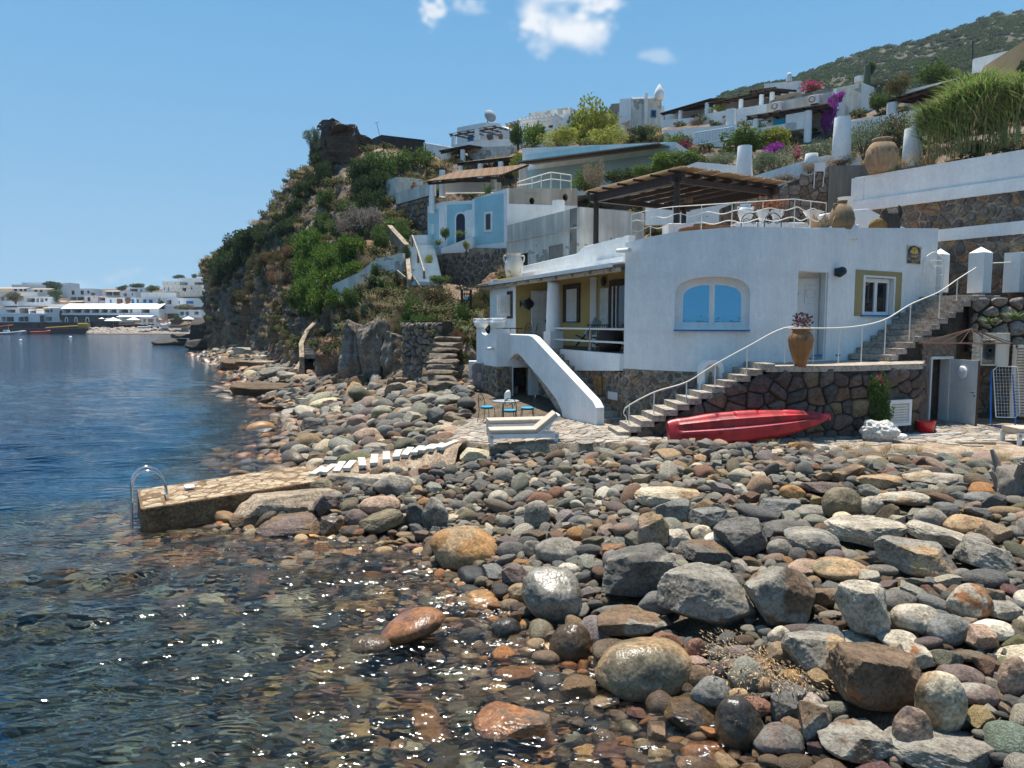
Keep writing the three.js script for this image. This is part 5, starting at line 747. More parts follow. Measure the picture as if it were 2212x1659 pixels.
const blueG=M('plaque_blue',{c:[0.012,0.03,0.10],rough:0.25}),yel=M('plaque_yellow',{c:[0.62,0.42,0.03],rough:0.3}),ora=M('plaque_orange',{c:[0.55,0.20,0.03],rough:0.3});
const PF=(pts,z,d)=>RW.put(shapeGeo(pts.map(([x,y])=>[um + x*pw,pq[2]+ y*ph]),d).translate(0,0,z));
part(pl,'border',PF([[-0.5,0],[0.5,0],[0.5,0.78],[0.42,0.88],[0.46,0.98],[0.3,0.94],[0.12,1.0],[-0.12,1.0],[-0.3,0.94],[-0.46,0.98],[-0.42,0.88],[-0.5,0.78]],0.002,0.02),M('plaque_border',{c:[0.62,0.52,0.36],rough:0.4}));part(pl,'field',PF([[-0.45,0.04],[0.45,0.04],[0.45,0.76],[0.36,0.88],[0.1,0.96],[-0.1,0.96],[-0.36,0.88],[-0.45,0.76]],0.0225,0.008),blueG);
part(pl,'hull',PF([[-0.26,0.44],[-0.16,0.36],[0.16,0.36],[0.3,0.52],[0.08,0.44]],0.031,0.006),ora);for(const s of[[[-0.3,0.6],[-0.02,0.52],[0.0,0.72],[-0.24,0.76]],[[0.02,0.52],[0.26,0.6],[0.2,0.82],[0.02,0.74]],[[-0.2,0.78],[0.0,0.75],[0.02,0.88],[-0.12,0.88]],[[0.04,0.77],[0.18,0.84],[0.1,0.92],[0.04,0.88]]])part(pl,'sail',PF(s,0.031,0.006),yel);for(const s of[-1,1])part(pl,'medallion',PF(Array.from({length:10},(_,i)=>[s*0.44 + 0.075*Math.cos(i*0.628),0.86 + 0.07*Math.sin(i*0.628)]),0.0305,0.007),yel);
globalThis.plaqueText={pl,um,pw,y:pq[2],ph,yel};
}
{
const{pl,um,pw,y,ph,yel}=plaqueText,font=await new FontLoader().loadAsync('fonts/droid/droid_serif_bold.typeface.json');
const word='LA GALEONE',n=word.length;[...word].forEach((ch,i)=>{if(ch===' ')return;const t=(i -(n - 1)/ 2)/ n,g=new TextGeometry(ch,{font,size:ph*0.11,depth:0.006,curveSegments:3});g.center();g.rotateZ(t*0.9);g.translate(um + t*pw*0.84,y + ph*(0.17 + 0.32*t*t*1.6),0.034);part(pl,'letter',RW.put(g),yel);});
part(pl,'flourish',RW.put(shapeGeo([[-0.25,0.1],[0,0.06],[0.25,0.1],[0.08,0.045],[-0.08,0.045]].map(([x,b])=>[um + x*pw,y + b*ph]),0.006).translate(0,0,0.031)),yel);
}
// -- roof terrace: railing, pergola, jars
{
const rail=thing('roof_railing','cream wrought iron railing with wavy bars along the roof terrace','railing'),pts=[];
const line=[[...c7(315,790),26],[...c7(510,760),25.2],[...c7(732,735),22.3],[...c7(1022,715),20.75],[...c7(1328,705),20.35],[...c7(1638,690),20.2],[...c7(1958,675),20.3],[...c7(2118,678),20.65],[...d6(190,912),20.9],[...d6(335,922),21.2]],topY=[[...c7(315,540)],[...c7(505,492)],[...c7(735,462)],[...c7(1027,445)],[...c7(1332,425)],[...c7(1645,405)],[...c7(1962,385)],[...c7(2125,408)],[...d6(193,658)],[...d6(335,675)]];
const A=line.map(([x,y,D])=>at(x,y,D)),B=topY.map(([x,y],i)=>{const p=at(x,y,line[i][2]);p.x=A[i].x;return p;});
A.forEach((p,i)=>part(rail,'post',rod(V3(p.x,p.y - 0.1,p.z),B[i],0.014),creamPaint));part(rail,'top_rail',tube(B,0.013,6,false),creamPaint);
for(const f of[0.68,0.32])for(const o of[0]){const q=[];for(let i=0;i<A.length - 1;i++)for(let k=0;k<8;k++){const t=k / 8,p=A[i].clone().lerp(A[i + 1],t),b=B[i].clone().lerp(B[i + 1],t),ph=i*Math.PI*2 + t*Math.PI*2 +(f>0.5?0.4:2.2);const v=p.lerp(b,f + 0.055*Math.sin(ph));q.push(v);}part(rail,'wavy_bar',tube(q,0.014,6,true,q.length*3),creamPaint);}
const P=thing('cane_pergola','dark timber pergola roofed with cane mats on the roof terrace','pergola'),c0=at(1463,389,24),H=c0.y,cL=atY(1288,431,H),cR=atY(1664,416,H),e1=cL.clone().sub(c0).setY(0),e2=cR.clone().sub(c0).setY(0),cB=c0.clone().add(e1).add(e2);
for(const p of[c0,cL,cR,cB])part(P,'post',cyl(0.11,0.10,H - DECK + 0.02,p.x,DECK - 0.02,p.z,10),darkWood);
for(const[a,b]of[[c0,cL],[c0,cR],[cL,cB],[cR,cB]]){const d=b.clone().sub(a).normalize().multiplyScalar(0.3);part(P,'beam',bar(a.clone().sub(d),b.clone().add(d),0.15,0.18),darkWood);}
for(let i=0;i<=6;i++){const t=i / 6,a=c0.clone().addScaledVector(e2,t),b=a.clone().add(e1),d=e1.clone().normalize().multiplyScalar(0.32);a.y=b.y=H + 0.15;part(P,'rafter',bar(a.sub(d),b.add(d),0.10,0.15),darkWood);}
for(let i=0;i<=5;i++){const t=i / 5,a=c0.clone().addScaledVector(e1,t),b=a.clone().add(e2),d=e2.clone().normalize().multiplyScalar(0.4);a.y=b.y=H + 0.255;part(P,'purlin',bar(a.sub(d),b.add(d),0.05,0.07),darkWood);}
const R=rng(14),canes=[];const n2=e2.clone().normalize(),n1=e1.clone().normalize(),l2=e2.length()+ 0.6;for(let x=0;x<l2;x +=0.031){const s=c0.clone().addScaledVector(n2,x - 0.3).addScaledVector(n1,-0.4 - R()*0.2).setY(H + 0.31 + R()*0.03),e=s.clone().addScaledVector(n1,e1.length()+ 0.75 + R()*0.25);if(R()<0.07)continue;e.y +=(R()- 0.5)*0.04;canes.push(rod(s,e,0.017,0.012,5));}
part(P,'cane_mat',canes,M('cane_stalk',{c:[0.32,0.21,0.115],rough:0.8}),{kind:'stuff'});
const hl=at(...c7(893,430),25);const bl=thing('hanging_basket','small wicker basket lantern hanging under the pergola','lantern');part(bl,'basket',lathe([[0.1,0],[0.13,0.04],[0.13,0.18],[0.09,0.2]],14,hl.x,hl.y,hl.z),oldCane);part(bl,'cord',rod(V3(hl.x,hl.y + 0.2,hl.z),V3(hl.x,H + 0.1,hl.z),0.006),darkWood);
const bench=(a,b,D,h,dep,label)=>{const p=at(...a,D),q=at(...b,D);return single('terrace_bench',label,'bench',[rbox(q.x - p.x,h,dep,(p.x + q.x)/ 2,Math.max(p.y - h / 2,DECK + h / 2 - 0.01),p.z,0.03)],white);};
bench(c7(660,650),c7(910,650),23.6,0.55,1.0,'white masonry seat under the pergola');bench(c7(1335,640),c7(2120,640),22.6,0.75,0.9,'white masonry bench carrying the jars and planters');
const jar=(name,label,cat,pt,D,hpx,prof,mat,extra)=>{const p=at(...pt,D),k=hpx*D / FOCAL,t=thing(name,label,cat,{pos:p});part(t,'body',lathe(prof,26).scale(k,k,k),mat);if(extra)extra(t,k);return t;};
const ears=(r,y0,y1)=>(t,k)=>{for(const s of[-1,1])part(t,'handle',tube([V3(s*r*0.9,y1,0),V3(s*r*1.25,y1 - 0.02,0),V3(s*r*1.2,(y0 + y1)/ 2,0),V3(s*r*0.98,y0,0)],0.03,6).scale(k,k,k),mats.white_plaster);};
const amph=[[0,0],[0.22,0],[0.26,0.08],[0.40,0.42],[0.42,0.62],[0.36,0.78],[0.25,0.88],[0.27,0.94],[0.3,1.0],[0.24,1.0],[0.2,0.93],[0,0.9]],bowl=[[0,0],[0.3,0],[0.32,0.06],[0.46,0.55],[0.52,0.9],[0.58,1],[0.5,1],[0.44,0.85],[0,0.8]];
jar('white_jar','white two handled jar on the roof terrace bench','jar',c7(1467,625),22.4,(c7(0,625)[1]- c7(0,445)[1]),amph,white,ears(0.36,0.6,0.86));
for(const[x,w,l]of[[1642,1,'white planter of red succulents next to the two handled jar'],[1785,2,'white planter of red succulents nearer the clay jar']])jar('white_planter',l,'planter',c7(x,605),22.4,(c7(0,605)[1]- c7(0,500)[1]),bowl,white,(t,k)=>{ears(0.5,0.45,0.85)(t,k);plantTuft(t,'plant',90 + w,V3(0,k*0.95,0),[0.3,0.25,0.3],120,0.09,[[0.28,0.07,0.03],[0.35,0.12,0.05],[0.12,0.08,0.04]]);});
jar('white_planter','empty white shell shaped bowl at the end of the bench','planter',c7(2140,605),22.2,(c7(0,605)[1]- c7(0,510)[1]),[[0,0],[0.3,0],[0.5,0.3],[0.85,0.85],[0.95,1],[0.85,1],[0.45,0.4],[0,0.25]],white);
jar('clay_jar','tall ribbed clay jar on a block at the corner of the roof terrace','jar',d6(485,930),21.7,(d6(0,930)[1]- d6(0,660)[1]),[[0,0],[0.36,0],[0.40,0.1],[0.42,0.34],[0.435,0.36],[0.41,0.39],[0.39,0.55],[0.31,0.74],[0.2,0.86],[0.15,0.89],[0.15,0.93],[0.17,0.97],[0.16,1],[0.11,1],[0,0.9]],M('ribbed_clay',{c:[0.36,0.255,0.15],map:T.old,bump:T.rockBump,bs:0.012,tile:0.8}),(t,k)=>part(t,'handle',tube([V3(-0.17,0.86,0.05),V3(-0.3,0.86,0.05),V3(-0.3,0.7,0.05),V3(-0.3,0.62,0.05)],0.035,7).scale(k,k,k),mats.ribbed_clay));
{const p=at(...d6(500,1005),21.7);single('plaster_block','low rust stained white block carrying the ribbed clay jar','block',rbox(0.85,0.42,0.6,p.x,p.y + 0.15,p.z - 0.1,0.03,-0.3),white);}
jar('white_jar','white wide mouthed jar with handles behind the ribbed clay jar','jar',d6(530,740),23.5,(d6(0,740)[1]- d6(0,628)[1]),[[0,0],[0.3,0],[0.45,0.3],[0.5,0.6],[0.55,0.8],[0.72,1],[0.6,1],[0.45,0.75],[0,0.7]],white,ears(0.5,0.5,0.75));
{const p=at(...d6(285,915),21.3),g=new THREE.SphereGeometry(0.3,24,10,0,6.28,1.65,1.2),a=g.attributes.position;for(let i=0;i<a.count;i++){const t=Math.atan2(a.getZ(i),a.getX(i)),k=1 + 0.10*Math.cos(t*8)*clamp((a.getY(i)+ 0.3)/ 0.3);a.setXYZ(i,a.getX(i)*1.3*k,a.getY(i)*1.1 + 0.12*Math.cos(t*8)*clamp((a.getY(i)+ 0.3)/ 0.25),a.getZ(i)*0.9*k);}g.computeVertexNormals();single('giant_shell','giant scalloped clam shell on the parapet beside the ribbed clay jar','shell',g.translate(p.x,p.y + 0.30,p.z),M('shell',{c:[0.66,0.46,0.30],map:T.old,tile:0.5,side:THREE.DoubleSide}));}
{const p=at(...d6(940,988),23.2),g=rockGeo(5,'angular',9,[0.32,0.5,0.22]);g.translate(p.x + 0.05,p.y + 0.42,p.z);const h=rockGeo(9,'angular',7,[0.12,0.28,0.12]).translate(p.x - 0.22,p.y + 0.62,p.z),h2=rockGeo(19,'angular',7,[0.10,0.26,0.1]).translate(p.x + 0.3,p.y + 0.72,p.z);single('carved_stump','dark gnarled wooden sculpture on the parapet','sculpture',[g,h,h2,box(0.6,0.14,0.4,p.x + 0.05,p.y + 0.03,p.z)],M('stump',{c:[0.09,0.075,0.06],map:T.wood,bump:T.rockBump,bs:0.05,tile:0.4}));const q=at(...d6(840,985),23.2);single('clay_disc','round yellow brown stone disc next to the wooden sculpture','ornament',rockGeo(29,'round',8,[0.30,0.28,0.12]).translate(q.x,q.y + 0.26,q.z),M('disc',{c:[0.34,0.20,0.06],map:T.old,bump:T.rockBump,bs:0.04,tile:0.3}));}
{const f=face(9.5,23.4,14.5,26.6),q=[d6(280,800),d6(370,775),d6(600,745),d6(735,735),d6(860,800),d6(1000,880),d6(1130,935),d6(1200,940)].map((p)=>f.uv(...p));single('swept_parapet','white swept parapet closing the roof terrace behind the clay jar','wall',f.put(shapeGeo([[q[0][0],6.6],[q[7][0],6.6],...q.reverse()],0.28,0.02).translate(0,0,-0.28)),white);}
for(const[i,a]of[[0,c7(1510,640)],[1,c7(1745,640)]]){const p=at(...a,21.4);const t=thing('iron_chair',i?'scrolled iron chair back nearer the clay jar, behind the railing':'scrolled iron chair back below the white jar, behind the railing','chair');chairBack(t,p,0.5);}
{const p=at(...c7(1090,705),22.5);single('round_table','round wooden table top showing above the roof edge','table',[cyl(0.9,0.9,0.05,p.x,p.y,p.z,36),cyl(0.06,0.06,Math.max(0.3,p.y - DECK),p.x,DECK,p.z)],M('table_wood',{c:[0.40,0.19,0.08],map:T.wood,tile:0.6}));}
{const p=at(...c6(1330,20),21.6),q=at(...c6(1425,12),20.9);single('drain_pipe','white drain spout jutting from the top of the curved wall','pipe',[rod(q,p,0.075,0.075,14)],whitePaint);const r=at(...c6(270,812),27.0),s=at(...c6(315,805),27.2);single('drain_pipe','short white drain spout on the bastion wall','pipe',rod(s.add(V3(0.15,0,-0.2)),r,0.06,0.06,12),whitePaint);}
}
function chairBack(t,p,w){const m=iron;part(t,'frame',tube([V3(p.x - w / 2,p.y - 0.75,p.z),V3(p.x - w / 2,p.y - 0.1,p.z),V3(p.x - w*0.42,p.y + 0.2,p.z),V3(p.x,p.y + 0.34,p.z),V3(p.x + w*0.42,p.y + 0.2,p.z),V3(p.x + w / 2,p.y - 0.1,p.z),V3(p.x + w / 2,p.y - 0.75,p.z)],0.014,6),m);for(const s of[-1,1]){const q=[];for(let i=0;i<14;i++){const a=i*0.55,r=0.11 - i*0.006;q.push(V3(p.x + s*(0.11 - r*Math.cos(a)),p.y + 0.08 + r*Math.sin(a),p.z));}part(t,'scroll',tube(q,0.010,5),m);}part(t,'seat',cyl(0.22,0.22,0.03,p.x,p.y - 0.3,p.z + 0.2,18),m);for(const s of[-1,1])part(t,'leg',rod(V3(p.x + s*0.18,p.y - 0.3,p.z + 0.36),V3(p.x + s*0.22,p.y - 0.75,p.z + 0.4),0.012),m);}
// -- houses and walls up the hillside
const c9=crop(1050,650,650,2212);
function block(name,label,cat,a,b,yb,D0,D1,dep,mat,o={}){
const P=at(...a,D0),Q=at(...b,D1),f=face(P.x,-P.z,Q.x,-Q.z),foot=Math.min(at(a[0],yb,D0).y,at(b[0],yb,D1).y),t=o.on??thing(name,label,cat,o.group?{group:o.group}:{});
const g=f.put((()=>{const l=f.l,p=[[0,0],[l,0],[l,-dep],[0,-dep]];const q=prism(p.map(([x,z])=>[x,-z]),foot,1,[P.y,Q.y,Q.y,P.y]);if(o.drill)return cut(q,o.drill.map((v)=>{const r=f.uv(...v);return new THREE.CylinderGeometry(0.18,0.18,3,18).rotateX(Math.PI / 2).scale(0.9,1.25,1).translate(r[0],r[1],-1.2);}));return o.holes?cut(q,o.holes.map(([x0,x1,y0,y1,d])=>{const r=f.rect(x0,x1,y0,y1);return box(r[1]- r[0],r[3]- r[2],d + 0.5,(r[0]+ r[1])/ 2,(r[2]+ r[3])/ 2,-d / 2 + 0.25);})):q;})());
part(t,o.part??'walls',g,mat);return{t,f,foot,top:Math.max(P.y,Q.y),P,Q};
}
function windowOn(b,x0,x1,y0,y1,o={}){
const[u0,u1,v0,v1]=b.f.rect(x0,x1,y0,y1),w=o.w??0.08,z=o.z??0.0,fm=o.frame??blueWood,win=part(b.t,o.name??'window',[b.f.box(u0 - w,u0,v0 - w*(o.sill===0?0:1),v1 + w,z + 0.001,z + 0.05),b.f.box(u1,u1 + w,v0 - w*(o.sill===0?0:1),v1 + w,z + 0.001,z + 0.05),b.f.box(u0,u1,v1,v1 + w,z + 0.001,z + 0.049),b.f.box(u0,u1,v0 - w,v0,z + 0.001,z + 0.06)],fm);
part(win,o.shut?'shutter':'pane',b.f.box(u0,u1,v0,v1,z + 0.002,z + 0.02),o.shut??glassDark);if(o.bar)part(win,'mullion',b.f.box((u0 + u1)/ 2 - 0.03,(u0 + u1)/ 2 + 0.03,v0,v1,z + 0.021,z + 0.04),fm);return win;
}
function canopy(name,label,cat,P,Q,dep,drop,o={}){
const f=face(P.x,-P.z,Q.x,-Q.z),t=o.on??thing(name,label,cat),l=f.l,H=(P.y + Q.y)/ 2,tilt=Math.atan2(drop,dep),len=Math.hypot(dep,drop),put=(g)=>{g.rotateX(tilt);g.translate(0,H,0);return f.put(g);};
const m=o.mat??oldCane;if(!o.bare)part(t,'cane_roof',put(box(l + 0.3,0.05,len,l / 2,0.14,-len / 2 + 0.15)),m);
const n=o.n??6;for(let i=0;i<=n;i++)part(t,'rafter',put(box(0.09,0.11,len + 0.3,l*i / n,0.06,-len / 2 + 0.1)),o.wood??darkWood);
if(o.bare)for(let i=0;i<=(o.k??7);i++)part(t,'batten',put(box(l + 0.4,0.05,0.06,l / 2,0.14,-len*i /(o.k??7))),o.wood??darkWood);
part(t,'beam',put(box(l + 0.3,0.14,0.14,l / 2,-0.065,-0.12)),o.wood??darkWood);
for(const[k,h,r]of o.posts??[]){const p=f.p(l*k,0,-0.12);part(t,'column',cyl(r??0.2,(r??0.2)*0.92,h,p.x,H - 0.13 - h,p.z,14),white);}
return{t,f,H,l};
}
const V=(f,x,y)=>f(x,y);
{
const t=thing('pale_blue_house','two tone house with pale blue panels in white borders above a rough stone base','house');
const L0=c9(1400,190),a=block('','','',[c9(1400,0)[0],c9(0,190)[1]],[c9(1590,0)[0],c9(0,130)[1]],c9(0,760)[1],49,46.6,4,white,{on:t,part:'side_wall'});
const b=block('','','',[c9(1588,0)[0],c9(0,132)[1]],[c9(1922,0)[0],c9(0,120)[1]],c9(0,735)[1],46.8,46.2,4,white,{on:t,part:'recess_wall'});
const c=block('','','',[c9(1920,0)[0],c9(0,108)[1]],[1095.5,406.5],c9(0,710)[1],45.4,43.6,4.5,white,{on:t,part:'bay_wall'});
const panel=(q,x0,x1,y0,y1)=>{const r=q.f.rect(x0,x1,y0,y1);part(t,'blue_panel',q.f.box(...r,0.001,0.025),bluePaint,{label:'pale blue wall panel'});};
panel(a,c9(1408,0)[0],c9(1530,0)[0],c9(0,235)[1],c9(0,700)[1]);panel(b,c9(1592,0)[0],c9(1915,0)[0],c9(0,165)[1],c9(0,720)[1]);panel(c,...[c9(1950,0)[0],c3(712,0)[0],c3(0,925)[1],c3(0,1290)[1]]);
const ar=b.f.rect(c9(1735,0)[0],c9(1840,0)[0],c9(0,275)[1],c9(0,560)[1]);part(t,'arched_door',b.f.put(shapeGeo(archShape(ar[0],ar[1],ar[2]- 0.3,ar[3],0.45),0.03).translate(0,0,0.026)),M('navy',{c:[0.008,0.012,0.03],rough:0.5}));part(t,'door_surround',cut(b.f.put(shapeGeo(archShape(ar[0]- 0.1,ar[1]+ 0.18,ar[2]- 0.3,ar[3]+ 0.12,0.5),0.05).translate(0,0,0.0255)),[b.f.put(shapeGeo(archShape(ar[0],ar[1],ar[2]- 0.4,ar[3],0.45),0.5).translate(0,0,-0.1))]),white);
windowOn(c,c3(580,0)[0],c3(618,0)[0],c3(0,1065)[1],c3(0,1185)[1],{frame:whitePaint,w:0.14,z:0.026});windowOn(a,c9(1462,0)[0],c9(1478,0)[0],c9(0,400)[1],c9(0,505)[1],{frame:whitePaint,w:0.04,z:0.026,shut:whitePaint});
const pk=block('','','',[1094,406.5],[c3(1270,0)[0],c3(0,870)[1]],500,43.7,44.4,4,pinkPlaster,{on:t,part:'bare_side_wall',drill:[c3(925,965),c3(1178,938)]});
for(const[x,y]of[[925,965],[1178,938]]){const r=pk.f.uv(...c3(x,y));part(t,'vent_surround',[pk.f.box(r[0]- 0.34,r[0]+ 0.34,r[1]+ 0.42,r[1]+ 0.47,0.001,0.03),pk.f.box(r[0]- 0.34,r[0]- 0.29,r[1]- 0.4,r[1]+ 0.42,0.001,0.03)],pinkPlaster);}
part(t,'roof_terrace',prism([[a.P.x,-a.P.z],[c.Q.x,-c.Q.z],[pk.Q.x,-pk.Q.z],[pk.Q.x,-pk.Q.z + 8],[a.P.x + 1,-a.P.z + 9]],9,a.P.y - 0.7),white);
const bal=block('','','',c9(1555,680),c9(1925,540),c9(0,720)[1],45.8,44.9,0.35,white,{on:t,part:'planter_wall'});
const s=thing('stone_foundation','grey rubble foundation wall under the pale blue house','wall'),p0=at(c9(1455,0)[0],c9(0,770)[1],46.6),p1=at(1092,536,43.4),f=face(p0.x,-p0.z,p1.x,-p1.z);const core=part(s,'core',f.put(shapeGeo([[0,5.5],[f.l,5.5],[f.l,p1.y],[f.l*0.6,p0.y + 0.35],[0,p0.y]],0.8).translate(0,0,-0.85)),mortar);
layStones(core,'stone',f.l,4.4,0.36,601,(u,v,d)=>{const p=f.p(u,p0.y - 3.9 + v,d - 0.04);return[p.x,p.y,p.z];},{joint:0.09,depth:0.05,round:0.25,aspect:1.1,tones:[[0.15,0.14,0.13],[0.11,0.105,0.1],[0.19,0.175,0.16],[0.13,0.12,0.115]].map((q,i)=>M('foundation_' + i,{c:q,map:T.rock,bump:T.rockBump,bs:0.02,tile:1})),inside:(u,v)=>p0.y - 3.9 + v<mix(p0.y,p1.y,clamp(u / f.l))- 0.1});
const st=thing('garden_steps','long straight flight of pale blue grey steps with a timber handrail','steps'),q0=at(c9(1400,0)[0],c9(0,1090)[1],40),q1=at(c9(1305,0)[0],c9(0,660)[1],47);const bl=M('blue_grey_step',{c:[0.50,0.55,0.57],map:T.plaster,tile:1});
for(let i=0;i<16;i++){const k=i / 15,p=q0.clone().lerp(q1,k);part(st,'step',box(1.7,0.2,0.5,p.x + 0.15*k,p.y,p.z),bl);}part(st,'core',(()=>{const g=prism([[q0.x - 0.8,-q0.z],[q0.x + 0.9,-q0.z],[q1.x + 1.0,-q1.z],[q1.x - 0.7,-q1.z]],5,1,[q0.y - 0.15,q0.y - 0.15,q1.y - 0.15,q1.y - 0.15]);return g;})(),mortar);
part(st,'side_wall',prism([[q0.x - 1.1,-q0.z],[q0.x - 0.85,-q0.z],[q1.x - 0.75,-q1.z],[q1.x - 1.0,-q1.z]],5,1,[q0.y + 0.25,q0.y + 0.25,q1.y + 0.3,q1.y + 0.3]),mortar);
const rl=[c9(1222,530),c9(1290,720),c9(1360,950)].map((p,i)=>at(...p,[46.5,43.4,40.6][i]));part(st,'handrail',[bar(rl[0],rl[1],0.09,0.12),bar(rl[1],rl[2],0.09,0.12)],greyWood);rl.forEach((p)=>part(st,'post',bar(V3(p.x,p.y - 1.1,p.z),V3(p.x,p.y,p.z + 0.01),0.1,0.1),brownWood));
block('scalloped_wall','white wall with a scalloped top closing the head of the garden steps','wall',c9(1205,525),c9(1398,520),c9(0,660)[1],48,48,0.3,white);
const P=at(...c3(150,805),47.6),Q=at(...c3(690,810),45.6),cp_=canopy('roof_pergola','brown cane pergola on white columns over the pale blue house','pergola',P,Q,4.6,1.55,{n:5,posts:[[0.02,1.8,0.2]],mat:oldCane});for(const[x,y0,y1,D]of[[248,735,890,50],[635,745,840,49]]){const a2=at(...c3(x,y1),D),b2=at(...c3(x,y0),D);part(cp_.t,'column',cyl(0.22,0.2,b2.y - a2.y + 0.4,a2.x,a2.y - 0.4,a2.z,14),white);}
block('roof_wall','white wall at the back of the roof terrace under the brown pergola','wall',c3(270,825),c3(690,825),c3(0,900)[1],50.2,50,0.3,white);
const r=thing('terrace_railing','plain white iron railing on the bare plaster terrace','railing'),pts=[[815,825,875],[925,790,880],[995,770,860],[1068,750,850],[1142,760,855],[1222,772,865]].map(([x,y,b_])=>[at(...c3(x,y),44.2),at(...c3(x,b_),44.2)]);part(r,'top_rail',tube(pts.map((p)=>p[0]),0.03,6,false),creamPaint);part(r,'middle_rail',tube(pts.map((p)=>p[0].clone().lerp(p[1],0.5)),0.025,6,false),creamPaint);for(const[a3,b3]of pts)part(r,'post',rod(V3(a3.x,b3.y - 0.2,a3.z),a3,0.03),creamPaint);
}
{
const b=block('plain_white_house','plain white rendered house with a grey unpainted end wall behind the porch roof','house',[1095,487],[1252,447],640,42,35.3,4,oldWhite);
const e=block('','','',[1252,447],[1362,455],600,35.32,37,0.8,greyPlaster,{on:b.t,part:'grey_end_wall'});
part(b.t,'string_course',b.f.put(shapeGeo([[0,b.top - 1.02],[b.f.l,b.top - 1.02],[b.f.l,b.top - 0.94],[0,b.top - 0.94]],0.05)),oldWhite);
windowOn(b,c6(545,0)[0],c6(608,0)[0],c6(0,38)[1],c6(0,188)[1],{frame:oldWhite,w:0.16});windowOn(b,c6(782,0)[0],c6(884,0)[0],c6(0,-20)[1],c6(0,75)[1],{frame:greyWood,w:0.06,shut:greyWood});
const ch=at(...c3(1125,1055),40),cb=at(...c3(1125,965),40);single('stub_column','short white round column in front of the bare plaster wall','column',cyl(0.38,0.34,cb.y - ch.y + 0.5,ch.x,ch.y - 0.5,ch.z,16),white);
}
{
const b=block('old_cliff_house','old flaking white house with small dark windows on the cliff','house',c2(1635,718),c2(1800,650),c2(0,985)[1],62,59,5,oldWhite);block('','','',c2(1798,650),c2(2025,672),c2(0,800)[1],59,60.5,5,oldWhite,{on:b.t,part:'side_wall'});
windowOn(b,c2(1648,0)[0],c2(1662,0)[0],c2(0,770)[1],c2(0,825)[1],{frame:greyWood,w:0.05});windowOn(b,c2(1712,0)[0],c2(1728,0)[0],c2(0,735)[1],c2(0,810)[1],{frame:greyWood,w:0.05});windowOn(b,c2(1705,0)[0],c2(1730,0)[0],c2(0,935)[1],c2(0,960)[1],{frame:greyWood,w:0.05});
const r=thing('rubble_wall','dark rubble wall topped with flaking white below the two clay jars','wall'),A=at(...c2(1795,790),57),B=at(...c2(2085,775),53),f=face(A.x,-A.z,B.x,-B.z);part(r,'coping',f.box(0,f.l,A.y - 0.9,A.y,-0.6,0.02),oldWhite);const core=part(r,'core',f.box(0,f.l,A.y - 8,A.y - 0.9,-0.6,0),darkMortar);layStones(core,'stone',f.l,6.2,0.5,611,(u,v,d)=>{const p=f.p(u,A.y - 7.2 + v,d);return[p.x,p.y,p.z];},{joint:0.06,depth:0.08,round:0.25,keep:160});
for(const[x,y,h,l]of[[1952,765,62,'smaller red clay jar on the flaking wall'],[2050,785,85,'larger ochre clay jar on the flaking wall beside the white column']]){const p=at(...c2(x,y),55),k=h*0.2477*55 / FOCAL,t=thing('wall_jar',l,'jar',{pos:p});part(t,'body',lathe([[0,0],[0.25,0],[0.4,0.4],[0.4,0.62],[0.25,0.82],[0.2,0.88],[0.26,1],[0.18,1],[0,0.9]],20).scale(k,k,k),h>70?M('ochre_jar',{c:[0.5,0.28,0.09],map:T.old,tile:0.8}):terracotta);}
canopy('porch_canopy','low dark porch roof on white pillars jutting from the cliff vegetation','porch',at(...c2(1415,985),60),at(...c2(1590,885),58),3,0.5,{n:3,posts:[[0.08,3.4,0.22],[0.55,3.2,0.3]]});
}
{
const b=block('dark_stone_house','dark brown stone house on the skyline next to the crag','house',c2(1665,283),c2(2035,350),c2(0,470)[1],80,74,6,M('brown_render',{c:[0.06,0.045,0.035],map:T.old,tile:4}));block('','','',c2(1535,340),c2(1668,283),c2(0,430)[1],86,80,5,mats.brown_render,{on:b.t,part:'end_wall'});windowOn(b,c2(1750,0)[0],c2(1782,0)[0],c2(0,390)[1],c2(0,440)[1],{frame:whitePaint,w:0.08});
const p=at(...c2(1652,285),80);single('roof_aerial','thin rooftop aerial on the dark skyline house','aerial',[rod(p,V3(p.x - 0.3,p.y + 1.3,p.z),0.025),rod(V3(p.x - 0.55,p.y + 1.25,p.z),V3(p.x + 0.0,p.y + 1.4,p.z),0.02)],iron);
block('boundary_wall','white garden wall descending from the dark skyline house','wall',c2(2035,350),c3(310,560),c3(0,640)[1],74,68,0.4,white);
}
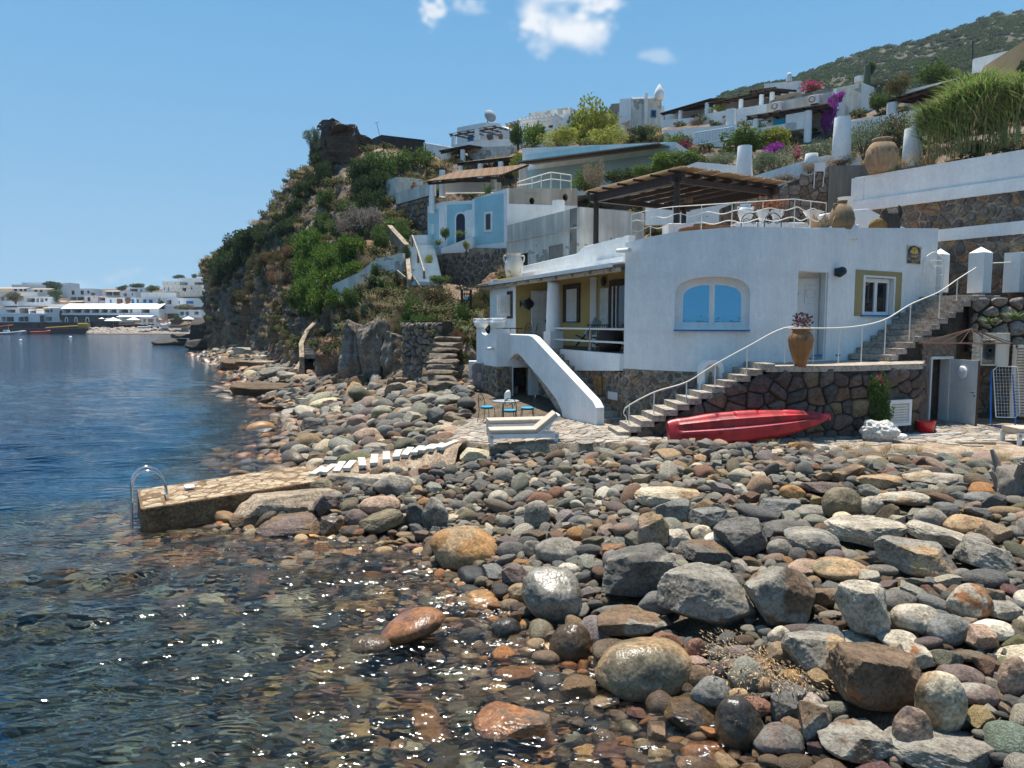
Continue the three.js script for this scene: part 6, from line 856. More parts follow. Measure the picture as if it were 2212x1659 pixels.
{
const b=block('balcony_house','white house with a bare timber pergola and two jars on its balcony wall','house',c3(358,412),c3(570,372),c3(0,560)[1],80,77,6,white);block('','','',c3(568,372),c3(690,382),c3(0,560)[1],77,78,6,white,{on:b.t,part:'side_wall'});block('','','',c3(690,400),c3(800,440),c3(0,560)[1],76,74,5,white,{on:b.t,part:'extension'});
windowOn(b,c3(447,0)[0],c3(478,0)[0],c3(0,478)[1],c3(0,512)[1],{shut:blueWood,w:0.1});windowOn({t:b.t,f:b.f},c3(615,0)[0],c3(628,0)[0],c3(0,455)[1],c3(0,505)[1],{shut:blueWood,w:0.1});
block('','','',c3(312,545),c3(500,508),c3(0,580)[1],76,74,0.4,white,{on:b.t,part:'balcony_wall'});block('','','',c3(500,503),c3(790,500),c3(0,560)[1],74,72,0.4,white,{on:b.t,part:'balcony_wall'});
canopy('bare_pergola','bare reddish timber pergola over the jar balcony','pergola',at(...c3(312,470),76),at(...c3(640,408),73),5,0.4,{bare:1,n:5,k:5,wood:brownWood,posts:[[0.05,1.6,0.25]]});{const p=at(...c3(510,510),74),q=at(...c3(510,425),74);part(b.t,'column',cyl(0.28,0.25,q.y - p.y,p.x,p.y,p.z,14),white);}
for(const[x,y,h,l]of[[603,502,50,'rounder dark jar on the balcony wall'],[689,502,40,'slimmer dark jar on the balcony wall']]){const p=at(...c3(x,y),73),k=h*0.2857*73 / FOCAL,t=thing('balcony_jar',l,'jar',{pos:p});part(t,'body',lathe([[0,0],[0.25,0],[0.42,0.4],[0.42,0.65],[0.25,0.85],[0.22,0.9],[0.27,1],[0.18,1],[0,0.9]],18).scale(k,k,k),M('dark_jar_' + x,{c:[0.12,0.06,0.04],rough:0.6}));}
{const p=at(...c3(590,372),77);const t=thing('satellite_dish','grey satellite dish on the roof of the balcony house','dish');part(t,'dish',new THREE.SphereGeometry(0.9,20,8,0,6.28,0,0.85).rotateX(1.35).rotateY(0.5).translate(p.x,p.y + 0.55,p.z - 0.6),M('dish_grey',{c:[0.35,0.36,0.37],side:THREE.DoubleSide}));part(t,'mast',rod(p,V3(p.x,p.y + 0.6,p.z),0.05),iron);}
block('weathered_block','flaking white masonry block below the jar balcony','wall',c3(440,562),c3(770,550),c3(0,670)[1],68,66,4,oldWhite);
canopy('old_canopy','old sagging cane canopy above the roof pergola','canopy',at(...c3(372,672),62),at(...c3(755,668),60),5,1.3,{n:5,posts:[[0.02,1.0,0.22],[0.42,1.2,0.25],[0.82,1.2,0.25]]});
canopy('dark_canopy','dark lean to canopy at the foot of the jar balcony','canopy',at(...c3(240,600),68),at(...c3(450,555),66),3,0.3,{n:3,posts:[[0.75,2.2,0.25]]});
}
{
const b=block('pergola_house','white house with a white beamed balcony and blue doors behind the round tree','house',c3(880,335),c3(1215,308),c3(0,520)[1],78,76,6,white);block('','','',c3(1213,305),c3(1300,340),c3(0,440)[1],76,79,6,white,{on:b.t,part:'side_wall'});block('','','',c3(1005,293),c3(1215,258),c3(0,345)[1],81,80,5,oldWhite,{on:b.t,part:'upper_storey'});block('','','',c3(1215,258),c3(1298,298),c3(0,345)[1],80,83,5,oldWhite,{on:b.t,part:'upper_side'});
part(b.t,'balcony_panel',b.f.px(c3(900,0)[0],c3(1135,0)[0],c3(0,385)[1],c3(0,470)[1],0.001,0.03),white);windowOn(b,c3(1058,0)[0],c3(1110,0)[0],c3(0,398)[1],c3(0,455)[1],{frame:greyWood,z:0.031});windowOn(b,c3(985,0)[0],c3(1025,0)[0],c3(0,425)[1],c3(0,460)[1],{frame:blueWood,shut:blueWood,z:0.031});{const r=b.f.rect(c3(975,0)[0],c3(1030,0)[0],c3(0,410)[1],c3(0,422)[1]);part(b.t,'transom',b.f.box(...r,0.03,0.06),blueWood);}  // plain white plaster panel on the wall behind the balcony
const P=b.f.rect(c3(880,0)[0],c3(1150,0)[0],c3(0,372)[1],c3(0,385)[1]);part(b.t,'pergola_beam',b.f.box(P[0],P[1],P[2],P[3],1.6,1.8),white);for(let i=0;i<11;i++)part(b.t,'pergola_joist',b.f.box(mix(P[0],P[1],i / 10)- 0.09,mix(P[0],P[1],i / 10)+ 0.09,P[3]+ 0.005,P[3]+ 0.2,0.0,2.0),white);for(const x of[885,1143]){const[u]=b.f.uv(...c3(x,400));part(b.t,'column',b.f.box(u - 0.2,u + 0.2,b.f.uv(...c3(x,520))[1],P[2],1.55,1.85),white);}part(b.t,'balcony_wall',b.f.px(c3(880,0)[0],c3(1150,0)[0],c3(0,455)[1],c3(0,520)[1],1.4,1.7),white);
canopy('orange_pergola','orange timber pergola between two white houses on the ridge','pergola',at(...c3(735,395),80),at(...c3(885,352),78),3,-0.8,{bare:1,n:5,k:4,wood:M('orange_wood',{c:[0.50,0.24,0.05],map:T.wood,tile:1})});
}
{
const b=block('tower_house','tall white tower house with one small blue window','house',c3(1675,195),c3(1905,190),c3(0,505)[1],78,78.5,6,oldWhite);block('','','',c3(1588,195),c3(1676,190),c3(0,355)[1],79.5,78,5,white,{on:b.t,part:'side_bay'});block('','','',c3(1525,232),c3(1625,225),c3(0,350)[1],83,83,4,greyPlaster,{on:b.t,part:'grey_wall'});part(b.t,'fin_wall',b.f.px(c3(1772,0)[0],c3(1786,0)[0],c3(0,165)[1],c3(0,400)[1],0.0,0.6),white);block('','','',c3(1680,180),c3(1835,178),c3(0,210)[1],81,81,3,white,{on:b.t,part:'roof_room'});
windowOn(b,c3(1830,0)[0],c3(1858,0)[0],c3(0,287)[1],c3(0,330)[1],{w:0.1});{const p=at(...c3(1912,195),78),q=at(...c3(1912,105),78);single('flagpole','thin mast on the tower house roof','mast',rod(p,q,0.04),iron);const d=at(...c3(1888,190),78);single('roof_cowl','white curved cowl on the tower house roof','chimney',lathe([[0,0],[0.5,0],[0.55,0.5],[0.4,1.0],[0.1,1.5],[0,1.6]],14,d.x,d.y - 0.1,d.z),white);}
const pr=block('long_porch_house','long low white house with a dark cane roofed porch on the ridge','house',c3(1905,300),c4(215,690),c4(0,760)[1],76,72,4,white,{part:'porch_back'});block('','','',c3(1905,355),c4(190,738),c4(0,815)[1],73,69,0.4,white,{on:pr.t,part:'porch_parapet'});
canopy('ridge_canopy','dark cane porch roof running right from the tower house','canopy',at(...c3(1910,292),73.5),at(...c4(235,650),69),5,1.0,{n:9,posts:[[0.0,2.2,0.22],[0.38,2.2,0.22],[0.93,2.4,0.25]]});windowOn(pr,c4(120,0)[0],c4(160,0)[0],c4(0,728)[1],c4(0,745)[1],{shut:blueWood,w:0.05});
const w=block('terrace_wall','broad white terrace wall below the second cane porch','wall',c4(190,720),c4(592,655),c4(0,840)[1],66,62,4,white);canopy('ridge_canopy','dark cane porch roof on white columns above the broad terrace wall','canopy',at(...c4(235,640),67),at(...c4(630,590),63),5,1.0,{n:8,posts:[[0.08,2.2,0.2],[0.50,2.6,0.22],[0.82,2.4,0.22],[0.98,2.2,0.22]]});block('','','',c4(255,655),c4(640,610),c4(0,720)[1],69,66,1,M('cream_wall',{c:[0.62,0.56,0.48],map:T.plaster,tile:2}),{on:w.t,part:'porch_back'});
block('lower_terrace','white lower terrace behind the blue railing','wall',c4(-60,820),c4(420,780),c4(0,960)[1],60,56,4,white);const r=thing('blue_railing','pale blue iron railing on the lower terrace','railing'),ra=at(...c4(140,838),55.5),rb=at(...c4(380,800),53.5);part(r,'top_rail',rod(ra,rb,0.04),M('railing_blue',{c:[0.30,0.45,0.55],rough:0.5}));part(r,'bottom_rail',rod(at(...c4(140,912),55.5),at(...c4(380,876),53.5),0.04),mats.railing_blue);for(let i=0;i<=26;i++){const p=ra.clone().lerp(rb,i / 26),q=at(...c4(140,912),55.5).lerp(at(...c4(380,876),53.5),i / 26);part(r,'bar',rod(q,p,0.022,0.022,5),mats.railing_blue);}
}
{
const b=block('air_conditioner_house','white stained house with two air conditioners and a canopy above a balcony','house',c4(590,655),c4(1010,575),c4(0,890)[1],58,55,5,oldWhite);block('','','',c4(1008,575),c4(1085,640),c4(0,870)[1],55,56.5,5,white,{on:b.t,part:'side_wall'});
canopy('balcony_canopy','sloping corrugated canopy over the balcony below the air conditioners','canopy',at(...c4(475,745),55.5),at(...c4(965,668),52.5),3.4,0.35,{n:7,mat:M('corrugated',{c:[0.30,0.24,0.19],bump:T.caneBump,bs:0.03,tile:1.5,rough:0.8}),posts:[[0.10,2.3,0.22],[0.78,2.6,0.28]]});
part(b.t,'balcony_floor',b.f.px(c4(430,0)[0],c4(850,0)[0],c4(0,855)[1],c4(0,900)[1],0,3),white);for(const[x0,x1,y0,y1]of[[420,470,740,850],[785,910,770,870]])part(b.t,'balcony_pier',b.f.px(c4(x0,0)[0],c4(x1,0)[0],c4(0,y0)[1],c4(0,y1)[1],2.6,3),white);part(b.t,'blue_gate',b.f.px(c4(702,0)[0],c4(775,0)[0],c4(0,800)[1],c4(0,850)[1],2.7,2.76),M('turquoise',{c:[0.02,0.25,0.36]}));part(b.t,'balcony_rail',b.f.px(c4(540,0)[0],c4(702,0)[0],c4(0,808)[1],c4(0,816)[1],2.7,2.76),mats.railing_blue);for(let i=0;i<14;i++)part(b.t,'baluster',b.f.px(c4(545 + i*11.5,0)[0],c4(548 + i*11.5,0)[0],c4(0,816)[1],c4(0,852)[1],2.71,2.74),mats.railing_blue);windowOn(b,c4(742,0)[0],c4(785,0)[0],c4(0,745)[1],c4(0,778)[1],{frame:greyWood});
for(const[x0,x1,y0,y1,l]of[[640,692,652,705,'air conditioner unit on the stained wall above the balcony'],[872,932,608,662,'higher air conditioner unit near the bougainvillea']]){const t=thing('air_conditioner',l,'air conditioner'),[u0,u1,v0,v1]=b.f.rect(c4(x0,0)[0],c4(x1,0)[0],c4(0,y0)[1],c4(0,y1)[1]);part(t,'casing',b.f.put(rbox(u1 - u0,v1 - v0,0.5,(u0 + u1)/ 2,(v0 + v1)/ 2,0.3,0.03)),M('ac_white_' + x0,{c:[0.62,0.60,0.56],rough:0.6}));part(t,'fan_grille',b.f.put(new THREE.TorusGeometry((v1 - v0)*0.33,0.05,6,20).translate((u0 + u1)/ 2 - 0.15,(v0 + v1)/ 2,0.56)),greyWood);part(t,'bracket',b.f.box(u0 + 0.1,u1 - 0.1,v0 - 0.1,v0,0.02,0.5),iron);}
const w=block('high_garden_wall','high white wall with an arched blue opening behind the bougainvillea','wall',c4(1010,560),c4(1190,520),c4(0,750)[1],62,60,2,white);block('','','',c4(612,635),c4(1012,552),c4(0,680)[1],63,62,1,greyPlaster,{on:w.t,part:'grey_coping_wall'});{const r=w.f.rect(c4(1055,0)[0],c4(1108,0)[0],c4(0,625)[1],c4(0,702)[1]);part(w.t,'arched_window',w.f.put(shapeGeo(archShape(r[0],r[1],r[2],r[3],1.3),0.05).translate(0,0,0.02)),M('teal_arch',{c:[0.03,0.20,0.24],rough:0.3}));}block('','','',c4(1188,520),c4(1228,580),c4(0,740)[1],60,61,2,oldWhite,{on:w.t,part:'end_wall'});
const u=block('ridge_house','low white ridge house with a small white chimney under the hill','house',c4(575,528),c4(808,508),c4(0,580)[1],82,80,5,white);{const p=at(...c4(732,515),80);part(u.t,'chimney',[cyl(0.32,0.26,0.7,p.x,p.y,p.z),new THREE.SphereGeometry(0.26,14,8).translate(p.x,p.y + 0.7,p.z)],white);}canopy('grey_awning','grey slatted awning on the ridge house terrace','canopy',at(...c4(490,580),74),at(...c4(640,560),73),4,0.6,{n:5,mat:greyWood,posts:[[0.9,1.6,0.2]]});
canopy('hill_pergola','dark slatted pergola beside the tall cactus','pergola',at(...c4(1160,548),66),at(...c4(1430,545),64),7,2.3,{bare:1,n:7,k:12,posts:[[0.03,2,0.22]]});{const p=at(...c4(1175,520),64),q=at(...c4(1175,484),64);single('column_stub','white column on top of the high wall beside the cactus','column',cyl(0.42,0.42,q.y - p.y,p.x,p.y,p.z,14),white);}
}
{
const w=block('long_garden_wall','long white garden wall above the olive shrubs','wall',c4(1095,768),c4(1650,668),c4(0,830)[1],47,42,0.5,white);const h=block('brown_roof_house','cream house with an overhanging brown roof behind the reeds','house',c4(1460,620),c4(1830,560),c4(0,700)[1],56,52,5,M('cream_house',{c:[0.70,0.62,0.52],map:T.plaster,tile:2}));canopy('brown_eaves','overhanging brown tiled eaves of the cream house','roof',at(...c4(1365,605),54),at(...c4(1910,520),48.5),4,0.35,{n:9,mat:M('brown_roof',{c:[0.20,0.12,0.08],map:T.wood,tile:0.6}),wood:brownWood,posts:[[0.03,2.6,0.42],[0.86,2.2,0.4]]});part(h.t,'white_ridge',h.f.px(c4(1465,0)[0],c4(1900,0)[0],c4(0,545)[1],c4(0,560)[1],-2,-1.6),white);
block('','','',c4(1466,570),c4(1890,470),c4(0,600)[1],60,55,1,white,{on:h.t,part:'roof_parapet'});
const g=block('ochre_gable_house','white house end with a large ochre panel at the top of the view','house',c4(1888,372),c4(2260,285),c4(0,640)[1],57,52,6,white);{const r=g.f.rect(c4(1930,0)[0],c4(2290,0)[0],c4(0,365)[1],c4(0,600)[1]);part(g.t,'ochre_panel',g.f.put(shapeGeo([[r[0],r[2]],[r[1],r[2]],[r[1],r[3]+ 0.9],[r[0]+ 0.5,r[3]+ 0.1],[r[0],r[3]- 0.6]],0.03).translate(0,0,0.001)),M('ochre_panel',{c:[0.52,0.37,0.20],map:T.plaster,tile:2}));}{const p=at(...c4(1888,375),56.5),q=at(...c4(1888,262),56.5);single('thin_mast','thin dark mast beside the ochre gable','mast',rod(p,q,0.05),iron);}
for(const[x,y0,y1,D,r,l]of[[1060,742,975,33.2,0.42,'tall white garden column between the bougainvillea house and the clay jar'],[1505,812,1010,32,0.42,'white garden column standing before the reeds'],[448,922,1115,35,0.4,'white garden column rising behind the cane pergola'],[873,970,1020,34.2,0.34,'short white column stub on the garden parapet']]){const p=at(...c4(x,y1),D),q=at(...c4(x,y0),D);single('garden_column',l,'column',[lathe([[0,0],[r,0],[r*0.82,q.y - p.y + 0.3],[0,q.y - p.y + 0.32]],20,p.x,p.y - 0.3,p.z)],white);}
{const p=at(...c4(1310,1095),29.6),k=210*0.3429*29.6 / FOCAL,t=thing('giant_clay_jar','huge pale clay jar standing on the white parapet','jar',{pos:p});part(t,'body',lathe([[0,0],[0.30,0],[0.33,0.05],[0.42,0.28],[0.445,0.48],[0.42,0.68],[0.33,0.84],[0.27,0.88],[0.25,0.9],[0.25,0.93],[0.27,0.97],[0.27,1],[0.2,1],[0.19,0.92],[0,0.9]],36).scale(k,k,k),clay);}
{const p=at(...d6(285,295),31.5),q=at(...d6(225,535),31.5),r=at(...d6(310,520),31.5),t=thing('notice_board','small white notice board on two metal legs in front of the garden wall','sign'),bm=M('notice_white',{c:[0.66,0.68,0.68],rough:0.5});part(t,'panel',box(0.44,0.36,0.04,p.x,p.y - 0.18,p.z),bm);for(const[a,s]of[[q,-1],[r,1]])part(t,'leg',rod(a,V3(p.x + s*0.22,p.y,p.z + 0.03),0.02),bm);}
}
{
const b=block('long_blue_house','long low pale blue house with a white parapet and a corrugated awning','house',c3(852,567),c3(2012,520),c3(0,850)[1],53,47,5,white,{part:'parapet_wall'});
for(const[x0,x1,y0,y1]of[[885,1435,580,655],[1480,1960,558,648]]){const r=b.f.rect(c3(x0,0)[0],c3(x1,0)[0],c3(0,y0)[1],c3(0,y1)[1]);part(b.t,'blue_panel',b.f.box(...r,0.001,0.03),M('milky_blue',{c:[0.60,0.75,0.77],map:T.plaster,tile:2}));}
part(b.t,'lower_wall',b.f.px(c3(870,0)[0],c3(1950,0)[0],c3(0,672)[1],c3(0,850)[1],0.001,0.04),M('teal_wall',{c:[0.34,0.48,0.50],map:T.plaster,tile:2}));
const P=at(...c3(820,668),50.5),Q=at(...c3(1890,652),45.4),f=face(P.x,-P.z,Q.x,-Q.z),aw=M('awning_green',{c:[0.16,0.22,0.21],rough:0.5,metalness:0.2});part(b.t,'corrugated_awning',f.put(box(f.l,0.04,3.0,f.l / 2,P.y + 0.1,-1.3,0,0.12)),aw);for(let i=0;i<60;i++)part(b.t,'corrugation',f.put(box(0.05,0.05,3.0,f.l*(i + 0.5)/ 60,P.y + 0.14,-1.3,0,0.12)),aw);part(b.t,'awning_beam',f.box(0,f.l,P.y - 0.22,P.y - 0.05,-0.2,-0.02),brownWood);for(const u of[0.3])part(b.t,'column',cyl(0.32,0.3,3.4,f.p(u,0,-0.2).x,P.y - 3.6,f.p(u,0,-0.2).z,16),white);
}
// -- the harbour village across the bay
{
const town=structure('village_hill'),pos=[],idx=[],N=40,K=10;
const rows=[[905,308],[860,312],[835,320],[790,326],[700,338],[600,352],[520,368],[460,390],[430,430],[425,620],[800,900]];
rows.forEach(([y,D],j)=>{for(let i=0;i<=N;i++){const x=mix(-900,2700,i / N),lift=j>4&&j<10?(x>1700?Math.min(110,(x - 1700)*0.18):0):0,p=at(...c1(x,y - lift),D + 2*noise3(i*0.7,j,3));if(j===0)p.y=-0.6;if(j===1)p.y=Math.min(p.y,1.6);pos.push(p.x,p.y,p.z);}});
for(let j=0;j<K;j++)for(let i=0;i<N;i++){const a=j*(N + 1)+ i,b=a + N + 1;idx.push(a,a + 1,b + 1,a,b + 1,b);}
const g=new THREE.BufferGeometry();g.setAttribute('position',new THREE.Float32BufferAttribute(pos,3));g.setIndex(idx);g.computeVertexNormals();part(town,'ground',g,M('village_ground',{c:[0.17,0.14,0.10],map:T.soil,tile:9}));
const br=M('brown_shutter',{c:[0.09,0.03,0.025]}),wallA=M('far_white',{c:[0.78,0.77,0.75]}),wallB=M('far_grey',{c:[0.60,0.60,0.60]}),wallC=M('far_pink',{c:[0.70,0.60,0.58]}),far=M('far_stone',{c:[0.10,0.095,0.09],map:T.rock,tile:3}),openM=glassDark,tan=M('far_tan_roof',{c:[0.40,0.31,0.22]});
const mt={a:wallA,b:wallB,c:wallC,s:far,o:oldWhite},wm={b:blueWood,r:br,w:whitePaint,s:far};
const H=[
[228,357,450,440,380,'a','white village house furthest back on the left skyline',[]],
[125,378,300,480,368,'a','white village house with a row of three brown windows',[[150,178,420,446,'r'],[208,232,420,446,'r'],[253,278,420,446,'r']]],
[298,382,560,480,366,'a','broad white village house in front of the round skyline tree',[[330,340,400,410,'d'],[362,392,425,456,'r'],[420,445,427,456,'r']]],
[638,360,750,545,372,'a','tall blank white village house beside the skyline tree',[]],
[702,420,985,545,352,'a','square white village house with brown balcony doors',[[752,782,440,482,'r'],[848,878,440,482,'r'],[918,938,440,470,'r'],[735,880,508,540,'d']]],
[-40,455,395,520,345,'a','long white terrace behind the shoreside umbrella pine',[]],
[-30,500,260,600,338,'a','white arcade house half hidden by a grey green tree',[[0,45,505,545,'d'],[62,160,508,545,'d']]],
[252,505,530,600,336,'a','white arcade house with a tan roof and slim pillars',[[275,365,520,562,'d'],[378,408,520,562,'d'],[420,455,520,562,'d'],[468,498,520,550,'d']]],
[985,440,1270,505,362,'b','grey white village house with a wide dark veranda',[[1110,1255,452,492,'d']]],
[888,495,1025,572,340,'c','pinkish village house with one brown shutter',[[920,948,510,552,'r'],[985,998,505,516,'b']]],
[1022,505,1135,572,341,'c','pink annexe with a shaded terrace',[[1040,1120,515,545,'d']]],
[1265,450,1422,515,352,'a','white village house edged in blue',[[1295,1332,468,502,'d'],[1383,1397,465,492,'b']]],
[1330,410,1530,458,372,'a','white village house below the dark skyline shrubs',[[1365,1445,422,450,'d'],[1475,1492,428,450,'b']]],
[1480,462,1850,525,346,'a','long white village house with two arched windows',[[1530,1562,475,505,'w'],[1630,1657,475,505,'w']]],
[1105,515,1690,605,334,'a','long white village house with a row of blue windows',[[1380,1408,530,572,'b'],[1435,1458,530,572,'b'],[1505,1537,532,570,'b'],[1565,1602,535,570,'b'],[1155,1172,535,568,'b']]],
[1705,345,1890,455,354,'o','pale two storey village house with slit windows',[[1722,1732,405,440,'b'],[1762,1774,405,445,'b']]],
[1880,310,2230,390,358,'a','white village house with the highest parapet on the slope',[[1930,1968,355,385,'d'],[2040,2150,352,380,'d']]],
[1885,385,2110,505,347,'o','cream village house with ivy at its windows',[[1915,1955,410,445,'d'],[2005,2020,405,430,'d']]],
[2100,415,2230,505,345,'o','white village house with a single arched door',[[2118,2140,440,490,'d']]],
[1690,515,1870,600,336,'a','white village house behind a curtain of ivy',[[1750,1800,540,585,'d']]],
[1865,520,2180,610,333,'a','white village house with a long blue window band',[[1955,2032,550,578,'b'],[1873,1887,545,582,'b']]],
[505,585,755,630,330,'a','white flat roofed block behind the harbour front',[]],
[795,582,1415,640,330,'a','long stepped white parapet over the restaurant',[]],
[462,615,650,775,322,'a','harbour house with a blue balcony door over a stone ground floor',[[530,552,632,665,'b'],[470,520,630,668,'d'],[480,545,715,760,'d'],[560,588,720,760,'w']]],
[0,685,462,775,321,'a','low white harbour house with a slanting outside stair',[[12,60,715,765,'d'],[70,145,715,765,'s'],[215,250,715,765,'s'],[195,215,720,765,'b'],[255,300,712,765,'s'],[300,342,722,765,'w'],[420,462,700,770,'s']]],
[185,610,300,690,330,'b','grey harbour house with a shaded roof garden',[[200,300,625,680,'d']]],
[-20,618,185,690,331,'a','white harbour house at the left edge of the view',[[60,160,640,672,'d']]],
[300,640,465,690,328,'a','white harbour terrace under a tan awning',[[310,380,650,680,'d']]],
[1870,645,2115,725,315,'a','small white beach kiosk with open hatches',[[1885,1930,660,700,'d'],[1945,1982,660,700,'d'],[2040,2085,660,692,'d']]],
[1715,600,1880,680,326,'a','white stepped wall above the beach kiosk',[]],
];
const grp='houses of the harbour village';
for(const[x0,yt,x1,yb,D,w,label,wins]of H){const b=block('village_house',label,'house',c1(x0,yt),c1(x1,yt),c1(0,yb)[1],D,D,7,mt[w],{group:grp,holes:wins.filter((q)=>q[4]==='d').map(([a,c,d,e])=>[c1(a,0)[0],c1(c,0)[0],c1(0,d)[1],c1(0,e)[1],4.5])});part(b.t,'parapet',b.f.box(-0.12,b.f.l + 0.12,b.top - 0.35,b.top + 0.05,-0.6,0.12),mt[w]);for(const[a,c,d,e,k]of wins){const r=b.f.rect(c1(a,0)[0],c1(c,0)[0],c1(0,d)[1],c1(0,e)[1]);if(k==='d')part(b.t,'porch_back',b.f.box(...r,-4.49,-4.4),tan);else part(b.t,k==='s'?'stone_panel':'window',b.f.box(...r,0.002,0.05),wm[k]);if(k==='r'||k==='b')part(b.t,'sill',b.f.box(r[0]- 0.15,r[1]+ 0.15,r[2]- 0.16,r[2]- 0.01,0.002,0.14),whitePaint);if(k==='d'&&r[1]- r[0]>6)for(let q=1;q<Math.round((r[1]- r[0])/ 3.2);q++){const u=mix(r[0],r[1],q / Math.round((r[1]- r[0])/ 3.2));part(b.t,'pillar',b.f.box(u - 0.2,u + 0.2,r[2],r[3],-0.35,0.02),wallA);}}}
for(const[x0,x1,y,d,l]of[[-20,292,415,4,'red brown awning on the left skyline house'],[345,560,425,3,'tan awning of the broad white village house'],[250,450,512,4,'tan roof over the slim pillar arcade'],[-30,80,495,4,'tan roof over the tree hidden arcade'],[550,710,555,3,'tan awning below the square white house'],[735,880,555,3,'second tan awning below the square white house'],[1115,1265,447,3,'brown veranda roof of the grey white house'],[470,640,622,2.5,'grey balcony awning of the harbour house'],[390,520,640,3,'pale tan awning over the harbour terrace'],[1245,1605,708,4,'white cloth awning over the beach tables']]){const P=at(...c1(x0,y),320 +(y<560?22:-4)),Q=at(...c1(x1,y),320 +(y<560?22:-4)),f=face(P.x,-P.z,Q.x,-Q.z);single('village_awning',l,'awning',f.put(box(f.l,0.2,d,f.l / 2,P.y,-d / 2 + 2,0,0.18)),y>700?wallA:tan,{group:'awnings of the harbour village'});}
{
const arcade=[[668,738],[756,855],[872,942],[962,1040],[1055,1130],[1152,1222],[1248,1345],[1362,1390],[1480,1570]],b=block('quay_restaurant','long two storey white restaurant with open arcade over a dark stone ground floor','building',c1(655,632),c1(1665,632),c1(0,775)[1],319,319,8,wallA,{holes:arcade.map(([a,c])=>[c1(a,0)[0],c1(c,0)[0],c1(0,638)[1],c1(0,674)[1],6])});const R=(x0,x1,y0,y1)=>b.f.rect(c1(x0,0)[0],c1(x1,0)[0],c1(0,y0)[1],c1(0,y1)[1]);
for(const[a,c]of arcade)part(b.t,'arcade_back',b.f.box(...R(a,c,638,674),-5.99,-5.9),tan);part(b.t,'stone_storey',b.f.box(...R(655,1245,697,775),0.002,0.08),far);for(const[a,c]of[[680,718],[780,818],[895,942]]){const r=R(a,c,716,774);part(b.t,'arched_window',b.f.put(shapeGeo(archShape(r[0],r[1],r[2],r[3],2.2),0.1).translate(0,0,0.081)),whitePaint);part(b.t,'pane',b.f.put(shapeGeo(archShape(r[0]+ 0.5,r[1]- 0.5,r[2]+ 0.2,r[3]- 0.5,1.8),0.04).translate(0,0,0.182)),openM);}part(b.t,'string_course',b.f.box(...R(650,1670,678,697),0.09,0.6),wallA);part(b.t,'awning_roof',b.f.put(box(b.f.l + 1,0.25,7,b.f.l / 2,b.top + 1.2,-2.5,0,0.35)),wallA);
for(const[x,y]of[[1260,578],[1345,565]]){const p=at(...c1(x,y + 10),326);single('roof_jar',x<1300?'terracotta jar at the middle of the restaurant parapet':'terracotta jar at the right of the restaurant parapet','jar',lathe([[0,0],[0.8,0],[1.3,1.4],[1.1,2.3],[1.3,2.6],[0,2.6]],14,p.x,p.y,p.z),terracotta,{group:'jars on the restaurant parapet'});}
}
{
const P=at(...c1(-300,772),312),Q=at(...c1(1140,785),312),f=face(P.x,-P.z,Q.x,-Q.z),dk=M('quay_basalt',{c:[0.035,0.033,0.035],map:T.rock,bump:T.rockBump,bs:0.3,tile:3});const q=thing('stone_quay','dark basalt quay wall of the harbour','quay');part(q,'upper_wall',f.box(0,f.l,-1,P.y,-8,0),dk);part(q,'lower_ledge',f.box(0,f.l*0.93,-1,at(...c1(0,840),306).y,0,6),dk);for(let i=0;i<18;i++)part(q,'block',f.box(f.l*i / 18 + 0.3,f.l*(i + 1)/ 18 - 0.3,2.2,P.y - 0.4,0.01,0.35),dk);
const arm=thing('crane_arm','long yellow boat crane lying on the quay','crane'),a=at(...c1(480,832),306),b=at(...c1(935,805),306);part(arm,'boom',rod(a,b,0.25,0.35),M('crane_yellow',{c:[0.42,0.25,0.04]}));part(arm,'counterweight',rbox(4.6,2.2,2,b.x - 2.2,b.y - 0.1,b.z,0.5),mats.crane_yellow);
const boat=(x0,x1,y0,y1,D,label,hull,tube_,o={})=>{const p=at(...c1(x0,y1),D),r=at(...c1(x1,y1),D),l=r.x - p.x,t=thing('boat',label,'boat',{pos:V3((p.x + r.x)/ 2,p.y,p.z),group:'boats in the harbour'}),h=(y1 - y0)*0.2057*D / FOCAL,pts=[],n=14;for(let i=0;i<=n;i++){const s=i / n*2 - 1;pts.push(V3(s*l / 2,h*(0.62 + 0.35*Math.pow(Math.max(0,o.flip?-s:s),2)),l*0.17*Math.sqrt(Math.max(0.02,1 - Math.pow(Math.max(0,o.flip?-s:s),3)))));}const back=pts.map((v)=>V3(v.x,v.y,-v.z)).reverse();part(t,'tube',tube([...pts,...back],h*0.22,7),tube_);const sh=new THREE.Shape();sh.moveTo(-l / 2,0);sh.lineTo(l*0.4,0);sh.lineTo(l / 2,h*0.8);sh.lineTo(-l / 2,h*0.6);const hg=new THREE.ExtrudeGeometry(sh,{depth:l*0.24,bevelEnabled:false}).translate(0,0,-l*0.12);if(o.flip)hg.rotateY(Math.PI);part(t,'hull',hg,hull);if(o.cab)part(t,'console',rbox(l*0.12,h*0.8,l*0.1,0,h*0.9,0,0.1),hull);return[t,l,h];};
const wb=M('boat_white',{c:[0.75,0.75,0.74],rough:0.4}),rd=M('boat_red',{c:[0.50,0.06,0.03],rough:0.5}),gr=M('boat_grey',{c:[0.32,0.33,0.35],rough:0.5});
const[rb,l,h]=boat(-120,262,868,922,290,'white inflatable boat with an orange sunshade at the left edge',wb,gr,{cab:1});part(rb,'sunshade',box(l*0.4,0.15,l*0.2,-l*0.05,h*2.1,0,0,0,0.12),M('orange_cloth',{c:[0.70,0.16,0.03]}));for(const s of[-0.2,0.12])part(rb,'shade_pole',rod(V3(l*s,h*0.6,l*0.08),V3(l*s,h*2.05,l*0.08),0.06),steel);part(rb,'cushion',rbox(l*0.2,h*0.3,l*0.14,-l*0.12,h*0.75,0,0.1),rd);
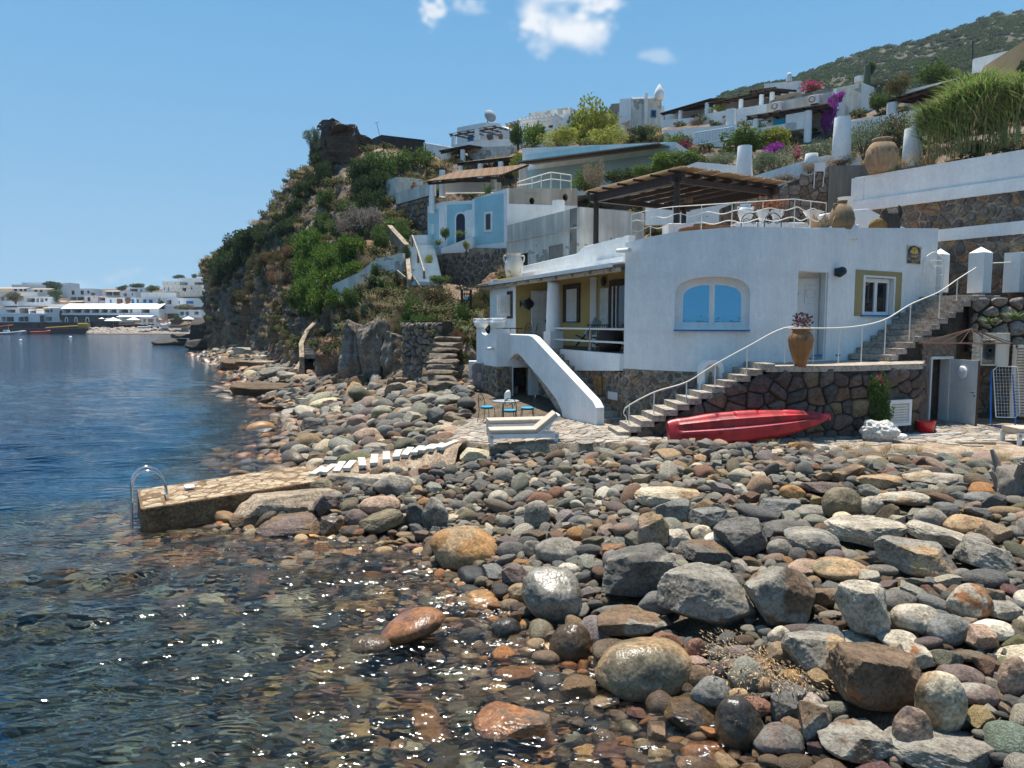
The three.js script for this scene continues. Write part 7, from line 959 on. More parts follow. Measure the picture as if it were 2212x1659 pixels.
boat(342,528,862,895,300,'red inflatable dinghy moored at the quay',rd,rd);boat(1790,1995,795,835,303,'tan wooden boat hauled out on the shingle',M('boat_tan',{c:[0.40,0.30,0.20]}),M('boat_dark',{c:[0.10,0.07,0.05]}));boat(1700,1785,780,836,304,'small white motor boat hauled out beside the tan one',wb,wb,{cab:1});boat(1455,1575,812,838,302,'white dinghy lying by the van',wb,wb);
for(const[x,y,l2]of[[218,966,'nearest white buoy floating in the bay'],[740,933,'farther white buoy floating in the bay'],[320,885,'white buoy beside the red dinghy']]){const p=atY(...c1(x,y),0.1);single('buoy',l2,'buoy',new THREE.SphereGeometry(0.32*-p.z / 150,12,8).translate(p.x,0.1,p.z),wb,{group:'white buoys in the bay'});}
const para=(x0,x1,y,D,label,m)=>{const p=at(...c1((x0 + x1)/ 2,y),D),r=(x1 - x0)/ 2*0.2057*D / FOCAL,t=thing('beach_umbrella',label,'umbrella',{group:'umbrellas of the quay cafe'});part(t,'canopy',new THREE.ConeGeometry(r,r*0.42,8,1,true).translate(p.x,p.y + r*0.1,p.z),m);part(t,'pole',cyl(0.12,0.12,5.5,p.x,p.y - 5.4,p.z,6),greyWood);};const cl=M('cloth_white',{c:[0.78,0.77,0.75],side:THREE.DoubleSide}),ct=M('cloth_tan',{c:[0.55,0.38,0.18],side:THREE.DoubleSide});
para(1036,1102,732,317,'leftmost white cafe umbrella',cl);para(1098,1180,736,318,'white cafe umbrella tucked behind the widest one',cl);para(1100,1280,748,312,'widest white cafe umbrella',cl);para(1195,1240,733,319,'small tan cafe umbrella',ct);para(1238,1328,728,316,'steep white cafe umbrella',cl);para(1330,1484,740,314,'broad white cafe umbrella by the marquee',cl);para(1640,1705,740,316,'tan umbrella beside the orange winch',ct);para(1908,2050,733,308,'white umbrella beside the dark headland',cl);
const mq=thing('white_marquee','white square marquee with side curtains near the van','marquee'),m0=at(...c1(1480,728),313),m1=at(...c1(1640,728),313),m2=at(...c1(1480,800),313);part(mq,'roof',box(m1.x - m0.x,0.6,8,(m0.x + m1.x)/ 2,m0.y,m0.z - 3),cl);for(const x of[m0.x + 0.6,m0.x + 2.6,m1.x - 0.6])part(mq,'curtain',box(1.0,m0.y - m2.y,0.3,x,(m0.y + m2.y)/ 2,m0.z),cl);
const van=thing('white_van','white delivery van parked on the shingle','van'),v0=at(...c1(1572,838),303),v1=at(...c1(1678,785),303),vl=v1.x - v0.x,vh=v1.y - v0.y;van.position.copy(v0);part(van,'body',shapeGeo([[0,0.25*vh],[0,0.55*vh],[0.12*vl,0.62*vh],[0.3*vl,vh],[vl,vh],[vl,0.25*vh]],2).translate(0,0,-2),wb);part(van,'windscreen',box(0.25*vl,0.28*vh,0.05,0.3*vl,0.76*vh,0.03),openM);for(const k of[0.2,0.8])part(van,'wheel',new THREE.CylinderGeometry(0.2*vh,0.2*vh,0.3,14).rotateX(Math.PI / 2).translate(k*vl,0.2*vh,0),openM);
const wn=thing('boat_winch','orange boat winch standing on the shingle','winch'),wp=at(...c1(1728,760),306);part(wn,'mast',rod(V3(wp.x,wp.y - 2.5,wp.z),V3(wp.x + 0.6,wp.y + 3.5,wp.z),0.35,0.25),M('winch_orange',{c:[0.55,0.14,0.02]}));part(wn,'drum',rbox(3,1.6,2,wp.x,wp.y - 1.5,wp.z,0.2),mats.winch_orange);
const R=rng(99),n=700,im=new THREE.InstancedMesh(boxUV(plain(rockGeo(55,'round',2,[1,0.8,0.9]))),M('far_cobble',{c:[1,1,1]}),n),mx=new THREE.Matrix4();for(let i=0;i<n;i++){const x=mix(930,2080,R()),y=mix(840,900,R()),p=at(...c1(x,y),mix(309,300,(y - 840)/ 60));const s=0.5 + R()*0.7,k=0.75 + 0.5*R();mx.makeScale(s,s,s).setPosition(p.x,p.y,p.z);im.setMatrixAt(i,mx);im.setColorAt(i,L(0.30*k,0.25*k,0.21*k));}im.name='village_shingle';im.userData={label:'band of brown shingle below the village cafe',category:'shingle',kind:'stuff'};scene.add(im);
const sg=single('shingle_bank','low stony bank carrying the van and hauled out boats','bank',(()=>{const q2=[[900,905,299],[1500,905,298],[2100,905,296],[2300,838,303],[2300,832,318],[1050,832,318],[980,845,308]].map(([x,y,D])=>at(...c1(x,y),D));return prism(q2.map((v)=>[v.x,-v.z]),-1,1,q2.map((v)=>Math.max(0.15,v.y)));})(),M('shingle',{c:[0.27,0.225,0.19],map:T.rock,tile:3}));
}
for(const[x0,y0,x1,y1,D,k,l]of[[1995,700,2330,1010,128,'angular','tall dark rock stack at the tip of the headland'],[1650,925,2010,1025,150,'slab','low dark reef off the headland'],[1820,880,2080,940,150,'slab','dark flat ledge behind the low reef'],[1940,940,2250,1060,122,'angular','black broken rock below the rock stack']]){const a=at(...c1(x0,y1),D),b=at(...c1(x1,y0),D),w=b.x - a.x,h=b.y - a.y,g=rockGeo(x0,k,14,[w / 2*1.1,h*0.62,w*0.45]);mottled(g,[0.075,0.066,0.058],4,[0.12,0.10,0.085]);g.translate((a.x + b.x)/ 2,a.y + h*0.42,a.z);const m=new THREE.Mesh(boxUV(plain(g)),rockMat);m.name=numbered('headland_rock');m.userData={label:l,category:'rock',kind:'thing',group:'dark rocks off the headland'};m.castShadow=m.receiveShadow=true;scene.add(m);}
}
// -- vegetation
function blades(seed,n,h,spread,width,tones,o={}){
const R=rng(seed),pos=[],col=[];for(let i=0;i<n;i++){const a=R()*6.283,r=(o.base??0.4)*Math.sqrt(R()),x=Math.cos(a)*r,z=Math.sin(a)*r,b=a +(R()- 0.5)*1.5,H0=h*(0.55 + 0.5*R()),s=spread*(0.3 + 0.9*R()),y0=o.leaf?h*(0.15 + 0.8*Math.sqrt(R())):(o.start??0)*H0*R(),w=width*(0.7 + 0.6*R()),H=o.leaf?y0 + o.leaf*(0.4 + 0.6*R()):H0,c=tones[Math.floor(R()*tones.length)],j=0.75 + 0.5*R(),dx=Math.cos(b),dz=Math.sin(b),P=[];for(let k=0;k<=3;k++){const t=k / 3,ww=w*(k===3?0.05:1 - 0.45*t),bend=s*t*t;P.push([x + dx*bend - dz*ww,y0 +(H - y0)*t*(1 -(o.droop??0.15)*t*s / H),z + dz*bend + dx*ww],[x + dx*bend + dz*ww,y0 +(H - y0)*t*(1 -(o.droop??0.15)*t*s / H),z + dz*bend - dx*ww]);}for(let k=0;k<3;k++){const[A,B,C,D]=[P[2*k],P[2*k + 1],P[2*k + 2],P[2*k + 3]];pos.push(...A,...B,...D,...A,...D,...C);for(let q=0;q<6;q++)col.push(c[0]*j,c[1]*j,c[2]*j);}}
const g=new THREE.BufferGeometry();g.setAttribute('position',new THREE.Float32BufferAttribute(pos,3));g.setAttribute('color',new THREE.Float32BufferAttribute(col,3));g.computeVertexNormals();return g;
}
const lobes=(seed,n,s=0.55)=>{const R=rng(seed),b=[[0,0.5,0,0.62,0.42,0.62]];for(let i=0;i<n;i++){const a=R()*6.283,r=0.35 + 0.35*R();b.push([Math.cos(a)*r,0.3 + R()*0.55,Math.sin(a)*r,s*(0.5 + 0.5*R()),s*(0.4 + 0.35*R()),s*(0.5 + 0.5*R())]);}return b;};
const crowns={};const crown=(kind,v)=>(crowns[kind + v]??=(()=>{const s=kind.length*31 + v*7;switch(kind){
case 'dark':return leafCloud(s,lobes(s,8),2800,0.095,green.dark);case 'mid':return leafCloud(s,lobes(s,8),2800,0.095,green.mid);case 'olive':return leafCloud(s,lobes(s,7),2600,0.09,[...green.olive,...green.brown.slice(0,1)],{width:0.3});case 'grey':return leafCloud(s,lobes(s,7),2600,0.09,green.grey,{width:0.22,up:0.4});
case 'bright':return leafCloud(s,lobes(s,9,0.6),1900,0.17,green.bright,{width:0.26,out:0.9});case 'yellow':return leafCloud(s,lobes(s,9),3000,0.085,green.yellow);case 'dry':return leafCloud(s,lobes(s,7),2400,0.11,[...green.dry,...green.twig],{width:0.1,up:0.3,fill:0.5});case 'twig':return leafCloud(s,lobes(s,9),1600,0.2,green.twig,{width:0.05,fill:0.6});case 'brown':return leafCloud(s,lobes(s,7),2200,0.1,green.brown,{width:0.2});
case 'purple':return leafCloud(s,lobes(s,7),900,0.15,[...green.purple,green.mid[0]]);case 'magenta':return leafCloud(s,lobes(s,6),700,0.15,[...green.magenta,green.mid[0],green.mid[1]]);case 'tuft':return blades(s,170,1,0.75,0.012,green.dry,{base:0.55});case 'agave':return blades(s,34,0.85,0.9,0.075,[[0.14,0.20,0.12],[0.20,0.25,0.13],[0.34,0.32,0.14]],{base:0.12});case 'rosette':return blades(s,60,0.7,1.0,0.07,[[0.08,0.14,0.05],[0.12,0.19,0.06],[0.17,0.23,0.09]],{base:0.3});
case 'cactus':{const R=rng(s),list=[];for(let i=0;i<16;i++){const g=new THREE.SphereGeometry(0.17 + 0.07*R(),10,7).scale(1,1.35,0.22);g.rotateZ((R()- 0.5)*1.1);g.rotateY(R()*6.28);const t=i / 16;g.translate((R()- 0.5)*(0.5 + t),0.12 + t*0.75*(0.6 + 0.5*R()),(R()- 0.5)*0.7);list.push(g);}return painted(merge(list),[0.11,0.15,0.075]);}}})());
const stemGeo=(()=>{const l=[];for(let i=0;i<6;i++){const a=i*1.05;l.push(rod(V3(0,-0.25,0),V3(Math.cos(a)*0.3,0.55,Math.sin(a)*0.3),0.05,0.02,5));}return merge(l);})(),bark=M('bark',{c:[0.10,0.075,0.055]});
const kindWord={dark:['dark_shrub','dark green shrub'],mid:['green_shrub','green shrub'],olive:['olive_shrub','olive brown shrub'],grey:['grey_shrub','grey green shrub'],bright:['sapling_clump','bright green feathery sapling'],yellow:['yellow_shrub','yellow green bush'],dry:['dry_shrub','dry straw coloured shrub'],twig:['bare_shrub','bare grey twiggy shrub'],brown:['withered_shrub','withered red brown shrub'],purple:['bougainvillea','purple bougainvillea'],magenta:['flowering_shrub','magenta flowering shrub'],tuft:['grass_tuft','tuft of dry grass'],agave:['agave_plant','agave with pale edged leaves'],rosette:['succulent_plant','rosette succulent'],cactus:['prickly_pear','prickly pear cactus']};
let plantNo=0;
function plant(kind,x,y,w,h,D,label,group){
const p=D?at(x,y,D):onHill(x,y),k=-p.z / FOCAL,n=plantNo++,t=thing(kindWord[kind][0],label,kindWord[kind][1].includes('cactus')?'cactus':kind==='tuft'?'grass':['agave','rosette'].includes(kind)?'plant':'shrub',{pos:p,turn:n*2.4,...(group?{group}:{})});
const m=foliage(t,['agave','rosette','tuft'].includes(kind)?'leaves':kind==='cactus'?'pads':'crown',crown(kind,n % 3)),hs=Math.max(0.2,h*k*(kind==='tuft'?1:0.87)),ws=w*k / 2;m.scale.set(ws,hs,ws);if(!['agave','rosette','tuft','cactus'].includes(kind)){const s=new THREE.Mesh(stemGeo,bark);s.name='stems';s.castShadow=true;s.scale.set(ws,hs,ws);t.add(s);}return t;
}
function zone(kind,quad,n,s0,s1,asp,where,seed){const R=rng(seed),[a,b,c,d]=quad,label=`${kindWord[kind][1]} ${where}`;for(let i=0;i<n;i++){const u=R(),v=R(),x=mix(mix(a[0],b[0],u),mix(d[0],c[0],u),v),y=mix(mix(a[1],b[1],u),mix(d[1],c[1],u),v),w=mix(s0,s1,R());plant(kind,x,y + w*asp*0.3,w,w*asp,0,label,`${kindWord[kind][1]}s ${where}`);}}
zone('dark',[[462,578],[520,528],[590,500],[470,620]],27,34,62,0.85,'along the seaward edge of the headland',1);zone('dark',[[600,470],[660,420],[680,470],[610,520]],8,34,56,0.9,'on the upper shoulder of the headland',2);zone('dark',[[660,330],[700,320],[720,440],[670,440]],9,30,50,1.1,'clinging below the crag',3);
zone('olive',[[470,600],[600,520],[700,560],[500,660]],22,26,46,0.8,'on the middle slope of the headland',4);zone('cactus',[[480,570],[640,470],[660,540],[540,640]],22,20,34,0.9,'on the headland slope',5);zone('brown',[[590,560],[660,530],[680,580],[600,610]],7,30,46,0.7,'in the middle of the headland slope',6);zone('dry',[[520,600],[700,520],[740,600],[560,680]],18,24,42,0.7,'on the headland slope',7);
zone('mid',[[690,430],[800,440],[790,520],[690,540]],9,34,56,0.85,'below the crag',8);zone('twig',[[740,440],[820,440],[800,500],[730,510]],6,50,84,0.8,'beside the old cliff house',9);zone('dark',[[770,400],[820,380],[815,450],[780,470]],6,40,60,1.1,'against the side of the old cliff house',10);
zone('bright',[[660,540],[780,520],[790,610],[640,650]],16,42,70,0.9,'in the bright thicket on the slope',11);zone('bright',[[640,630],[740,620],[720,710],[630,720]],12,40,66,0.95,'in the lower bright thicket',12);zone('mid',[[700,560],[780,600],[760,690],[690,640]],8,36,54,0.9,'between the bright thickets',13);zone('olive',[[600,620],[660,600],[650,700],[590,690]],7,30,44,0.8,'above the bare cliff',14);
zone('dry',[[760,560],[860,560],[840,620],[750,640]],10,26,44,0.75,'above the flaking boundary wall',15);zone('mid',[[800,480],[880,490],[870,545],[800,550]],8,28,46,0.9,'below the porch on pillars',16);zone('rosette',[[800,470],[850,465],[855,495],[800,500]],7,22,32,0.9,'on the ledge under the old cliff house',17);
zone('dry',[[740,690],[920,640],[960,740],[720,770]],18,24,42,0.7,'on the dry bank above the beach',18);zone('tuft',[[780,650],[930,640],[900,720],[760,740]],22,18,30,1.1,'on the dry bank above the beach',19);zone('agave',[[715,680],[790,650],[780,700],[720,710]],7,36,56,0.9,'above the curving beach steps',20);zone('cactus',[[745,670],[800,660],[790,720],[740,720]],6,30,44,0.9,'above the curving beach steps',21);zone('mid',[[820,600],[890,600],[880,640],[810,650]],5,24,36,0.9,'along the path behind the timber fence',22);
zone('mid',[[880,690],[960,680],[970,720],[880,720]],7,34,52,0.85,'on the low dry stone wall',23);zone('dry',[[940,740],[1015,700],[1015,800],[950,800]],7,30,46,0.9,'around the small stone steps',24);zone('olive',[[1010,640],[1075,640],[1070,700],[1015,720]],8,34,54,1.0,'beyond the porch awning',25);
{
for(const[x,w,l]of[[915,62,'left end of the clipped hedge beside the timber gate'],[955,66,'right end of the clipped hedge beside the timber gate']])plant('olive',x,668,w*1.25,56,37,'dense clipped hedge bush beside the timber gate','hedge by the timber gate');plant('mid',890,690,44,50,35.5,'leafy bush at the foot of the clipped hedge');plant('mid',1000,715,30,60,34,'leafy bush below the timber gate');
const g=thing('timber_gate','small dark timber garden gate with a blue notice','gate'),a=at(...c9(1800,1370),36.5),b=at(...c9(1900,1190),36.5),w=b.x - a.x,h=b.y - a.y;for(let i=0;i<5;i++)part(g,'slat',box(w*0.12,h,0.04,a.x + w*(0.1 + 0.2*i),a.y + h / 2,a.z),darkWood);for(const k of[0.12,0.5,0.9])part(g,'crossbar',box(w*1.1,h*0.07,0.05,a.x + w / 2,a.y + h*k,a.z - 0.03),darkWood);part(g,'notice',box(w*0.45,h*0.2,0.02,a.x + w*0.45,a.y + h*0.63,a.z + 0.04),M('notice_blue',{c:[0.30,0.42,0.52]}));for(const s of[0,1.02])part(g,'post',box(0.12,h*1.2,0.12,a.x + w*s,a.y + h*0.55,a.z),darkWood);
const tf=thing('timber_fence','short brown timber handrail with posts on the slope path','fence'),q=[[1042,940,1060],[1135,1020,1110],[1225,1005,1130],[1335,1160,1190]].map(([x,y,z],i)=>[at(...c9(x,y),41 - i*0.5),at(...c9(x,z),41 - i*0.5)]);for(const[t,f]of q)part(tf,'post',bar(f,t.clone().add(V3(0,0,0.01)),0.11,0.11),brownWood);for(const[i,j]of[[0,1],[2,3]])part(tf,'rail',bar(q[i][0],q[j][0],0.10,0.14),greyWood);
const w2=(n,l,pts,Ds,hgt,m)=>{const P=pts.map((p,i)=>at(...p,Ds[i]));single(n,l,'wall',ribbon(P.map((p)=>[p.x,-p.z]),0.35,P.reduce((s,p)=>Math.min(s,p.y),99)- hgt,0,P.map((p)=>p.y)),m);};
w2('boundary_wall','long flaking whitewashed wall climbing the slope',[c9(290,1100),c9(600,960),c9(800,800),c9(1110,730)],[45,44,43.5,43],0.6,oldWhite);w2('path_wall','grey stone parapet beside the overgrown path',[c9(930,405),c9(1030,520),c9(1130,630)],[50,48,46],2,mortar);
const st=thing('beach_steps','curving stone steps with a rough parapet climbing from the far beach','steps');for(let i=0;i<13;i++){const k=i / 12,p=at(...c5(mix(930,985,k*k),mix(650,435,k)),mix(46,49.5,k));part(st,'step',box(1.45 - k*0.3,0.3,0.7,p.x + 0.15,p.y + 0.12,p.z),stepStone);}{const P=[[885,655,45],[880,560,46.5],[920,470,48],[1010,375,50]].map(([x,y,D])=>at(...c5(x,y - 12),D));part(st,'parapet',ribbon(P.map((p)=>[p.x,-p.z]),0.3,0.5,0,P.map((p)=>p.y)),mortar);const Q=[at(...c5(985,640),46.2),at(...c5(1030,450),50)];part(st,'core',prism([[Q[0].x - 1.6,46],[Q[0].x + 0.2,46.2],[Q[1].x,50],[Q[1].x - 1.2,50]],0.5,1,[Q[0].y - 0.8,Q[0].y - 0.8,Q[1].y - 1.3,Q[1].y - 1.3]),mortar);}
const s2=thing('rough_steps','narrow rough stone steps rising beside the bastion','steps');for(let i=0;i<9;i++){const p=at(...c5(1845 + 4*i*(i>5?1:-0.5),830 - i*38),28.3 + i*0.3),g=rockGeo(i + 60,'slab',5,[0.62,0.22,0.45]);g.translate(p.x,p.y,p.z);mottled(g,[0.20,0.165,0.13],i);const m=new THREE.Mesh(boxUV(plain(g)),rockMat);m.name='step';m.castShadow=m.receiveShadow=true;s2.add(m);}
for(const[x0,y0,x1,y1,D,l]of[[1140,420,1330,760,38.5,'fluted grey rock pillar beside the beach steps'],[1270,400,1460,740,37.2,'tall fluted grey rock pillar in the low cliff'],[1430,470,1620,760,35.8,'bulging grey rock buttress next to the dry stone wall'],[1600,560,1800,780,34.2,'rough stone pier under the dry stone wall'],[1920,560,2070,850,31.2,'pale cracked rock behind the bastion']]){const a=at(...c5(x0,y1),D),b=at(...c5(x1,y0),D),w=b.x - a.x,h=b.y - a.y,g=rockGeo(x0,'angular',14,[w / 2*1.2,h*0.62,w*0.5]),p=g.attributes.position;for(let i=0;i<p.count;i++){const an=Math.atan2(p.getZ(i),p.getX(i)),f=1 + 0.14*Math.sin(an*7 + 3*noise3(p.getY(i),an,x0))+ 0.45*fbm(p.getX(i)*1.3 + x0,p.getY(i)*1.1,p.getZ(i)*1.3,4);p.setXYZ(i,p.getX(i)*f,p.getY(i),p.getZ(i)*f);}g.computeVertexNormals();mottled(g,[0.27,0.255,0.235],x0,[0.20,0.17,0.14]);g.translate((a.x + b.x)/ 2,a.y + h*0.45,a.z);const m=new THREE.Mesh(boxUV(plain(g)),rockMat);m.name=numbered('cliff_rock');m.userData={label:l,category:'rock',kind:'thing'};m.castShadow=m.receiveShadow=true;scene.add(m);}
{const A=at(...c5(1560,400),33.6),B=at(...c5(1830,440),31.4),f=face(A.x,-A.z,B.x,-B.z),t=thing('dry_stone_wall','dry stone wall of rounded stones above the beach left of the bastion','wall'),c=part(t,'core',f.box(0,f.l,A.y - 5.5,A.y,-0.6,-0.05),darkMortar);layStones(c,'stone',f.l,5,0.33,811,(u,v,d)=>{const p=f.p(u,A.y - 5.05 + v,d - 0.04);return[p.x,p.y,p.z];},{joint:0.04,depth:0.13,round:0.27,aspect:1.1,keep:150,tones:wallTones.slice(0,5).concat(mats.garden_stone_0,mats.garden_stone_2)});}
}
{
for(const[x0,y0,x1,y1,D,s,l]of[[1150,190,1470,640,74,3,'tall reddish crag on the skyline'],[1160,155,1345,280,73.5,5,'overhanging cap stone on top of the crag'],[1230,180,1410,300,73,6,'reddish boulder under the cap stone'],[1420,295,1580,480,76,7,'lower reddish shoulder beside the crag']]){const a=at(...c2(x0,y1),D),b=at(...c2(x1,y0),D),w=b.x - a.x,h=b.y - a.y,g=rockGeo(s*11,s===3?'angular':'slab',18,[w / 2*1.15,h*0.6,w*0.45]);const p=g.attributes.position,nn=g.attributes.normal;for(let i=0;i<p.count;i++){const q=0.65*fbm(p.getX(i)*0.5 + s,p.getY(i)*0.9,p.getZ(i)*0.5,4);p.setXYZ(i,p.getX(i)+ nn.getX(i)*q,p.getY(i)+ nn.getY(i)*q,p.getZ(i)+ nn.getZ(i)*q);}g.computeVertexNormals();mottled(g,[0.15,0.085,0.058],s,[0.12,0.10,0.085]);g.translate((a.x + b.x)/ 2,a.y + h*0.48,a.z);const m=new THREE.Mesh(boxUV(plain(g)),rockMat);m.name=numbered('crag_rock');m.userData={label:l,category:'rock',kind:'thing'};m.castShadow=m.receiveShadow=true;scene.add(m);}
for(const[x,y,w,h]of[[1060,400,150,190],[1100,330,80,110]]){const p=c2(x,y);plant('grey',p[0],p[1],w*0.2477,h*0.2477,76,w>100?'grey green wind swept tree clinging beside the crag':'small grey green tuft at the top of the crag');}
}
{
const tree=(kind,f,x,y,w,h,D,label)=>{const[a,b]=f(x,y),s=(f(1,0)[0]- f(0,0)[0]);return plant(kind,a,b,w*s,h*s,D,label);};
for(const r of[['yellow',c3,1440,545,400,300,58,'large round yellow green tree on the ridge, its widest part'],['mid',c3,1290,520,200,230,60,'leafy left half of the round tree beside the pergola house'],['yellow',c3,1130,560,330,130,56,'low yellow green bush before the pergola house'],['yellow',c3,1500,545,330,110,55,'yellow green bush above the long blue house'],['mid',c3,820,560,130,190,64,'dark leafy climber beside the jar balcony'],['bright',c3,940,560,170,150,60,'feathery sapling in front of the pergola house'],['dark',c3,1790,525,190,130,62,'dark bush at the foot of the tower house'],['yellow',c3,800,790,120,200,55,'yellow green bush beside the roof pergola'],['mid',c2,1680,690,300,250,66,'large green tree left of the roof pergola'],['mid',c2,1990,690,360,280,67,'feathery green tree behind the old cliff house'],['mid',c2,1830,640,260,190,68,'green tree in front of the dark skyline house'],['dark',c2,1560,620,220,170,68,'dark green tree between the crag and the cliff house'],['dark',c2,1500,720,260,220,66,'dark tree below the crag'],['rosette',c3,590,905,150,110,46,'big succulent on the roof edge of the pale blue house'],['mid',c3,1350,900,260,190,45,'dark leafy thicket under the corrugated awning'],['dry',c3,1400,900,200,240,43,'pale bamboo like clump behind the pergola'],['dark',c3,1600,830,340,120,44,'dark hedge beneath the long blue house'],['bright',c3,1980,760,330,130,41,'bright green hedge climbing towards the garden parapet'],['mid',c3,1800,800,260,100,42,'green hedge above the cane pergola'],['mid',c4,60,1050,260,110,40,'bright hedge end left of the garden column'],['magenta',c3,2060,600,140,120,50,'red flowered oleander beside the long blue house'],
['mid',c4,430,980,330,160,42,'rounded green shrub below the blue railing'],['yellow',c4,650,930,230,120,42,'yellow green shrub under the balcony'],['purple',c4,630,1000,130,90,39,'purple flowers in the middle of the garden'],['grey',c4,320,1040,230,90,38,'grey lavender shrub behind the pergola'],['grey',c4,560,1090,190,150,37,'grey green shrub right of the garden column'],['grey',c4,650,1080,280,120,36.8,'broad grey green shrub in the garden'],['magenta',c4,775,1010,80,80,37,'small magenta flowering shrub'],['grey',c4,920,1010,220,150,36.5,'grey green olive shrub left of the tall garden column'],['grey',c4,1200,960,300,190,36,'wide olive shrub right of the tall garden column'],['olive',c4,1400,960,250,230,36,'olive shrub beside the reeds'],['purple',c4,985,780,90,180,54,'bougainvillea cascade over the white wall, upper part'],['purple',c4,965,850,80,130,53.6,'bougainvillea cascade over the white wall, lower part'],['purple',c4,1040,640,75,60,54.2,'bougainvillea spray at the top of the white wall'],['magenta',c4,850,585,160,70,72,'red bougainvillea on the ridge terrace'],['dry',c4,1060,1050,260,70,33.2,'dry brown grass strip along the garden wall'],['dry',c4,860,1100,110,80,33,'dry bush beside the notice board'],['twig',c4,710,1140,160,50,33,'bare grey bush on the garden wall'],['tuft',c4,1590,1040,210,120,30.5,'straw coloured grass clump before the reeds'],['tuft',c4,1450,1045,130,60,30.5,'low dry grass beside the giant clay jar'],['olive',c4,1430,590,170,140,60,'olive tree beside the dark slatted pergola'],['mid',c4,1650,540,220,150,62,'green tree behind the brown roof'],['yellow',c4,1780,490,80,45,64,'small yellow green bush by the ochre gable'],['dark',c4,1250,460,70,70,66,'dark round shrub beside the tall cactus'],['mid',c4,1290,690,140,100,55,'green shrubs in the shaded passage'],['dark',c4,1330,650,160,60,57,'dark plants under the slatted pergola'],['yellow',c4,275,715,110,50,67,'potted yellow green plant on the terrace wall'],['twig',c4,140,800,90,50,66,'bare bush on the porch parapet'],['mid',c4,30,960,180,110,50,'dark climber beside the lower terrace'],['dark',c4,2200,480,70,110,50,'dark bush against the ochre gable'],
['rosette',c9,1520,640,170,150,45,'spiky succulent hanging from the planter wall'],['mid',c9,1610,560,130,120,45.2,'leafy succulent bush on the planter wall'],['rosette',c9,1780,540,190,140,45,'rosette succulent in front of the arched door'],['yellow',c9,1850,700,90,100,44.6,'bush growing out of the planter wall'],['yellow',c9,1410,890,110,140,43.5,'rounded bush beside the garden steps'],['dark',c9,1150,800,120,180,44,'dark bush at the end of the flaking wall'],['mid',c9,790,1000,110,150,43.4,'bush hanging over the flaking wall'],['bright',c9,760,330,150,170,57,'yellow green bush on the porch roof'],['rosette',c9,960,420,200,130,52,'row of rosettes on the ledge'],['rosette',c9,1080,270,90,70,55,'single pale rosette beside the rubble wall'],['mid',c9,1540,1100,260,110,38,'leafy plants at the foot of the garden steps'],['agave',c9,880,1090,170,160,42,'big striped agave beside the timber handrail'],['agave',c9,400,1330,200,190,44,'large striped agave above the beach steps'],
['agave',c6,110,700,150,130,31.5,'spiky plant left of the bastion pots'],['rosette',c6,40,660,110,80,32,'succulent clump left of the bastion'],['brown',c6,40,770,110,130,31,'withered plant beside the bastion']])tree(...r);
{const p=at(...c4(1213,745),63),q=at(...c4(1213,405),63),h=q.y - p.y,t=thing('column_cactus','tall column cactus rising above the high wall','cactus',{pos:p}),m=M('cactus_green',{c:[0.06,0.085,0.05]});part(t,'stem',lathe([[0,0],[0.28,0],[0.3,h*0.6],[0.26,h*0.97],[0,h]],9),m);for(const[x,k]of[[0.9,0.6],[-0.2,0.5]])part(t,'arm',lathe([[0,0],[0.24,0],[0.25,h*k*0.9],[0,h*k]],9,x,0,0.3),m);}
for(const[x,y,D,s]of[[2020,325,29.8,0],[2070,315,29.2,1],[2120,305,28.6,2],[2170,298,28,3],[2220,290,27.4,4],[2100,290,31,5],[2180,270,30.4,6]]){const p=at(x,y,D),t=thing('giant_reed','tall clump of green giant reeds above the white parapet','reeds',{pos:p,turn:s*1.7,group:'giant reeds above the white parapet'});t.scale.setScalar(0.85 + 0.3*((s*0.37)% 1));foliage(t,'leaves',(crowns['reed' + s % 3]??=blades(40 + s,1500,1.8,0.8,0.024,[[0.40,0.36,0.18],[0.15,0.25,0.06],[0.20,0.31,0.08],[0.25,0.35,0.11],[0.11,0.18,0.05],[0.30,0.33,0.15]],{base:0.85,leaf:0.62,droop:0.35})));part(t,'canes',Array.from({length:26},(_,i)=>{const R=rng(i*3 + s),a=R()*6.28,r=0.7*Math.sqrt(R());return rod(V3(Math.cos(a)*r,-0.4,Math.sin(a)*r),V3(Math.cos(a)*r*1.5,1.2 + R()*0.6,Math.sin(a)*r*1.5),0.014,0.008,5);}),M('reed_cane',{c:[0.20,0.22,0.09]}));}
for(const[y,w,h]of[[935,58,70],[880,62,80],[835,60,55]])plant(y===835?'magenta':'mid',1893,y,y===835?34:w,y===835?26:h,18.75,y===835?'pink flowering top of the climber on the stair wall':'leafy climber growing up the stair wall','flowering climber on the stair wall');
plant('rosette',2140,700,60,30,20.8,'creeping succulent over the dark rough wall');plant('rosette',2195,690,70,34,20.6,'creeping succulent at the edge of the rough wall');
const R=rng(31);for(let i=0;i<40;i++){const x=mix(1640,2205,R()),y=958 + R()*40 +(x - 1640)*0.03,p=atY(x,y,1.5);plant('tuft',x,y,30 + R()*26,9 + R()*8,-p.z,'tuft of dry yellow grass between the flagstones','dry grass between the flagstones');}
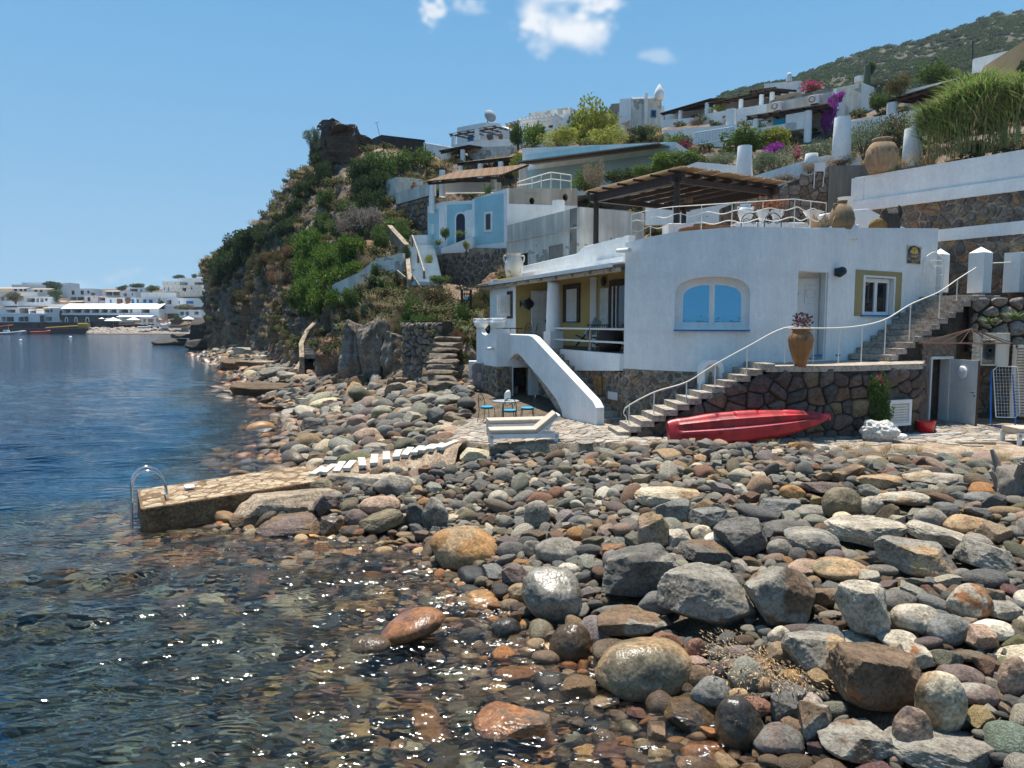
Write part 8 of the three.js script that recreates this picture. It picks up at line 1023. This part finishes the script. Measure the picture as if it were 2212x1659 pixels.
for(const[k,x,y,w,h,D,l]of[['dark',590,435,170,100,360,'round dark tree on the village skyline'],['dark',520,385,120,50,362,'flat crowned tree on the village skyline'],['olive',165,560,200,110,334,'umbrella pine before the arcade house'],['mid',590,500,160,70,345,'green pine below the blank white house'],['dark',560,560,130,100,340,'dark tree left of the square white house'],['dark',1285,440,110,58,375,'dark shrub on the village skyline, left one'],['dark',1450,420,180,60,376,'dark shrub on the village skyline, right one'],['mid',1590,450,160,70,368,'green tree beside the two arched windows'],['dark',1880,315,120,45,365,'dark shrub above the slit window house'],['dark',2035,310,60,50,365,'small dark tree above the highest parapet'],['mid',1510,640,190,70,326,'green shrubs above the restaurant awning'],['dark',1700,680,80,150,325,'dark ivy column beside the restaurant'],['purple',1650,640,90,35,324,'purple flowers beside the ivy column'],['olive',1960,640,230,70,322,'brownish shrubs behind the beach kiosk'],['mid',1860,750,70,70,312,'palm like shrub beside the beach kiosk'],['mid',975,490,60,30,345,'small green tree beside the pink house'],['dark',650,760,40,140,319,'dark ivy on the corner of the restaurant']]){const[a,b]=c1(x,y);plant(k,a,b,w*0.2057,h*0.2057,D,l);}
}
{
const S=[[1560,205],[1590,199],[1640,186],[1700,170],[1750,150],[1830,114],[1900,95],[1980,84],[2050,60],[2100,44],[2150,19],[2212,14],[2400,-20],[2700,-30]],nJ=34,nI=120,pos=[],idx=[],col=[],pts=[];
for(let j=0;j<=nJ;j++)for(let i=0;i<=nI;i++){const u=i / nI*(S.length - 1),a=Math.min(S.length - 2,Math.floor(u)),t=u - a,vx=mix(S[a][0],S[a + 1][0],t),vy=mix(S[a][1],S[a + 1][1],t),v=j / nJ,p=v<=0.85?at(vx,mix(300,vy,v / 0.85),mix(150,560,Math.pow(v / 0.85,1.3))):at(vx,vy,560 +(v - 0.85)*1500).setY(at(vx,vy,560).y*(1 -(v - 0.85)*2));const n=9*fbm(p.x*0.013,p.y*0.02,p.z*0.013,4)*smooth(0,0.3,v);p.y +=n*(v>0.8?0.35:1);pts.push(p);pos.push(p.x,p.y,p.z);const k=1 + 0.8*fbm(p.x*0.05,p.y*0.05,p.z*0.05,3);col.push(0.055*k,0.062*k,0.034*k);}
for(let j=0;j<nJ;j++)for(let i=0;i<nI;i++){const a=j*(nI + 1)+ i,b=a + nI + 1;idx.push(a,a + 1,b + 1,a,b + 1,b);}
const g=new THREE.BufferGeometry();g.setAttribute('position',new THREE.Float32BufferAttribute(pos,3));g.setAttribute('color',new THREE.Float32BufferAttribute(col,3));g.setIndex(idx);g.computeVertexNormals();const m=part(scene,'mountain',boxUV(plain(g)),M('scrub_ground',{c:[1,1,1],map:T.soil,tile:14,vertexColors:true}),{ready:true});m.userData.kind='structure';
const R=rng(8),N=8000,cg=leafCloud(5,lobes(5,5),130,0.34,[...green.olive,...green.dark,...green.dark,green.mid[2]]),im=new THREE.InstancedMesh(cg,leafy,N),mx=new THREE.Matrix4();for(let i=0;i<N;i++){const q=R()*(nJ*0.84),j=Math.floor(q),k=Math.floor(R()*nI),A=pts[j*(nI + 1)+ k],B=pts[(j + 1)*(nI + 1)+ k + 1],p=A.clone().lerp(B,R()),s=(1.5 + 3.2*R()*R())*(0.45 + -p.z / 900),c=0.6 + 0.8*R();mx.makeScale(s,s*0.8,s).setPosition(p.x + R()*4 - 2,p.y - s*0.25,p.z);im.setMatrixAt(i,mx);im.setColorAt(i,L(c,c,c));}im.name='mountain_scrub';im.userData={label:'low green scrub covering the mountain slope',category:'scrub',kind:'stuff'};im.castShadow=true;scene.add(im);
const hs=new THREE.Group();hs.name='hillside_scrub';hs.userData={label:'low dry scrub and grass covering the hillside',category:'scrub',kind:'stuff'};scene.add(hs);
const wild=[[leafCloud(15,lobes(15,5),280,0.2,[...green.olive,...green.dark,green.mid[0],green.dry[2],green.brown[1]]),2500],[blades(16,60,0.9,0.7,0.03,green.dry,{base:0.7}),1700]];const nor=hill.normal;for(const[geo,n]of wild){const im2=new THREE.InstancedMesh(geo,leafy,n);let c=0,guard=0;while(c<n&&guard++<n*12){const k=Math.floor(R()*hill.grid.length),p=hill.grid[k],steep=nor.getY(k);if(steep<0.36 + 0.25*R()||p.y<2.6||fbm(p.x*0.2,p.y*0.2,p.z*0.2,3)<-0.12)continue;const pv=hill.proj[k];if(pv[0]>905&&pv[0]<1095&&pv[1]>500&&pv[1]<660)continue;const s=(0.22 + 0.5*R())*(0.7 + -p.z / 110);mx.makeScale(s,s*0.8,s).setPosition(p.x + R()- 0.5,p.y - 0.1*s,p.z + R()- 0.5);im2.setMatrixAt(c,mx);const q=0.7 + 0.6*R();im2.setColorAt(c,L(q,q,q));c++;}im2.count=c;im2.name='scrub';im2.castShadow=true;hs.add(im2);}
}
// -- furniture and small things
{
const cushion=M('beige_cushion',{c:[0.54,0.45,0.35],map:T.plaster,tile:0.5,rough:0.95});
const lounger=(label,p,turn,back)=>{const t=thing('sun_lounger',label,'sun lounger',{pos:p,turn,group:'sun loungers on the terrace'});t.scale.setScalar(0.93);for(const z of[-0.31,0.31])part(t,'side_rail',box(1.95,0.12,0.05,0,0.27,z),whitePaint);for(const x of[-0.92,0.9])for(const z of[-0.3,0.3])part(t,'leg',box(0.09,0.3,0.07,x,0.15,z),whitePaint);for(let i=0;i<9;i++)part(t,'slat',box(0.09,0.025,0.58,-0.85 + i*0.15,0.315,0),whitePaint);part(t,'mattress',rbox(1.32,0.13,0.62,-0.32,0.395,0,0.04),cushion);if(back){part(t,'backrest',rbox(0.78,0.13,0.62,0.62,0.62,0,0.04,0,0,0.68),cushion);part(t,'backrest_frame',box(0.82,0.05,0.6,0.70,0.57,0,0,0,0.68),whitePaint);for(const z of[-0.25,0.25])part(t,'prop',bar(V3(0.8,0.7,z),V3(0.62,0.3,z),0.04),whitePaint);}else part(t,'head_pad',rbox(0.66,0.13,0.62,0.66,0.395,0,0.04),cushion);return t;};
const g0=(x,y)=>{let p=atY(x,y,1.45);return p.setY(terraceY(p.x,-p.z));};
lounger('nearer of the two beige sun loungers below the white stair',g0(1130,949),0.12,true);lounger('farther beige sun lounger half hidden behind the nearer one',g0(1120,930).add(V3(0,0,-0.4)),0.18,false);lounger('beige sun lounger cut off by the edge of the view',g0(2215,962).add(V3(0.45,0,0)),0.05,false);
const chair=(p,turn,label,seatM,group)=>{const t=thing('bistro_chair',label,'chair',{pos:p,turn,group}),loop=[];for(const x of[-0.19,0.19]){part(t,'leg',rod(V3(x*1.1,0,0.2),V3(x,0.45,0.17),0.011),iron);part(t,'leg',rod(V3(x*1.1,0,-0.24),V3(x,0.45,-0.17),0.011),iron);}for(let i=0;i<=10;i++){const a=Math.PI*i / 10;loop.push(V3(-0.2*Math.cos(a),0.45 + 0.46*Math.pow(Math.sin(a),0.6),-0.18 - 0.08*Math.sin(a)));}part(t,'back_frame',tube(loop,0.012,6),iron);for(const s of[-1,1]){const q=[];for(let i=0;i<12;i++){const a=i*0.55,r=0.085 - i*0.005;q.push(V3(s*(0.09 - r*Math.cos(a)),0.7 + r*Math.sin(a),-0.25));}part(t,'scroll',tube(q,0.008,5),iron);}part(t,'seat',cyl(0.21,0.21,0.02,0,0.45,0,18),iron);part(t,'cushion',lathe([[0,0],[0.19,0],[0.21,0.025],[0.19,0.05],[0,0.055]],18,0,0.47,0),seatM);};
const table=(p,label,m)=>{const t=thing('bistro_table',label,'table',{pos:p});part(t,'top',cyl(0.42,0.42,0.035,0,0.70,0,28),m);for(let i=0;i<3;i++)part(t,'leg',rod(V3(Math.cos(i*2.1)*0.3,0,Math.sin(i*2.1)*0.3),V3(Math.cos(i*2.1)*0.18,0.7,Math.sin(i*2.1)*0.18),0.013),iron);};
const turq=M('turquoise_cushion',{c:[0.02,0.26,0.42],rough:0.9}),mosaic=M('mosaic_top',{c:[0.42,0.47,0.52],map:T.rock,tile:0.2,rough:0.4}),tp=g0(1093,905);table(tp,'round mosaic bistro table by the cellar door',mosaic);
chair(tp.clone().add(V3(-0.62,0,-0.35)),1.1,'blue cushioned bistro chair left of the mosaic table',turq,'bistro chairs on the terrace');chair(tp.clone().add(V3(0.12,0,0.55)),3.2,'blue cushioned bistro chair in front of the mosaic table',turq,'bistro chairs on the terrace');chair(tp.clone().add(V3(0.68,0,-0.05)),-1.5,'blue cushioned bistro chair right of the mosaic table',turq,'bistro chairs on the terrace');
single('white_bag','crumpled white bag on the mosaic table','bag',rockGeo(3,'angular',5,[0.13,0.2,0.1]).translate(tp.x + 0.05,tp.y + 0.9,tp.z),whitePaint);
const bt=W.p(WL - 7.9,3.58,0.55);table(bt,'round dark table on the bastion',iron);chair(bt.clone().add(V3(0.5,0,-0.4)),-0.8,'iron chair with a teal seat behind the bastion table',turq,'iron chairs on the bastion');chair(bt.clone().add(V3(0.75,0,0.35)),-1.6,'iron chair with a teal seat right of the bastion table',turq,'iron chairs on the bastion');
const pot=[[0,0],[0.16,0],[0.19,0.03],[0.3,0.16],[0.31,0.26],[0.23,0.36],[0.24,0.41],[0.2,0.42],[0.17,0.36],[0,0.33]];for(const[u,l]of[[WL - 8.65,'white pot with a dry plume on the far end of the bastion'],[WL - 6.75,'white pot on the near corner of the bastion']]){const t=thing('bastion_pot',l,'pot',{pos:W.p(u,4.28,1.62)});part(t,'body',lathe(pot,24),white);for(const s of[-1,1])part(t,'handle',tube([V3(s*0.2,0.38,0.1),V3(s*0.3,0.4,0.1),V3(s*0.31,0.28,0.08)],0.025,6),white);if(u<WL - 8)foliage(t,'plume',blades(5,40,0.5,0.2,0.012,green.dry,{base:0.1})).position.y=0.35;}
{const t=thing('roof_amphora','tall weathered white amphora standing on the porch roof','jar',{pos:at(...c6(490,245),31.8)});part(t,'body',lathe([[0,0],[0.26,0],[0.34,0.1],[0.43,0.5],[0.40,0.75],[0.3,0.98],[0.31,1.06],[0.36,1.12],[0.28,1.12],[0,1.0]],22),oldWhite);for(const s of[-1,1])part(t,'handle',tube([V3(s*0.3,1.02,0),V3(s*0.44,1.0,0),V3(s*0.42,0.78,0),V3(s*0.37,0.72,0)],0.04,6),oldWhite);}
const FL=3.58;for(const[u,l]of[[8.6,'wicker armchair beside the dark barrel in the porch'],[11.0,'wicker armchair at the near end of the porch']]){const t=thing('wicker_chair',l,'chair',{pos:W.p(u,FL,-0.75),turn:W.turn + 0.6,group:'wicker armchairs in the porch'});part(t,'seat',cyl(0.3,0.32,0.06,0,0.4,0,18),oldCane);part(t,'cushion',cyl(0.27,0.27,0.05,0,0.46,0,18),whitePaint);for(let i=0;i<15;i++){const a=Math.PI*(0.95 + 1.1*i / 14);part(t,'back_cane',rod(V3(Math.cos(a)*0.3,0.42,Math.sin(a)*0.3),V3(Math.cos(a)*0.38,0.85,Math.sin(a)*0.38),0.014,0.014,5),oldCane);}part(t,'back_rim',tube(Array.from({length:9},(_,i)=>{const a=Math.PI*(0.95 + 1.1*i / 8);return V3(Math.cos(a)*0.38,0.86,Math.sin(a)*0.38);}),0.022,6),oldCane);for(let i=0;i<4;i++)part(t,'leg',rod(V3(Math.cos(i*1.57 + 0.8)*0.32,0,Math.sin(i*1.57 + 0.8)*0.32),V3(Math.cos(i*1.57 + 0.8)*0.22,0.4,Math.sin(i*1.57 + 0.8)*0.22),0.014),whitePaint);}
{const p=W.p(9.95,FL,-0.5);single('dark_barrel','dark ribbed wooden barrel pot behind the porch rails','barrel',lathe([[0,0],[0.32,0],[0.42,0.3],[0.44,0.5],[0.36,0.72],[0.3,0.74],[0,0.68]],20,p.x,p.y,p.z),darkWood);const q=W.p(7.7,FL,-0.9),t=thing('deck_chair','folded black deck chair draped with a pale cloth in the porch','chair');part(t,'frame',[bar(q.clone().add(V3(-0.5,0.1,0.1)),q.clone().add(V3(0.3,1.0,-0.1)),0.05),bar(q.clone().add(V3(-0.5,0.5,0.1)),q.clone().add(V3(0.5,0.05,0.1)),0.05)],iron);part(t,'cloth',rbox(0.34,0.75,0.08,q.x + 0.12,q.y + 0.75,q.z,0.03,0.4,0,-0.6),M('pale_cloth',{c:[0.55,0.60,0.66],map:T.plaster,tile:0.3}));}
{const a=at(...c6(100,1110),29.4),b=at(...c6(205,912),29.2),t=thing('cellar_hatch','opened white hatch panel set with dark stones beside the bastion','hatch');part(t,'box',rbox(0.75,b.y - a.y,0.5,a.x + 0.5,(a.y + b.y)/ 2,a.z - 0.2,0.02),whitePaint);const c=at(...c6(155,1140),28.6),d=at(...c6(268,930),28.4),f=face(c.x,-c.z,d.x,-d.z);part(t,'panel',f.box(0,f.l,c.y,d.y,-0.06,0),mortar);for(let i=0;i<9;i++){const m=new THREE.Mesh(rockGeo(i + 3,'round',5,[0.14,0.2,0.06]),wallTones[i % 6]);m.name='stone';m.position.copy(f.p(f.l*(0.2 + 0.3*(i % 3)),mix(c.y,d.y,0.18 + 0.32*Math.floor(i / 3)),0.01));m.rotation.y=f.turn;t.add(m);}}
{const t=thing('person','person in a black top and light trousers standing in the dark cellar doorway','person',{pos:W.p(WL - 7.1,1.24,0.78),turn:2.4}),sk=[[0,1.44,0,0.09,0.115],[0,1.28,0,0.055,0.06],[0,1.18,0,0.17,0.10],[0,0.95,0,0.15,0.105],[0,0.78,0,0.165,0.12]];const body=[lathe([[0,0.72],[0.15,0.72],[0.165,0.8],[0.14,0.95],[0.18,1.12],[0.17,1.2],[0.07,1.25],[0.055,1.3],[0,1.3]],16).scale(1,1,0.66),...[-1,1].flatMap((s)=>[rod(V3(s*0.19,1.17,0),V3(s*0.24,0.93,0.02),0.05,0.042),rod(V3(s*0.24,0.93,0.02),V3(s*0.2,0.72,0.1),0.042,0.03)])],legs=[-1,1].flatMap((s)=>[rod(V3(s*0.085,0.76,0),V3(s*0.09,0.4,0.01),0.085,0.06),rod(V3(s*0.09,0.4,0.01),V3(s*0.09,0.05,0),0.06,0.042),box(0.08,0.06,0.22,s*0.09,0.03,0.05)]),head=[new THREE.SphereGeometry(0.095,16,12).scale(0.9,1.2,1).translate(0,1.41,0.01),new THREE.ConeGeometry(0.02,0.05,6).rotateX(1.57).translate(0,1.4,0.11)];part(t,'body',[...head,...body,...legs],M('dark_clothes',{c:[0.02,0.02,0.022]}));part(t,'hair',new THREE.SphereGeometry(0.108,14,10,0,6.28,0,1.7).scale(0.95,1.15,1.05).translate(0,1.43,-0.015),darkWood);part(t,'trousers',[-1,1].map((s)=>rod(V3(s*0.085,0.78,0),V3(s*0.09,0.1,0),0.092,0.062)),M('light_trousers',{c:[0.30,0.25,0.2]}));}
const S=face(12.35,21.3,16.5,22.6);const rw=thing('store_wall','dark rough wall of the open store beneath the upper steps','wall');part(rw,'wall',[S.box(-0.05,0.28,1.2,4.1,-0.4,0),S.box(0.28,1.05,3.42,4.1,-0.4,0),S.box(1.05,1.25,1.2,4.1,-0.4,0),S.box(1.25,5.5,1.2,4.6,-1.4,-1.0),S.box(0,1.3,1.2,3.5,-1.9,-1.8)],mats.wall_stone_2);layStones(rw,'stone',3.6,3.2,0.36,901,(u,v,d)=>{const p=S.p(1.3 + u,1.5 + v,d - 1.0);return[p.x,p.y,p.z];},{joint:0.04,depth:0.06,keep:100});
const up=thing('rough_stone_wall','rough wall of big rounded stones under the white posts','wall'),U=face(14.6,22.4,17.5,21.4);const uc=part(up,'core',U.box(-0.2,4,3.6,5.25,-1.2,-0.06),darkMortar);layStones(uc,'stone',3.6,1.7,0.42,902,(u,v,d)=>{const p=U.p(u - 0.2,3.6 + v,d - 0.05);return[p.x,p.y,p.z];},{joint:0.04,depth:0.16,round:0.26,aspect:1.4,tones:[mats.garden_stone_0,mats.garden_stone_1,mats.garden_stone_2,mats.garden_stone_4],keep:60});
{const t=asPart(thing('store_door','white plank door standing open with a round porthole','door'),rw,'door'),h=S.p(1.05,0,0.05),q=at(...c8(1950,950),20.6),f=face(h.x,-h.z,q.x,-q.z),H=1.9,y=1.52;for(let i=0;i<8;i++)part(t,'plank',f.box(f.l*i / 8 + 0.003,f.l*(i + 1)/ 8 - 0.003,y,y + H,-0.02,0.02),whitePaint);part(t,'edge',f.box(f.l,f.l + 0.03,y,y + H,-0.022,0.022),brownWood);part(t,'porthole',f.put(lathe([[0.0,0.05],[0.15,0.05],[0.19,0.02],[0.2,-0.02],[0,-0.02]],24).rotateX(Math.PI / 2).translate(f.l*0.45,y + 1.52,0.04)),M('porthole_white',{c:[0.72,0.73,0.74],rough:0.25}));part(t,'handle',f.box(f.l - 0.2,f.l - 0.06,y + 0.95,y + 0.975,0.04,0.06),steel);part(t,'lock',f.put(cyl(0.02,0.02,0.03,0,0,0,10).rotateX(1.57).translate(f.l - 0.07,y + 0.86,0.02)),iron);const fr=asPart(thing('store_frame','white frame of the store doorway with shelves of bedding inside','door frame'),rw,'doorway');part(fr,'frame',[S.box(0.24,0.3,1.4,3.42,-0.05,0.06),S.box(0.24,1.1,3.42,3.5,-0.05,0.07),S.box(1.0,1.06,1.4,3.42,-0.3,0.03)],whitePaint);for(const yy of[1.95,3.05])part(fr,'shelf',S.box(0.3,1.0,yy,yy + 0.1,-1.2,-0.4),whitePaint);for(const[yy,k]of[[2.08,0],[2.2,1],[2.32,2],[2.46,1]])part(fr,'folded_blanket',S.put(rbox(0.6,0.11,0.5,0.62,yy,-0.7,0.03)),[mats.pale_cloth,cushion,whitePaint][k]);}
{const v=thing('louvred_vent','white louvred vent shutter in the stair wall','shutter'),p=at(...c8(1463,870),18.9),q=at(...c8(1590,740),19.2),f=face(p.x,-p.z + 0.02,q.x,-q.z + 0.02),y0=1.75,y1=2.45;part(v,'frame',[f.box(0,0.09,y0,y1,0.05,0.14),f.box(f.l - 0.09,f.l,y0,y1,0.05,0.14),f.box(0.09,f.l - 0.09,y0,y0 + 0.08,0.05,0.139),f.box(0.09,f.l - 0.09,y1 - 0.08,y1,0.05,0.139),f.box(0,f.l,y0,y1,0.02,0.05)],whitePaint);for(let i=0;i<8;i++)part(v,'slat',f.put(box(f.l - 0.18,0.075,0.012,f.l / 2,y0 + 0.11 + i*0.07,0.10,0,0.6)),whitePaint);}
{const p=at(...c8(1680,975),19.2),t=thing('red_bucket','bright red plastic bucket outside the store','bucket',{pos:V3(p.x,1.51,p.z)});part(t,'body',lathe([[0,0],[0.19,0],[0.25,0.27],[0.265,0.29],[0.235,0.29],[0.18,0.03],[0,0.03]],22).scale(1,1.15,0.75),M('red_bucket',{c:[0.48,0.01,0.015],rough:0.3}));}
{const p=at(...c8(1425,1035),18.0),g=rockGeo(12,'round',14,[0.44,0.30,0.32]),gp=g.attributes.position;for(let i=0;i<gp.count;i++){const x=gp.getX(i),y=gp.getY(i),z=gp.getZ(i),f=1 + 0.35*fbm(x*4,y*4,z*4,2)- 0.5*Math.abs(fbm(x*9,y*9,z*9 + 4,2));gp.setXYZ(i,x*f,y*f,z*f);}g.computeVertexNormals();single('plastic_sack','crumpled translucent white plastic sack on the paving','sack',g.translate(p.x,1.74,p.z),M('sack',{c:[0.72,0.70,0.65],transmission:0.25,rough:0.35,bump:T.rockBump,bs:0.09,tile:0.5,thickness:0}));single('cloth_scrap','small white rag beside the plastic sack','rag',rockGeo(13,'angular',5,[0.16,0.1,0.12]).translate(p.x + 0.62,1.58,p.z - 0.1),whitePaint);const a=at(...c8(1560,1003),18.6).setY(1.54),b=at(...c8(1870,990),19).setY(1.54);single('white_pole','white pole lying on the paving','pole',rod(a,b,0.02),whitePaint);const h=[];for(let i=0;i<16;i++)h.push(at(...c8(1950 + 110*Math.cos(i*0.42),1043 + 10*Math.sin(i*0.42)),17.4).setY(1.55));single('garden_hose','yellow garden hose looped on the grass','hose',tube(h,0.018,6),M('hose',{c:[0.50,0.32,0.10]}));}
{const t=thing('drying_rack','blue and white folding clothes rack leaning outside the store','drying rack'),a=at(...c8(2035,945),20.2),b=at(...c8(2170,950),20.2),f=face(a.x,-a.z,b.x,-b.z),y=1.52,bl=M('rack_blue',{c:[0.015,0.12,0.42],rough:0.4}),P=(u,v,o)=>f.p(u*f.l,y + v,-v*0.25 +(o??0));part(t,'blue_frame',[tube([P(0.25,1.6),P(0,0.1),P(0.03,0.02),P(0.95,0),P(1,0.1),P(1.1,1.5)],0.022,6,false)],bl);part(t,'white_frame',tube([P(0.2,0.3,0.05),P(0.3,1.75,0.05),P(1.3,1.72,0.05),P(1.15,0.28,0.05),P(0.2,0.3,0.05)],0.016,6,false),whitePaint);for(let i=1;i<9;i++)part(t,'wire',rod(P(0.2 + 0.118*i,0.3,0.05),P(0.3 + 0.125*i,1.74,0.05),0.005,0.005,4),whitePaint);for(let i=1;i<15;i++)part(t,'wire',rod(P(0.21 + 0.007*i,0.3 + i*0.095,0.05),P(1.16 + 0.01*i,0.3 + i*0.095,0.05),0.004,0.004,4),whitePaint);}
{const p=at(...c8(1955,625),21.2),q=at(...c8(2110,455),21.2),w=q.x - p.x,h=q.y - p.y,t=thing('fan_unit','old air conditioner fan in a peeling white cabinet above the store','air conditioner');part(t,'cabinet',[rbox(w,0.06,0.4,p.x + w / 2,p.y,p.z,0.01),rbox(0.06,h,0.4,p.x,p.y + h / 2,p.z,0.01),rbox(0.5*w,h,0.05,p.x + 0.75*w,p.y + h / 2,p.z + 0.2,0.01),box(w,h,0.04,p.x + w / 2,p.y + h / 2,p.z - 0.2)],oldWhite);part(t,'casing',rbox(w*0.62,h*0.75,0.3,p.x + w*0.33,p.y + h*0.42,p.z,0.02),greyWood);for(let i=0;i<12;i++)part(t,'fan_blade',box(0.02,h*0.6,0.02,0,0,0,0,0,i*0.262).translate(p.x + w*0.33,p.y + h*0.45,p.z + 0.17),iron);}
{const c=at(...c8(1925,432),20.6),t=thing('umbrella_frame','rusty bare iron umbrella frame hanging above the store','umbrella frame'),rust=M('rust',{c:[0.11,0.06,0.04]}),rim=[];for(let i=0;i<16;i++){const a=i / 16*6.283,e=V3(c.x - 0.1 + 1.35*Math.cos(a),c.y - 0.42,c.z + 0.55*Math.sin(a));rim.push(e);part(t,'rib',rod(c,e,0.011,0.009,5),rust);}rim.push(rim[0]);part(t,'rim',tube(rim,0.012,5),rust);}
{const p=at(...c8(2165,520),21.3),t=asPart(thing('louvred_door','weathered grey louvred door at the edge of the store','shutter'),rw,'louvred_door');part(t,'frame',[box(0.1,2.2,0.06,p.x,p.y - 1.1,p.z),box(1.2,0.1,0.06,p.x + 0.6,p.y - 0.05,p.z)],oldWhite);for(let i=0;i<24;i++)part(t,'slat',box(1.0,0.07,0.015,p.x + 0.58,p.y - 0.16 - i*0.085,p.z,0,0.6),oldWhite);}
{const p=beachHit(2185,1075),l=[],R=rng(17);for(let i=0;i<9;i++){const a=R()*6.28;l.push(rod(V3(p.x,p.y - 0.1,p.z),V3(p.x + 0.35*Math.cos(a),p.y + 0.35 + 0.6*R(),p.z + 0.3*Math.sin(a)),0.14,0.03,7));}l.push(rockGeo(4,'angular',8,[0.34,0.4,0.3]).translate(p.x,p.y + 0.25,p.z));single('driftwood_stump','grey gnarled driftwood stump on the upper beach','driftwood',l,M('driftwood',{c:[0.30,0.25,0.2],map:T.wood,bump:T.rockBump,bs:0.015,tile:0.4}));}
{const R=rng(23),g=leafCloud(2,[[0,0,0,1,0.06,0.6]],1800,0.05,[[0.42,0.29,0.15],[0.52,0.38,0.22],[0.26,0.16,0.08],[0.60,0.47,0.30]],{width:0.14,fill:0.5}),p=beachHit(...d4(940,420)),m=new THREE.Mesh(g,leafMats.leaf);m.name='dried_seaweed';m.position.copy(p).add(V3(0,0.13,0));m.scale.set(0.95,0.5,1.5);m.userData={label:'drift of dried brown seaweed among the lower stones',category:'seaweed',kind:'stuff'};scene.add(m);}
{
const R=rng(44),n=1300,g=rockGeo(2,'round',1,[1,0.25,0.7]),im=new THREE.InstancedMesh(g,M('foam',{c:[0.66,0.68,0.70],rough:0.6}),n),mx=new THREE.Matrix4(),q=new THREE.Quaternion();let c=0,guard=0;while(c<n&&guard++<90000){const D=6.5 + R()*14,x=(-0.55 + R()*1.0)*D,s=shoreDist(x,D);if(s>0.15||s<-3.2||R()<-s*0.3)continue;const f=Math.abs(fbm(x*1.4,D*2.2,4,3));if(f>0.028 + 0.05*Math.exp(s*1.5))continue;const r=0.005 + 0.012*R()*R();q.setFromAxisAngle(V3(0,1,0),R()*6);mx.compose(V3(x,0.012,-D),q,V3(r*(1 + 2*R()),r*0.6,r));im.setMatrixAt(c++,mx);}
for(let i=0;i<70&&c<n;i++){const p=atY(725 +(R()+ R()- 1)*60,1222 +(R()+ R()- 1)*22,0),r=0.008 + 0.018*R();mx.compose(V3(p.x,0.02 + 0.13*R()*R(),p.z),q,V3(r*1.6,r,r));im.setMatrixAt(c++,mx);}im.count=c;im.name='sea_foam';im.userData={label:'white foam in the wash along the stones',category:'foam',kind:'stuff'};scene.add(im);
}
}
{
const low=['first','second','third','fourth','fifth','sixth','seventh','eighth','ninth','tenth','eleventh','twelfth','thirteenth','fourteenth','fifteenth','sixteenth','seventeenth','eighteenth','nineteenth','twentieth'],ordinal=(n)=>n<20?low[n]:n<29?'twenty-' + low[n - 20]:n===29?'thirtieth':n<39?'thirty-' + low[n - 30]:n===39?'fortieth':'forty-' + low[(n - 40)% 9],same=new Map();
for(const o of scene.children)if(o.userData.label){if(!same.has(o.userData.label))same.set(o.userData.label,[]);same.get(o.userData.label).push(o);}
for(const[label,list]of same)if(list.length>1)list.sort((a,b)=>toV(a.position)[0]- toV(b.position)[0]).forEach((o,i)=>{o.userData.label=`${label}, ${ordinal(i)} from the left`;});
}
scene.fog=new THREE.FogExp2(L(0.66,0.80,0.95),0.00013);
renderer.render(scene,camera);
